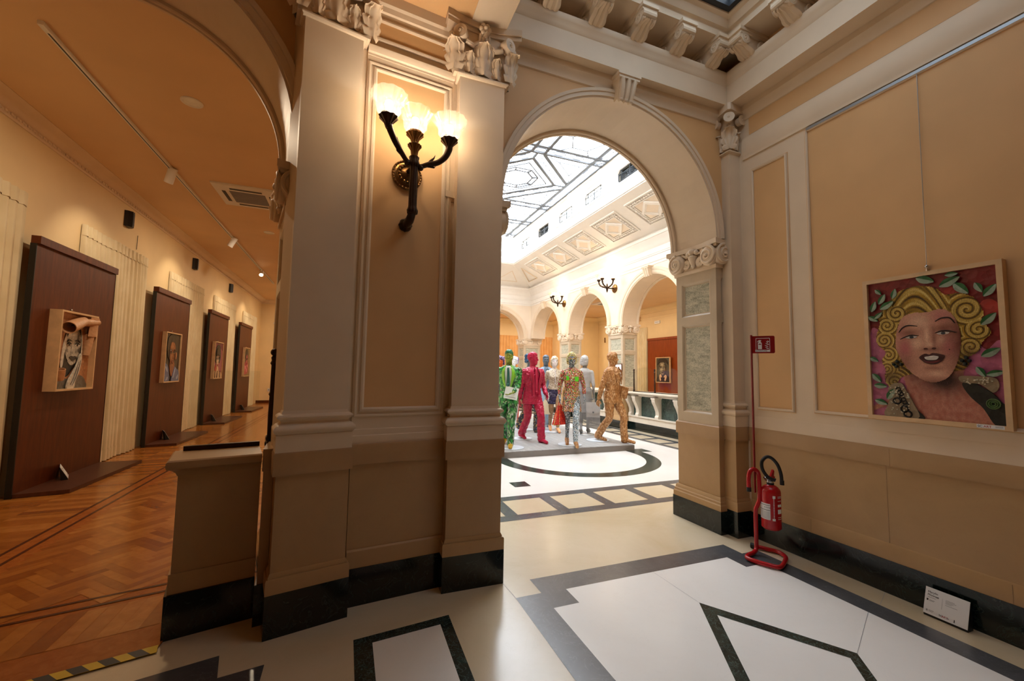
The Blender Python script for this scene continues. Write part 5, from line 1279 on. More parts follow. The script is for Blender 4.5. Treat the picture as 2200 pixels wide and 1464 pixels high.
# skylight
w = MB(); ZS = 6.52
BN = [0]
def bar(p, q, wd=.06, h=.035, m=None):
    BN[0] += 1; zz = ZS + (BN[0] % 37) * .0003; h += (BN[0] % 29) * .0003
    wd *= 1.2
    p, q = V((p[0], p[1], 0)), V((q[0], q[1], 0)); d = (q - p).normalized(); n = V((-d.y, d.x, 0)) * wd / 2
    T = Matrix.Identity(4); a = [p + n, q + n, q - n, p - n]
    (m or w).prism([(k.x, k.y) for k in a], zz, ZS + h)
CX, CY = 3.84, 9.775
X_ = lambda s, v: CX + s * v
xb = (.165, 1.41, 1.72); yb = (1.36, 1.65, 2.83, 3.12, 4.30, 4.535)
for s in (-1, 1):
    bar((CX + s * 1.41, CY - 4.53), (CX + s * 1.41, CY + 4.53)); bar((CX + s * 1.73, CY - 4.53), (CX + s * 1.73, CY + 4.53), .07)
    for s2 in (-1, 1): bar((CX + s * .165, CY + s2 * 1.36), (CX + s * .165, CY + s2 * 4.53))
    for v in yb: bar((CX - 1.73, CY + s * v), (CX + 1.73, CY + s * v), .045)
    for s2 in (-1, 1):
        bar((CX + s * .18, CY + s2 * 1.34), (CX + s * 1.41, CY + s2 * .15)); bar((CX, CY + s2 * 1.08), (CX + s * 1.10, CY)); 
        bar((CX, CY + s2 * 1.36), (CX, CY + s2 * 1.08), .04)
    bar((CX + s * 1.10, CY), (CX + s * 1.41, CY), .04)
w1 = struct(w.build('window_20', 'lead', smooth=0), 'leaded skylight with geometric bars over the atrium')
w = MB(); w.box(CX - 1.74, CY - 4.54, ZS + .066, CX + 1.74, CY + 4.54, ZS + .072); w.build('pane', 'sky', w1, smooth=0)
th = MB()
def thin(pts, wd=.014, closed=False):
    for i in range(len(pts) - (0 if closed else 1)): bar(pts[i], pts[(i + 1) % len(pts)], wd, .02, th)
def hexes(p, q, hw, n):
    p, q = V(p), V(q); d = (q - p) / n; u = V((-d.y, d.x)).normalized() * hw
    for i in range(n):
        a = p + d * i; b_ = a + d
        thin([a + d * .18, a + d * .32 + u, a + d * .68 + u, a + d * .82, a + d * .68 - u, a + d * .32 - u], .009, True)
        thin([a + d * .82, b_ + d * .18], .009)
    thin([p + u * 1.45, q + u * 1.45], .007); thin([p - u * 1.45, q - u * 1.45], .007)
for s in (-1, 1):
    hexes((CX + s * 1.57, CY - 4.5), (CX + s * 1.57, CY + 4.5), .07, 14)
    for v in (1.505, 2.975): hexes((CX - 1.7, CY + s * v), (CX + 1.7, CY + s * v), .065, 7)
    hexes((CX, CY + s * 1.7), (CX, CY + s * 4.5), .07, 5)
    for s2 in (-1, 1):
        hexes((CX + s * .09, CY + s2 * 1.21), (CX + s * 1.25, CY + s2 * .08), .075, 4)
        # corner triangles
        P1, P2, P3 = (CX + s * .36, CY + s2 * 1.29), (CX + s * 1.36, CY + s2 * 1.29), (CX + s * 1.36, CY + s2 * .34)
        c_ = ((P1[0] + P2[0] + P3[0]) / 3, (P1[1] + P2[1] + P3[1]) / 3)
        I = [(c_[0] + (p[0] - c_[0]) * .55, c_[1] + (p[1] - c_[1]) * .55) for p in (P1, P2, P3)]
        thin(I, .016, True); [thin([a, b_], .016) for a, b_ in zip((P1, P2, P3), I)]
        for (va, vb) in ((1.65, 2.83), (3.12, 4.3)):
            xa, xb2 = .165, 1.41; xm, vm = (xa + xb2) / 2, (va + vb) / 2
            hx = [(.42, vm), (.62, vm + .38), (1.0, vm + .38), (1.2, vm), (1.0, vm - .38), (.62, vm - .38)]
            H_ = [(CX + s * a, CY + s2 * b_) for a, b_ in hx]; thin(H_, .018, True)
            for (a, b_), (c2, d2) in zip(hx, ((xa, vm), (xa + .25, vb), (xb2 - .25, vb), (xb2, vm), (xb2 - .25, va), (xa + .25, va))): thin([(CX + s * a, CY + s2 * b_), (CX + s * c2, CY + s2 * d2)], .016)
o1 = [(CX + .57 * cos(R(22.5 + 45 * k)), CY + .57 * sin(R(22.5 + 45 * k))) for k in range(8)]; o2 = [(CX + .42 * cos(R(22.5 + 45 * k)), CY + .42 * sin(R(22.5 + 45 * k))) for k in range(8)]
thin(o1, .03, True); thin(o2, .03, True); [thin([a, b_], .025) for a, b_ in zip(o1, o2)]
for k in range(8):
    a, b_ = V(o1[k]), V(o1[(k + 1) % 8]); c2, d2 = V(o2[k]), V(o2[(k + 1) % 8])
    for i in range(5):
        t0, t1 = (i + .2) / 5, (i + .8) / 5
        thin([a.lerp(b_, t0), c2.lerp(d2, t1)], .008)
for s in (-1, 1):
    for s2 in (-1, 1):
        p, q = (CX, CY + s2 * .86), (CX + s * .87, CY); thin([p, q], .025)
        thin([(CX + s * .27, CY + s2 * .81), (CX + s * .45, CY + s2 * .62)], .016)
th.build('thin_leading', 'lead', w1, smooth=0)
# skylight edge recess bars
# far and side galleries behind the arcades
struct(MB().box(RX, 3.0, 0, RX + .3, 20.6, 4.4).build('wall_side_gallery', 'orange', smooth=0), 'ochre wall of the gallery beyond the right arcade')
struct(MB().box(10.3, 18.0, 0, RX, 20.3, 4.4).build('wall_side_gallery_end', 'orange', smooth=0), 'ochre end wall with a dark portrait beyond the arcade')
struct(MB().box(.9, 20.3, 0, 10.3, 20.6, 4.4).build('wall_far_gallery', 'orange', smooth=0), 'ochre wall behind the far arcade')
struct(MB().prism([(7.4, 3.0), (12, 3.0), (12, 20.6), (.78, 20.6), (.78, 16.12), (7.4, 16.12)], 4.25, 4.5).build('ceiling_side_gallery', 'ceilo', smooth=0), 'apricot ceiling of the galleries round the atrium')
m = MB(); m.sweep([(.9, 20.3, 0), (10.3, 20.3, 0), (10.3, 18.0, 0), (RX, 18.0, 0), (RX, 3.6, 0)], Z, [(0, 4.02), (.03, 4.03), (.04, 4.08), (.1, 4.12), (.18, 4.16), (.22, 4.2), (.22, 4.26), (0, 4.26)])
m.sweep([(RX, 17.9, 0), (RX, 3.6, 0)], Z, [(0, 3.78), (.012, 3.78), (.02, 3.82), (.03, 3.85), (0, 3.86)])
struct(m.build('trim_side_gallery_cornice', 'orange'), 'ochre cornice of the galleries round the atrium')
curtain('ochre curtain wall seen through the far arcade', 20.3, 3.2, 10.25, 3.36, -1, 'curtaino', 'x', 44, None)
curtain('cream curtain beside the brown panel beyond the balustrade', RX, 14.25, 15.2, 3.44, -1, 'curtain', 'y', 9, None)
sg = thing('wall_notice', 'small pale notice box high on the wall beyond the balustrade', 'notice', (RX, 13.62, 3.60)); MB().box(-.05, -.15, -.06, 0, .15, .06).build('box', 'plastic', sg, smooth=0); MB().box(-.053, -.1, -.01, -.05, .1, .01).build('slot', 'inkg', sg, smooth=0)
sp = thing('wall_speaker', 'small pale speaker high on the wall beyond the first visible arch', 'speaker', (RX, 14.75, 3.85)); MB().box(-.09, -.06, -.09, 0, .06, .09).build('cabinet', 'pine', sp, smooth=0); MB().box(-.095, -.045, -.07, -.09, .045, .07).build('grille', 'inkg', sp, smooth=0)
sw = thing('wall_thermostat', 'small tall fitting on the orange wall seen through the second arch', 'thermostat', (RX, 17.4, 3.1)); MB().box(-.03, -.03, -.12, 0, .03, .12).build('plate', 'bronze2', sw, smooth=0); MB().box(-.035, -.015, .02, -.03, .015, .05).build('dial', 'inkg', sw, smooth=0)  # a thermostat: plate with a dial
rc = thing('recessed_light', 'round ceiling light beyond the arcade', 'ceiling light', (9.6, 9.7, 4.25)); MB().lathe([(.0, -.004), (.09, -.004), (.11, -.01), (.12, 0)], 24, cap=False).build('ring', 'plastic', rc)
ac2 = thing('air_conditioner', 'ceiling air conditioner seen through the second arch of the arcade', 'air conditioner', (9.4, 13.9, 4.25)); MB().box(-.42, -.42, -.03, .42, .42, 0).build('fascia', 'plastic', ac2, smooth=0)
MB().box(-.25, -.25, -.036, .25, .25, -.03).build('intake_grille', 'inkg', ac2, smooth=0)
nb = thing('notice_board', 'white notice in a thin frame on the granite pier behind the bronze coloured figure', 'notice', (6.872, 9.60, 1.56)); MB().box(0, -.16, -.18, .014, .16, .18).build('board', 'paper', nb, smooth=0)
MB().sweep([(-.002, .16, -.18), (-.002, -.16, -.18), (-.002, -.16, .18), (-.002, .16, .18)], (-1, 0, 0), [(0, 0), (0, .006), (.012, .006), (.012, -.012), (0, -.012)], True).build('frame', 'walnut', nb, smooth=0)
# balustrades of the right arcade
def balustrade(label, y0, y1, posts=True):
    t = thing('balustrade', label, 'balustrade', (7.0, y0, 0), 0, 'green marble balustrades of the right arcade'); L = y1 - y0
    MB().box(.08, 0, 0, .5, L, .215).build('plinth', 'black', t, smooth=0)
    MB().box(.06, 0, .215, .5, L, .36).build('base_course', 'stone_lit', t, smooth=0)
    MB().box(.04, 0, .36, .5, L, .385).build('base_ledge', 'stone_lit', t, smooth=0)
    MB().box(.16, 0, .385, .46, L, .93).build('marble_panel', 'verde', t, smooth=0)
    c = MB(); c.sweep([(-.0, L, 0), (0, 0, 0)], Z, [(-.5, .90), (-.06, .90), (-.05, .93), (.0, .94), (.08, .965), (.1, .975), (.1, 1.005), (.08, 1.012), (-.5, 1.012)]); c.build('cap', 'stone_lit', t)
    for s in (-1.05, -.75, 0, .75, 1.05):
        if abs(s) > L / 2 - .02: continue
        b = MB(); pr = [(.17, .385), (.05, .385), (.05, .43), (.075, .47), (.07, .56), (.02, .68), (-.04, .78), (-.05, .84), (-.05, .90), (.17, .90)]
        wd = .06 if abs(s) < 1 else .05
        b.loft([[(p[0], L / 2 + s - wd, p[1]) for p in pr], [(p[0], L / 2 + s + wd, p[1]) for p in pr]]); b.box(-.06, L / 2 + s - wd - .012, .86, .17, L / 2 + s + wd + .012, .9); b.build('bracket', 'stone_lit', t, smooth=25)
    return t
for lb, yc in (('green marble balustrade under the first visible arch, beside the jamb pier', 8.293), ('green marble balustrade behind the grey woman with the fringed satchel', 11.268), ('green marble balustrade under the third arch, behind the figures', 14.243)):
    balustrade(lb, yc - 1.10, yc + 1.10)
for i, y in enumerate((9.17, 8.36, 7.55)):
    newel(['dark newel post on the balustrade against the granite pier', 'dark newel post on the balustrade before the brown panel', 'dark newel post on the balustrade at the edge of the jamb pier'][i], (7.07, y, 1.012), .6, 0, 'newel posts on the marble balustrade')
for i, y in enumerate((8.40, 7.59)):
    g = thing('glass_screen', ['clear glass screen on the balustrade beside the granite pier', 'clear glass screen on the balustrade before the framed caricature'][i], 'glass screen', (7.07, y, 1.012))
    p = [(0, 0), (.73, 0), (.73, .5)] + [(.365 + .365 * cos(pi * k / 10), .5 + .14 * sin(pi * k / 10)) for k in range(1, 10)] + [(0, .5)]
    Tm = Matrix(((0, 0, 1, 0), (1, 0, 0, 0), (0, 1, 0, 0), (0, 0, 0, 1)))
    MB().prism(p, -.004, .004, 0, Tm).build('pane', 'pane', g, smooth=0)
    MB().box(-.012, 0, 0, .012, .73, .02).build('channel', 'bronze', g, smooth=0)
# platform
pf_ = thing('platform', 'low grey decked platform carrying the walking figures', 'platform', (3.84, 9.4, 0))
MB().box(-1.42, -2.59, .098, 1.402, 2.6, .106).build('deck', 'deck', pf_, smooth=0)
MB().box(-1.425, -2.603, 0, 1.405, 2.61, .098).build('fascia', 'taupe', pf_, smooth=0)
# ------------------------------------------------------------------ walking figures (sculptures made of scraps)
def remesh(mb, voxel, crumple=0, cs=22, seed=0, smooth_it=2, T=None):
    me = bpy.data.meshes.new('tmp'); me.from_pydata([tuple(q) for q in mb.v], [], mb.f)
    bm = bmesh.new(); bm.from_mesh(me); bmesh.ops.recalc_face_normals(bm, faces=bm.faces); bm.to_mesh(me); bm.free()
    o = bpy.data.objects.new('tmp', me); COL.objects.link(o)
    r = o.modifiers.new('r', 'REMESH'); r.mode = 'VOXEL'; r.voxel_size = voxel
    if smooth_it:
        s = o.modifiers.new('s', 'SMOOTH'); s.iterations = smooth_it; s.factor = .5
    bpy.context.view_layer.update()
    out = bpy.data.meshes.new_from_object(o.evaluated_get(bpy.context.evaluated_depsgraph_get()))
    bpy.data.objects.remove(o); bpy.data.meshes.remove(me)
    if crumple:
        sd = V((seed * 3.1, seed * 1.7, seed))
        ns = [v.normal.copy() for v in out.vertices]
        for v, nm in zip(out.vertices, ns):
            n = noise.noise(v.co * cs + sd) + .6 * noise.noise(v.co * cs * 2.3 + sd)
            v.co += nm * n * crumple
    out.shade_smooth()
    return out
def mesh_part(name, mb, voxel, mat, par, crumple=0, cs=22, seed=0, sm=2):
    me = remesh(mb, voxel, crumple, cs, seed, sm); me.name = name
    me.materials.append(M[mat]); o = bpy.data.objects.new(name, me); COL.objects.link(o); o.parent = par
    return o
def ik(a, b, l1, l2, pole):
    a, b = V(a), V(b); d = b - a; L = min(d.length, (l1 + l2) * .999); u = d.normalized()
    x = (l1 * l1 - l2 * l2 + L * L) / (2 * L); h = sqrt(max(0, l1 * l1 - x * x))
    p = V(pole); p = (p - u * p.dot(u)).normalized()
    return a + u * x + p * h
def limb(mb, pts, rad, n=12, sub=5, flat=1.0):
    q = crv(pts, sub, False); k = len(q); m = len(rad) - 1; rr = []
    for i in range(k):
        f = i / (k - 1) * m; j = min(int(f), m - 1); rr.append(rad[j] * (1 - f + j) + rad[j + 1] * (f - j))
    mb.tube(q, rr, n, flat=flat)
    mb.ball(tuple(q[0]), rr[0] * .98, 6); mb.ball(tuple(q[-1]), rr[-1] * .98, 6)
def eloft(mb, rings, n=20, T=None):
    """rings (z, wx, wy, cx, cy)"""
    mb.loft([[(cx + wx * cos(2 * pi * j / n), cy + wy * sin(2 * pi * j / n), z) for j in range(n)] for (z, wx, wy, cx, cy) in rings], T=T)
def hand(mb, w, d, up, side, curlv, s=1.0):
    """palm from wrist w along d; up = back-of-hand normal; side = thumb direction"""
    w, d, up, sd = V(w), V(d).normalized(), V(up).normalized(), V(side).normalized()
    c = w + d * .045 * s
    T = Matrix(((d.x, sd.x, up.x, c.x), (d.y, sd.y, up.y, c.y), (d.z, sd.z, up.z, c.z), (0, 0, 0, 1)))
    mb.ball((0, 0, 0), .048 * s, 7, 0, (1.05, .82, .36), T)
    for i, (o, l) in enumerate(((.03, .072), (.01, .082), (-.01, .076), (-.03, .06))):
        p0 = w + d * .082 * s + sd * o * s; p1 = p0 + (d * cos(curlv * .5) - up * sin(curlv * .5)) * l * .5 * s
        p2 = p1 + (d * cos(curlv * 1.4) - up * sin(curlv * 1.4)) * l * .5 * s
        mb.tube([p0 - d * .02, p0, p1, p2], [.0105 * s, .0105 * s, .0098 * s, .008 * s], 8); mb.ball(tuple(p2), .0085 * s, 4)
    p0 = w + d * .03 * s + sd * .032 * s; p1 = p0 + (d * .6 + sd * .6 - up * .25).normalized() * .035 * s; p2 = p1 + (d * .85 + sd * .1 - up * .35).normalized() * .032 * s
    mb.tube([p0, p1, p2], [.0135 * s, .012 * s, .009 * s], 8); mb.ball(tuple(p2), .0095 * s, 4)
class Fig:
    def __init__(s, label, loc, face, H, stride=.5, fem=False, lead='L', lean=0, arms=None, head_yaw=0, heel=0, voxel=.0095, group='walking figures on the platform', hipw=None):
        """face: heading in the plan (x, y). figure's left is +x locally"""
        ang = atan2(face[0], -face[1])
        s.t = thing('statue', label, 'statue', (loc[0], loc[1], .109), ang, group)
        k = s.k = H / 1.78; s.fem = fem; s.vx = voxel; s.hy = head_yaw
        hz_ = (.088 + heel + sqrt(.862 ** 2 - (stride * .5) ** 2) - .01) * k; s.hipz = hz_
        hw = (hipw or .085) * k; s.leg = {}
        for nm, sg in (('L', 1), ('R', -1)):
            front = nm == lead
            ay = (-stride * .5 + .02) * k if front else (stride * .5 + .02) * k
            az = (.08 + heel) * k if front else (.11 + heel) * k
            hip = V((sg * hw, 0, hz_)); an = V((sg * (hw * .8), ay, az)); kn = ik(hip, an, .44 * k, .43 * k, (0, -1, 0))
            toe = V((an.x + sg * .012, an.y - .17 * k, .025 * k)) if front or heel else V((an.x + sg * .012, an.y - .16 * k, .025 * k))
            hl = V((an.x, an.y + .05 * k, (.03 + heel) * k if front else (.06 + heel) * k))
            s.leg[nm] = (hip, kn, an, toe, hl)
        s.cz = hz_ - .90 * k
        s.sh = {}; shw = (.165 if fem else .195) * k; szh = (1.375 if fem else 1.385) * k + s.cz
        s.szh = szh; s.arm = {}
        for nm, sg in (('L', 1), ('R', -1)):
            sh = V((sg * shw, .0, szh)); tg = (arms or {}).get(nm, (.24, .06, .84))
            wr = V((sg * tg[0] * k, tg[1] * k, tg[2] * k + s.cz)); el = ik(sh, wr, .29 * k, .26 * k, (sg * .4, 1, -.2))
            s.arm[nm] = (sh, el, wr)
    def torso_rings(s, g=0.):
        k, c = s.k, s.cz; f = s.fem
        if f: R_ = [(.80, .11, .09, 0, .0), (.86, .155, .11, 0, .01), (.93, .165, .118, 0, .015), (1.0, .15, .105, 0, .005), (1.09, .118, .088, 0, 0), (1.18, .13, .1, 0, -.01), (1.26, .142, .118, 0, -.02), (1.33, .148, .105, 0, -.006), (1.385, .152, .09, 0, .01), (1.42, .125, .08, 0, .012), (1.45, .085, .066, 0, .014), (1.475, .06, .055, 0, .012)]
        else: R_ = [(.80, .12, .1, 0, 0), (.86, .155, .118, 0, .01), (.93, .165, .122, 0, .01), (1.02, .152, .11, 0, .0), (1.12, .155, .108, 0, -.005), (1.24, .178, .122, 0, -.008), (1.33, .19, .12, 0, 0), (1.395, .185, .1, 0, .008), (1.43, .15, .088, 0, .01), (1.46, .10, .074, 0, .012), (1.48, .066, .06, 0, .01)]
        return [(z * k + c, (a + g) * k, (b + g) * k, x, y * k) for z, a, b, x, y in R_]
    def head_T(s):
        return Matrix.Translation((0, -.005 * s.k, 1.535 * s.k + s.cz)) @ Matrix.Rotation(s.hy, 4, 'Z') @ Matrix.Scale(s.k, 4)
    def body(s, mat, crumple=0, cs=22, seed=0, hands=None):
        k, c = s.k, s.cz; m = MB()
        eloft(m, s.torso_rings())
        limb(m, [(0, .012 * k, 1.44 * k + c), (0, .005 * k, 1.52 * k + c), (0, -.0, 1.58 * k + c)], [.066 * k, .054 * k if s.fem else .062 * k, .056 * k])
        eloft(m, [(-.015, .04, .045, 0, -.03), (0, .05, .06, 0, -.03), (.02, .058, .075, 0, -.02), (.05, .066, .085, 0, -.008), (.09, .072, .093, 0, 0), (.13, .075, .098, 0, .004), (.165, .074, .099, 0, .008), (.195, .064, .088, 0, .01), (.218, .042, .06, 0, .01), (.23, .012, .02, 0, .01)], 24, s.head_T())
        hT = s.head_T()
        m.ball((0, -.098, .082), .0155, 6, 0, (.95, 1.5, .8), hT); m.tube([(0, -.088, .125), (0, -.098, .105), (0, -.108, .085)], [.009, .011, .013], 8, T=hT)
        m.ball((0, -.085, .142), .05, 7, 0, (1.05, .32, .22), hT); m.ball((0, -.088, .043), .024, 6, 0, (1.1, .55, .3), hT); m.ball((0, -.086, .055), .024, 6, 0, (1., .5, .25), hT); m.ball((0, -.075, .008), .026, 6, 0, (1, .7, .7), hT)
        for sg in (-1, 1):
            m.ball((sg * .074, .012, .095), .03, 6, 0, (.3, .6, 1), hT); m.ball((sg * .03, -.078, .116), .014, 6, 0, (1.2, .7, .7), hT); m.ball((sg * .045, -.06, .08), .026, 6, 0, (.8, .7, .8), hT)
        for nm, sg in (('L', 1), ('R', -1)):
            hip, kn, an, toe, hl = s.leg[nm]; f = .9 if s.fem else 1
            limb(m, [hip + V((0, 0, .02 * k)), hip.lerp(kn, .5) + V((sg * .01, 0, 0)), kn, kn.lerp(an, .35) + V((0, .018 * k, 0)), an], [.092 * k * f, .08 * k * f, .056 * k * f, .054 * k * f, .036 * k * f])
            limb(m, [hl, hl.lerp(toe, .45) + V((0, 0, .018 * k)), toe], [.034 * k, .04 * k, .03 * k], flat=.8); m.tube([an, an + V((0, .01 * k, -.05 * k))], [.037 * k, .034 * k], 10)
            sh, el, wr = s.arm[nm]; f = .85 if s.fem else 1
            limb(m, [sh + V((-sg * .03 * k, 0, 0)), sh, sh.lerp(el, .5), el, el.lerp(wr, .4), wr], [.05 * k * f, .054 * k * f, .046 * k * f, .036 * k * f, .036 * k * f, .024 * k * f])
            d = (wr - el).normalized(); hd = (hands or {}).get(nm, (None, .7))
            dd = hd[0] or (d.x * .3, d.y, d.z); up = V((sg, 0, 0)); up = (up - V(dd).normalized() * up.dot(V(dd).normalized()))
            sd = V((0, -1, 0)); sd = sd - V(dd).normalized() * sd.dot(V(dd).normalized())
            if sd.length < .1: sd = V((-sg, 0, 0))
            hand(m, wr, dd, up, sd, hd[1], k * (.9 if s.fem else 1))
        return mesh_part('body', m, s.vx * .82, mat, s.t, crumple, cs, seed, 1)
    def hair(s, mat, style='short', crumple=.006, cs=30):
        m = MB(); T = s.head_T()
        if style == 'short':
            eloft(m, [(.085, .07, .05, 0, .055), (.12, .082, .075, 0, .035), (.15, .085, .095, 0, .018), (.185, .082, .105, 0, .008), (.215, .066, .092, 0, .006), (.24, .04, .06, 0, .005), (.25, .01, .02, 0, .005)], 20, T)
        elif style == 'bob':
            eloft(m, [(.0, .075, .05, 0, .06), (.03, .1, .075, 0, .04), (.08, .104, .085, 0, .032), (.13, .1, .09, 0, .025), (.17, .094, .105, 0, .012), (.21, .076, .096, 0, .008), (.245, .045, .06, 0, .005), (.255, .01, .02, 0, .005)], 20, T)
        else:
            for i in range(26):
                a, b = i * 2.4, .08 + .16 * (i / 26); m.ball((.085 * cos(a), .02 + .09 * sin(a) if sin(a) > -.5 else .02, b), .04, 5, 0, T=T)
            eloft(m, [(.06, .075, .05, 0, .055), (.12, .095, .085, 0, .03), (.18, .095, .11, 0, .01), (.23, .07, .09, 0, .006), (.265, .02, .03, 0, .005)], 18, T)
        return mesh_part('hair', m, s.vx, mat, s.t, crumple, cs, 3, 1)
    def jacket(s, mat, length=.80, g=.018, sleeves=1.0, crumple=.004, cs=22, name='jacket', flare=.03):
        m = MB(); k, c = s.k, s.cz; R_ = []
        if length < .86: R_.append((length * k + c, (.165 + flare) * k, (.13 + flare * .6) * k, 0, .005 * k)); R_.append(((length + .006) * k + c, (.168 + flare) * k, (.132 + flare * .6) * k, 0, .005 * k))
        for r in s.torso_rings(g):
            if r[0] > (max(length, .86) + .02) * k + c: R_.append(r)
        if length >= .86: R_.insert(0, (length * k + c, R_[0][1], R_[0][2], 0, R_[0][4]))
        eloft(m, R_)
        f = .85 if s.fem else 1
        for nm, sg in (('L', 1), ('R', -1)):
            sh, el, wr = s.arm[nm]; e = el.lerp(wr, sleeves) if sleeves <= 1 else wr
            pts = [sh + V((-sg * .04 * k, 0, .0)), sh + V((0, 0, .0)), sh.lerp(el, .5), el] + ([el.lerp(e, .5), e - (e - el) * .06] if sleeves > .1 else [])
            limb(m, pts, [.05 * k * f, .063 * k * f, .06 * k * f, .052 * k * f] + ([.05 * k * f, .043 * k * f] if sleeves > .1 else []))
        return mesh_part(name, m, s.vx, mat, s.t, crumple, cs, 5, 1)
    def trousers(s, mat, crumple=.005, cs=20, flare=0, name='trousers'):
        m = MB(); k, c = s.k, s.cz
        eloft(m, [r for r in s.torso_rings(.008) if r[0] < 1.03 * k + c])
        for nm, sg in (('L', 1), ('R', -1)):
            hip, kn, an, toe, hl = s.leg[nm]; e = an + V((0, .008 * k, -.02 * k))
            limb(m, [hip + V((0, 0, .03 * k)), hip.lerp(kn, .5) + V((sg * .008, 0, 0)), kn, kn.lerp(e, .5) + V((0, .012 * k, 0)), e], [.1 * k, .093 * k, .073 * k, (.068 + flare * .5) * k, (.062 + flare) * k])
        return mesh_part(name, m, s.vx, mat, s.t, crumple, cs, 7, 1)
    def skirt(s, mat, z0, z1, w0, crumple=.002, name='skirt', cs=40, mid=None):
        m = MB(); k, c = s.k, s.cz
        rr = [(z0 * k + c, w0 * k, w0 * .8 * k, 0, .005)] + [r for r in s.torso_rings(.014) if z0 * k + c + .05 < r[0] < z1 * k + c and r[0] > .84 * k + c]
        eloft(m, rr); return mesh_part(name, m, s.vx, mat, s.t, crumple, cs, 9, 1)
    def shoes(s, mat, heel=0, only='LR', crumple=0):
        k = s.k
        for nm in only:
            hip, kn, an, toe, hl = s.leg[nm]; m = MB()
            limb(m, [hl + V((0, 0, .004)), hl.lerp(toe, .45) + V((0, 0, .016 * k)), toe + V((0, -.012, .002))], [.04 * k, .046 * k, .034 * k], flat=.82)
            if heel: m.tube([hl, V((hl.x, hl.y, .003))], [.026 * k, .012 * k], 8)
            else: m.tube([an, an + V((0, .01 * k, -.05 * k))], [.045 * k, .04 * k], 10)
            mesh_part('shoe', m, s.vx, mat, s.t, crumple, 30, 2, 1)
    def disc(s, dx=0, dy=0, r=.24):
        MB().lathe([(0, 0), (r, 0), (r, .005), (r - .006, .007), (0, .007)], 40, 0, Matrix.Translation((dx, dy, 0))).build('base_disc', 'discm', s.t)
    def strip(s, name, mat, pts, r, flat=.35, y=None):
        m = MB(); limb(m, pts, r, 10, 4, flat); return m.build(name, mat, s.t)
M['discm'] = plain('frosted_acrylic', '#cfd8e0', .3)
M['olive'] = mosaic('olive_scraps', ['#6f7a14', '#7d8a1c', '#8b952c', '#66701a'], 70, .4, .35)
M['greenhair'] = mosaic('green_hair_scraps', ['#145c38', '#1d7048', '#2a8257', '#0f4a2c'], 90, .35, .6)
M['greens'] = mosaic('green_suit_scraps', ['#0f5a26', '#1b7a34', '#2a9440', '#0b4220', '#4aa548', '#123d1c', '#227a3a', '#8fae86'], 40, .25, .5)
M['greens2'] = mosaic('green_trouser_scraps', ['#0c4c20', '#15652a', '#2c8a3a', '#0a3418', '#5f9458', '#1b6b30', '#93a890', '#1c4a2a'], 38, .25, .6, squash=(1, 1, .5))
M['lime'] = plain('lime_scrap', '#74b026', .35); M['shirtw'] = plain('white_shirt_scrap', '#dfe4e4', .5); M['teal'] = plain('teal_tie_scrap', '#1f5a50', .35)
M['gold'] = plain('gold_shoe', '#b08a22', .35)
M['crim'] = plain('crimson_coating', '#b4133f', .3, vary=.12, scale=12, bump=.5, bscale=45)
M['bluegrey'] = plain('blue_grey_cloth', '#8196ab', .6, vary=.12, bump=.3); M['slate'] = plain('slate_skin', '#5d6b78', .5, vary=.15); M['paleblue'] = plain('pale_blue_cloth', '#9db2c4', .6, vary=.12, bump=.3)
M['palew'] = plain('white_face_coating', '#e6e0df', .4); M['beige'] = mosaic('beige_blouse_scraps', ['#b9a98f', '#c9bba4', '#a3927a', '#d8ccb8'], 45, .5, .5)
M['blonde'] = mosaic('pale_blonde_strands', ['#d8cdb8', '#e6ddc8', '#b8a98c', '#cbbf9f'], 60, .4, .6, squash=(1, 1, .3))
M['navy'] = mosaic('navy_skirt_scraps', ['#1c1b38', '#262448', '#15142a', '#2c2c58', '#6d6a80', '#1a1936'], 36, .45, .4, squash=(.6, .6, 1.6)); M['tights'] = mosaic('tan_leg_strips', ['#a8835c', '#b8946c', '#94714c', '#8c6d52'], 90, .4, .4, squash=(1, 1, .12)); M['peachs'] = plain('peach_shoe', '#e8a872', .4)
M['beads'] = mosaic('bead_mix', ['#d8c020', '#141414', '#c9251c', '#e6e2d8', '#1c1c1c', '#e07a1a', '#3f9a3a', '#d0c8b4', '#20201e', '#c84a6a'], 105, .35, .9, .008)
M['beadsr'] = mosaic('red_bead_mix', ['#d8183c', '#141414', '#e0455e', '#e6e2d8', '#1c1c1c', '#c9251c', '#7fc83a', '#202020', '#d01a40', '#a8c83a'], 100, .35, .9, .008)
M['beadsb'] = mosaic('black_white_bead_mix', ['#121212', '#e8e6e0', '#1a1a1a', '#8fb4cc', '#0e0e0e', '#dcdcda', '#161616', '#3a4a58'], 110, .35, .9, .008); M['beadsl'] = mosaic('pale_bead_mix', ['#e8eef2', '#141414', '#bcd4e4', '#1c1c1c', '#dfe6ea', '#8fb4cc'], 105, .35, .9, .008)
M['beadsy'] = mosaic('yellow_bead_mix', ['#e0d060', '#e8e2c0', '#c8b030', '#1a1a1a', '#f0eedc', '#d8c850'], 100, .35, .9, .01); M['beadg'] = plain('green_bead_patch', '#5fd02a', .35, vary=.3, scale=60, bump=.5)
M['greyw'] = plain('grey_coating', '#8d8c8a', .55, vary=.12, scale=10, bump=.35); M['greyl'] = plain('light_grey_coating', '#b4b3b0', .55, vary=.1, bump=.3); M['greyd'] = plain('dark_grey_coating', '#6a6966', .5, vary=.15)
M['bronzes'] = mosaic('copper_leaf_flakes', ['#a8713c', '#b9834d', '#98642f', '#c4935f', '#a06a38', '#b57f48', '#cfa577'], 58, .34, 1, .012, squash=(1, 1, .55))
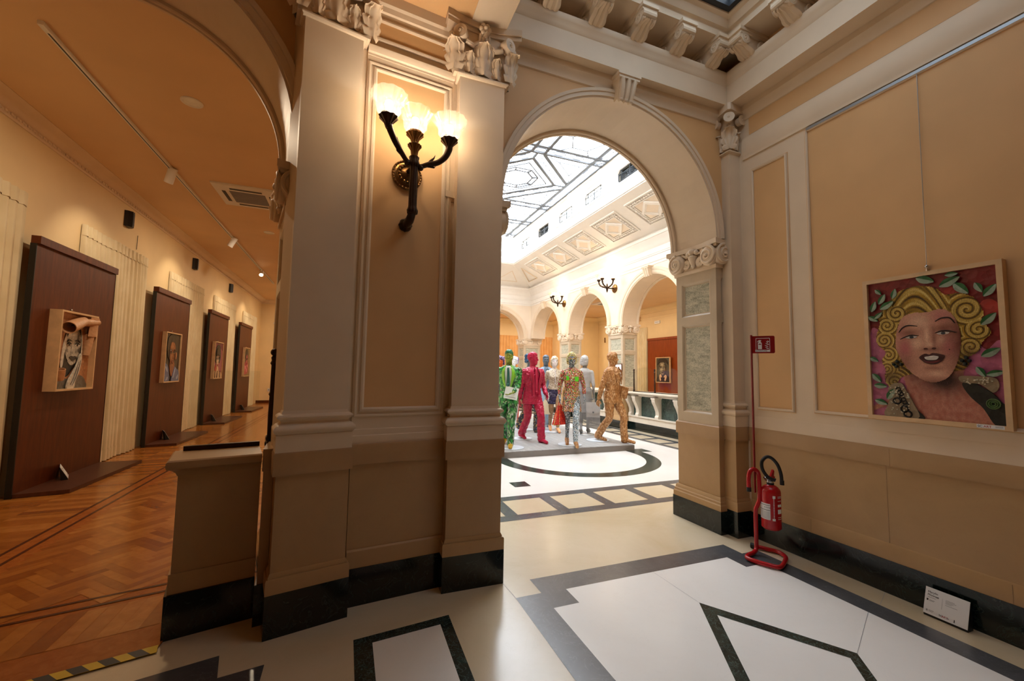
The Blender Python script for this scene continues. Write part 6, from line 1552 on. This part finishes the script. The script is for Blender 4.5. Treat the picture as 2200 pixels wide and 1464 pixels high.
M['ora'] = plain('orange_scrap', '#d0601c', .35); M['redb'] = mosaic('red_boot_scraps', ['#c8201a', '#b01414', '#d83a20', '#a81a1a'], 50, .35, .6); M['yelb'] = plain('yellow_scrap', '#e0a810', .35)
M['purp'] = mosaic('purple_hair_scraps', ['#6a3fb0', '#8a5cd0', '#4a2a88', '#b090dc', '#7a48c0'], 70, .4, .8); M['mauve'] = mosaic('dark_mauve_scraps', ['#3c2450', '#8a6aa8', '#241636', '#c8b4d4', '#54346c'], 70, .4, .8)
M['fur'] = plain('white_fur', '#e9e8e6', .8, vary=.05, bump=.8, bscale=80); M['darkf'] = mosaic('dark_fringe_scraps', ['#141a26', '#202c40', '#0e121c', '#b09a5c', '#2a3a54', '#181e2a'], 48, .5, .9, .012)
M['blueh'] = mosaic('blue_hair_scraps', ['#1c4a7a', '#2a6a9a', '#123050', '#3a7aa8', '#0f2440'], 70, .4, .8)

# 1 green suit
f = Fig('green figure in a patchwork suit and tie at the platform edge, holding a folder', (2.83, 7.42), (-.42, -.9), 1.80, .5, lead='L', arms={'L': (.10, -.25, .98), 'R': (.27, .12, .86)}, head_yaw=R(0))
f.body('olive', .0015, 30, hands={'L': ((-.75, -.5, -.35), .8)}); f.hair('greenhair'); f.jacket('greens', .76, .022, .8); f.trousers('greens2'); f.shoes('gold'); f.disc(.08, -.22, .24)
m = MB(); k, c = f.k, f.cz
m.prism([(-.045, 1.06), (.05, 1.06), (.075, 1.40), (.04, 1.47), (-.04, 1.47), (-.07, 1.40)], 0, .02, 0, Matrix(((k, 0, 0, 0), (0, 0, -1, -.132 * k), (0, k, 0, c), (0, 0, 0, 1)))); mesh_part('shirt', m, .01, 'shirtw', f.t, .001, 20, 1, 1)
f.strip('tie', 'teal', [(0, -.1 * k, 1.475 * k + c), (0, -.155 * k, 1.42 * k + c), (.005, -.165 * k, 1.28 * k + c), (.0, -.165 * k, 1.12 * k + c)], [.016, .02, .024, .034])
for sg in (-1, 1): f.strip('lapel', 'lime', [(sg * .05, -.11 * k, 1.465 * k + c), (sg * .095, -.15 * k, 1.36 * k + c), (sg * .085, -.158 * k, 1.22 * k + c), (sg * .05, -.158 * k, 1.08 * k + c)], [.02, .04, .036, .014])
MB().box(.07, -.158 * k, 1.25 * k + c, .14, -.14 * k, 1.31 * k + c).build('pocket_patch', 'lime', f.t, smooth=0)
fo = thing('folder', 'pale folder tucked under the hand of the green figure', 'folder', (0, 0, 0)); fo.matrix_basis = f.t.matrix_basis @ Matrix.Translation((.06 * k, -.20 * k, .95 * k + c)) @ Matrix.Rotation(R(10), 4, 'Y') @ Matrix.Rotation(R(-12), 4, 'X')
MB().box(-.12, -.012, -.09, .13, .012, .13).build('cover', 'shirtw', fo, smooth=0); MB().box(-.10, -.014, -.06, .1, -.012, -.05).build('printed_line', 'inkg', fo, smooth=0)
# 2 crimson
f = Fig('crimson figure in a crumpled suit striding with its head turned', (3.50, 7.80), (.06, -1), 1.80, .60, lead='L', arms={'L': (.24, -.14, .93), 'R': (.27, .05, .83)}, head_yaw=R(48))
f.body('crim', .003, 26, 2); f.hair('crim', 'short', .012, 26); f.jacket('crim', .74, .024, .95, .013, 30, flare=.045); f.trousers('crim', .012, 26, .015); f.shoes('crim'); f.disc(-.08, .28, .2)
k, c = f.k, f.cz
f.strip('tie', 'crim', [(0, -.1 * k, 1.475 * k + c), (0, -.155 * k, 1.42 * k + c), (.0, -.172 * k, 1.25 * k + c), (.0, -.172 * k, .98 * k + c)], [.016, .024, .03, .03])
for sg in (-1, 1): f.strip('lapel', 'crim', [(sg * .05, -.11 * k, 1.465 * k + c), (sg * .1, -.15 * k, 1.36 * k + c), (sg * .07, -.168 * k, 1.2 * k + c), (sg * .06, -.17 * k, .9 * k + c)], [.02, .04, .03, .02])
# 3 blue grey man
f = Fig('blue grey figure in a pale suit behind the woman with the navy skirt', (4.60, 9.45), (-.35, -.94), 1.80, .42, lead='R', arms={'R': (.25, .02, .84), 'L': (.25, .05, .84)}, head_yaw=R(-4), voxel=.011)
f.body('slate', .001); f.hair('slate', 'short', .008); f.jacket('bluegrey', .78, .022, .95, .003); f.trousers('paleblue', .004); f.shoes('slate'); f.disc(0, -.05, .24)
k, c = f.k, f.cz
f.strip('tie', 'slate', [(0, -.1 * k, 1.475 * k + c), (0, -.15 * k, 1.42 * k + c), (.0, -.165 * k, 1.2 * k + c)], [.016, .02, .026])
for sg in (-1, 1): f.strip('lapel', 'bluegrey', [(sg * .045, -.11 * k, 1.465 * k + c), (sg * .09, -.148 * k, 1.36 * k + c), (sg * .05, -.16 * k, 1.15 * k + c)], [.016, .032, .014])
# 4 blouse and navy skirt
f = Fig('white faced woman figure in a beige blouse and navy skirt with a pale bag', (4.53, 8.84), (-.30, -.95), 1.69, .34, True, 'L', arms={'R': (.22, .0, .86), 'L': (.20, .1, .95)}, heel=.05, voxel=.010)
f.body('palew', 0); f.hair('blonde', 'bob', .008); f.jacket('beige', .95, .018, .75, .003, 40, 'blouse'); f.skirt('navy', .60, 1.06, .165); f.shoes('peachs', 1); f.disc(-.06, .0, .25)
m = MB(); k, c = f.k, f.cz
for nm in 'LR':
    hip, kn, an, toe, hl = f.leg[nm]; limb(m, [hip.lerp(kn, .3), kn, kn.lerp(an, .4) + V((0, .018 * k, 0)), an], [.082 * k, .06 * k, .056 * k, .04 * k])
mesh_part('tights', m, .01, 'tights', f.t)
f.strip('blouse_front', 'palew', [(0, -.105 * k, 1.42 * k + c), (0, -.158 * k, 1.27 * k + c), (0, -.125 * k, 1.1 * k + c)], [.016, .018, .018])
bg = thing('shopping_bag', 'pale cloth bag in the hand of the woman with the navy skirt', 'bag', (0, 0, 0)); wr = f.arm['R'][2]; bg.matrix_basis = f.t.matrix_basis @ Matrix.Translation(wr + V((0, 0, -.09)))
m = MB(); m.loft([[(-.02, -.015, -.06), (.02, -.015, -.06), (.02, .015, -.06), (-.02, .015, -.06)], [(-.09, -.03, -.2), (.09, -.03, -.2), (.09, .03, -.2), (-.09, .03, -.2)], [(-.12, -.03, -.40), (.12, -.03, -.40), (.12, .03, -.40), (-.12, .03, -.40)]]); m.build('bag_body', 'curtain', bg)
m = MB(); m.tube([(-.018, 0, -.07), (-.01, 0, .02), (.01, 0, .02), (.018, 0, -.07)], .006, 6); m.build('handle', 'curtain', bg)
# 5 bead figure
f = Fig('woman figure covered in coloured beads at the front of the platform', (3.99, 7.06), (-.40, -.92), 1.70, .32, True, 'L', arms={'R': (.24, -.02, .86), 'L': (.26, .0, .88)}, heel=.05)
f.body('beadsb', .003, 60, 4); f.hair('beadsy', 'bob', .012, 60); f.jacket('beadsr', 1.0, .02, .7, .005, 60, 'beaded_top'); f.skirt('beads', .60, 1.12, .205, .004, 'beaded_skirt', 60); f.shoes('bronzes', 1); f.disc(-.02, .1, .23)
k, c = f.k, f.cz; hT = f.head_T()
m = MB()
for sg in (-1, 1): m.ball((sg * .036, -.09, .115), .03, 7, 0, (1.1, .4, .7), hT)
m.tube([(-.07, -.06, .12), (0, -.1, .12), (.07, -.06, .12)], .007, 6, T=hT); m.build('sunglasses', 'beadsr', f.t)
m = MB(); m.box(.05 * k, -.16 * k, 1.2 * k + c, .12 * k, -.12 * k, 1.29 * k + c); m.box(-.12 * k, -.16 * k, 1.22 * k + c, -.07 * k, -.12 * k, 1.30 * k + c); m.build('green_patch', 'beadg', f.t, smooth=0)
m = MB()
hip, kn, an, toe, hl = f.leg['L']; limb(m, [hip.lerp(kn, .4), kn, kn.lerp(an, .4) + V((0, .018 * k, 0)), an + V((0, 0, -.02))], [.085 * k, .066 * k, .062 * k, .046 * k]); mesh_part('stocking', m, .01, 'beadsl', f.t, .003, 60)
bg = thing('handbag', 'red and yellow beaded bag hanging from the hand of the bead covered figure', 'bag', (0, 0, 0)); wr = f.arm['R'][2]; bg.matrix_basis = f.t.matrix_basis @ Matrix.Translation(wr + V((0, 0, -.10))) @ Matrix.Rotation(R(40), 4, 'Z')
m = MB(); m.loft([[(-.04, -.02, -.04), (.04, -.02, -.04), (.04, .02, -.04), (-.04, .02, -.04)], [(-.14, -.06, -.40), (.14, -.06, -.40), (.14, .06, -.40), (-.14, .06, -.40)]]); m.build('bag_body', 'redb', bg)
m = MB(); m.loft([[(-.041, .0, -.04), (-.01, -.022, -.04), (-.03, .022, -.04)], [(-.15, .0, -.41), (-.06, -.066, -.41), (-.12, .066, -.41)]]); m.build('side_gusset', 'beadsy', bg)
m = MB(); m.tube([(-.03, 0, -.05), (-.015, 0, .03), (.015, 0, .03), (.03, 0, -.05)], .007, 6); m.build('handle', 'redb', bg)
# 6 grey woman seen from behind
f = Fig('grey woman figure seen from behind with bobbed hair, beside a fringed satchel', (5.03, 8.30), (.62, .78), 1.70, .24, True, 'R', arms={'R': (.21, -.04, .84), 'L': (.2, -.16, 1.0)}, heel=.05, head_yaw=R(-20), voxel=.010)
f.body('greyw', .001); f.hair('greyl', 'bob', .006); f.jacket('greyl', 1.0, .02, .35, .003, 30, 'blouse'); f.skirt('greyw', .42, 1.08, .2, .003); f.shoes('greyd', 1)
m = MB(); random.seed(2)
for i in range(46):
    a = 2 * pi * i / 46; r_ = .195 * f.k; m.box(r_ * cos(a) - .008, r_ * .8 * sin(a) - .006, .32, r_ * cos(a) + .008, r_ * .8 * sin(a) + .006, .50 * f.k)
m.build('fringe', 'greyw', f.t, smooth=0); f.disc(0, 0, .23)
sa = thing('satchel', 'light grey satchel with a flap and long fringe held by the grey woman figure', 'bag', (0, 0, 0)); wr = f.t.matrix_basis @ f.arm['R'][2]
sa.matrix_basis = Matrix.Translation((wr.x - .10, wr.y - .13, wr.z - .10)) @ Matrix.Rotation(R(-28), 4, 'Z')
MB().box(-.15, -.05, -.40, .15, .05, -.06).build('case', 'greyl', sa, smooth=0)
m = MB(); m.prism([(-.155, -.05), (.155, -.05), (.155, -.24), (.12, -.29), (.04, -.30), (0, -.33), (-.04, -.30), (-.12, -.29), (-.155, -.24)], .05, .062, 0, Matrix(((1, 0, 0, 0), (0, 0, -1, 0), (0, 1, 0, 0), (0, 0, 0, 1)))); m.build('flap', 'greyl', sa, smooth=0)
m = MB(); [m.box(-.15 + .0145 * i, -.066 + .004 * (i % 3), -.62, -.15 + .0145 * i + .0115, -.056 + .004 * (i % 3), -.38) for i in range(21)]; m.build('fringe', 'greyw', sa, smooth=0)
m = MB(); m.tube([(-.06, 0, -.06), (-.05, 0, .02), (.05, 0, .02), (.06, 0, -.06)], .01, 8); m.ball((0, -.068, -.27), .02, 6); m.build('handle', 'greyd', sa)
# 7 bronze man
f = Fig('copper coloured figure striding along the platform edge with a book under its arm', (5.03, 7.22), (.42, -.91), 1.82, .52, lead='L', arms={'R': (.25, .16, .83), 'L': (.17, -.12, .95)}, head_yaw=R(28))
f.body('bronzes', .003, 26, 6); f.hair('bronzes', 'short', .007, 30); f.jacket('bronzes', .76, .024, .95, .008, 24, flare=.035); f.trousers('bronzes', .008, 22, .012); f.shoes('bronzes', 0, 'LR', .003); f.disc(-.08, .30, .23)
k, c = f.k, f.cz
for sg in (-1, 1): f.strip('lapel', 'bronzes', [(sg * .05, -.11 * k, 1.465 * k + c), (sg * .1, -.15 * k, 1.36 * k + c), (sg * .06, -.165 * k, 1.15 * k + c)], [.02, .034, .016])
bk = thing('book', 'copper coloured book under the arm of the copper figure', 'book', (0, 0, 0)); bk.matrix_basis = f.t.matrix_basis @ Matrix.Translation((.12 * k, -.155 * k, .98 * k + c)) @ Matrix.Rotation(R(12), 4, 'X')
MB().box(-.026, -.10, -.11, .026, .08, .11).build('pages', 'bronzes', bk, smooth=0); m = MB(); m.box(-.032, -.105, -.115, -.026, .085, .115); m.box(.026, -.105, -.115, .032, .085, .115); m.build('cover', 'bronzes', bk, smooth=0)
# 8 figure with red boots behind the green one
f = Fig('partly hidden figure with mauve hair and red boots behind the green figure', (3.0, 8.42), (-.3, -.95), 1.68, .3, True, 'L', voxel=.012)
f.body('ora', .002); f.hair('mauve', 'curly', .01); f.jacket('mauve', .9, .018, .8, .004); f.skirt('yelb', .5, 1.05, .17, .003)
m = MB()
for nm in 'LR':
    hip, kn, an, toe, hl = f.leg[nm]; limb(m, [kn + V((0, 0, -.02)), kn.lerp(an, .4) + V((0, .018, 0)), an, hl.lerp(toe, .4), toe], [.068, .064, .05, .05, .036])
mesh_part('boots', m, .011, 'redb', f.t, .003, 30)
# 9 white furry
f = Fig('white furry figure glimpsed between the green and crimson figures', (4.02, 10.2), (-.3, -.95), 1.74, .3, True, 'R', voxel=.013)
f.body('fur', .004, 30); f.hair('fur', 'curly', .014, 30); f.jacket('fur', .7, .04, .95, .012, 26, 'fur_coat'); f.trousers('fur', .01)
# 10 purple hair
f = Fig('figure with purple hair and orange and red trousers, glimpsed behind the crimson figure', (4.36, 11.0), (-.3, -.95), 1.78, .4, True, 'L', voxel=.014)
f.body('ora', .003); f.hair('purp', 'curly', .014); f.jacket('purp', .85, .02, .9, .005); f.trousers('redb', .005)
# 11 dark fringed man
f = Fig('dark fringed figure with blue hair walking behind the crimson figure', (3.99, 9.06), (.1, -.99), 1.80, .6, lead='L', voxel=.012)
f.body('slate', .002); f.hair('blueh', 'curly', .012); f.jacket('darkf', .7, .03, .95, .014, 30); f.trousers('darkf', .016, 30, .035); f.shoes('darkf'); f.disc(0, .24, .22)
SKY, P_LAMP, P_SPOT, P_REC, P_SIDE, EXPO = 15.5, 46, 38, 42, 45, 0.06
# ------------------------------------------------------------------ light
wd = bpy.data.worlds.new('sky_world'); SC.world = wd; wd.use_nodes = True
bgn = wd.node_tree.nodes['Background']; bgn.inputs[0].default_value = (.92, .96, 1, 1); bgn.inputs[1].default_value = SKY
def area(name, loc, sx, sy, power, col, rot=(0, 0, 0), portal=False, spread=pi):
    L = bpy.data.lights.new(name, 'AREA'); L.shape = 'RECTANGLE'; L.size = sx; L.size_y = sy; L.energy = power; L.color = col; L.spread = spread
    if portal: L.cycles.is_portal = True
    o = bpy.data.objects.new(name, L); COL.objects.link(o); o.location = loc; o.rotation_euler = rot; return o
area('skylight_portal', (CX, CY, 6.62), 3.5, 9.1, 0, (1, 1, 1), portal=True)
area('vestibule_portal', (2.195, 1.71, 4.87), 1.8, 1.84, 0, (1, 1, 1), portal=True)
def point(name, loc, power, col, r=.03):
    L = bpy.data.lights.new(name, 'POINT'); L.energy = power; L.color = col; L.shadow_soft_size = r
    o = bpy.data.objects.new(name, L); COL.objects.link(o); o.location = loc; return o
for q in LAMPS: point('lamp_bulb_light', q, P_LAMP, (1, .85, .68), .03)
for y in (9.78, 12.755): point('arcade_lamp_light', (6.5, y, 4.22), 14, (1, .8, .55), .06)
def spotl(name, loc, d, power, col, ang=60, r=.05, blend=.6):
    L = bpy.data.lights.new(name, 'SPOT'); L.energy = power; L.color = col; L.spot_size = R(ang); L.spot_blend = blend; L.shadow_soft_size = r
    o = bpy.data.objects.new(name, L); COL.objects.link(o); o.location = loc; o.rotation_euler = V(d).to_track_quat('-Z', 'Y').to_euler(); return o
WARM = (1, .8, .56)
for y, d in ((7.1, (-.4, .3, -.9)), (10.46, (-.5, .1, -.9)), (13.6, (-.4, .2, -.9)), (16.8, (-.5, 0, -.9)), (4.0, (-.5, .2, -.9))):
    spotl('track_spot_light', V((-2.475, y, 4.18)) + V(d).normalized() * .16, d, P_SPOT, WARM, 95, .05)
for x, y in ((-1.68, 5.19), (-1.68, 9.76), (-1.68, 14.2), (-1.68, 18)): area('recessed_light_glow', (x, y, 4.28), .16, .16, P_REC, WARM)
for x, y in ((9.6, 6.5), (9.6, 9.7), (9.6, 13), (9.6, 16), (4, 18.2), (7, 18.2), (9, 18.4)): area('side_gallery_light', (x, y, 4.22), .25, .25, P_SIDE, (1, .83, .62))
# ------------------------------------------------------------------ camera
cam = bpy.data.cameras.new('camera'); co_ = bpy.data.objects.new('camera', cam); COL.objects.link(co_)
cam.sensor_width = 36; cam.lens = 893 / 2200 * 36; cam.clip_start = .05; cam.clip_end = 200
r_, d_, f_ = V((0.93142562, -0.36354739, 0.01672146)), V((0.04226425, 0.06241861, -0.99715478)), V((0.36146928, 0.92948223, 0.07350335))
u_ = -d_; b_ = -f_
co_.matrix_world = Matrix(((r_.x, u_.x, b_.x, 0), (r_.y, u_.y, b_.y, 0), (r_.z, u_.z, b_.z, 1.5), (0, 0, 0, 1)))
SC.camera = co_
SC.view_settings.view_transform = 'Standard'; SC.view_settings.look = 'None'; SC.view_settings.gamma = 1; SC.view_settings.use_curve_mapping = False
SC.view_settings.exposure = EXPO
cy = SC.cycles
cy.use_denoising = True; cy.denoiser = 'OPENIMAGEDENOISE'; cy.max_bounces = 7; cy.diffuse_bounces = 4; cy.glossy_bounces = 3; cy.transmission_bounces = 4; cy.transparent_max_bounces = 8
cy.sample_clamp_indirect = 6; cy.caustics_reflective = False; cy.caustics_refractive = False; cy.use_adaptive_sampling = True; cy.adaptive_threshold = .02
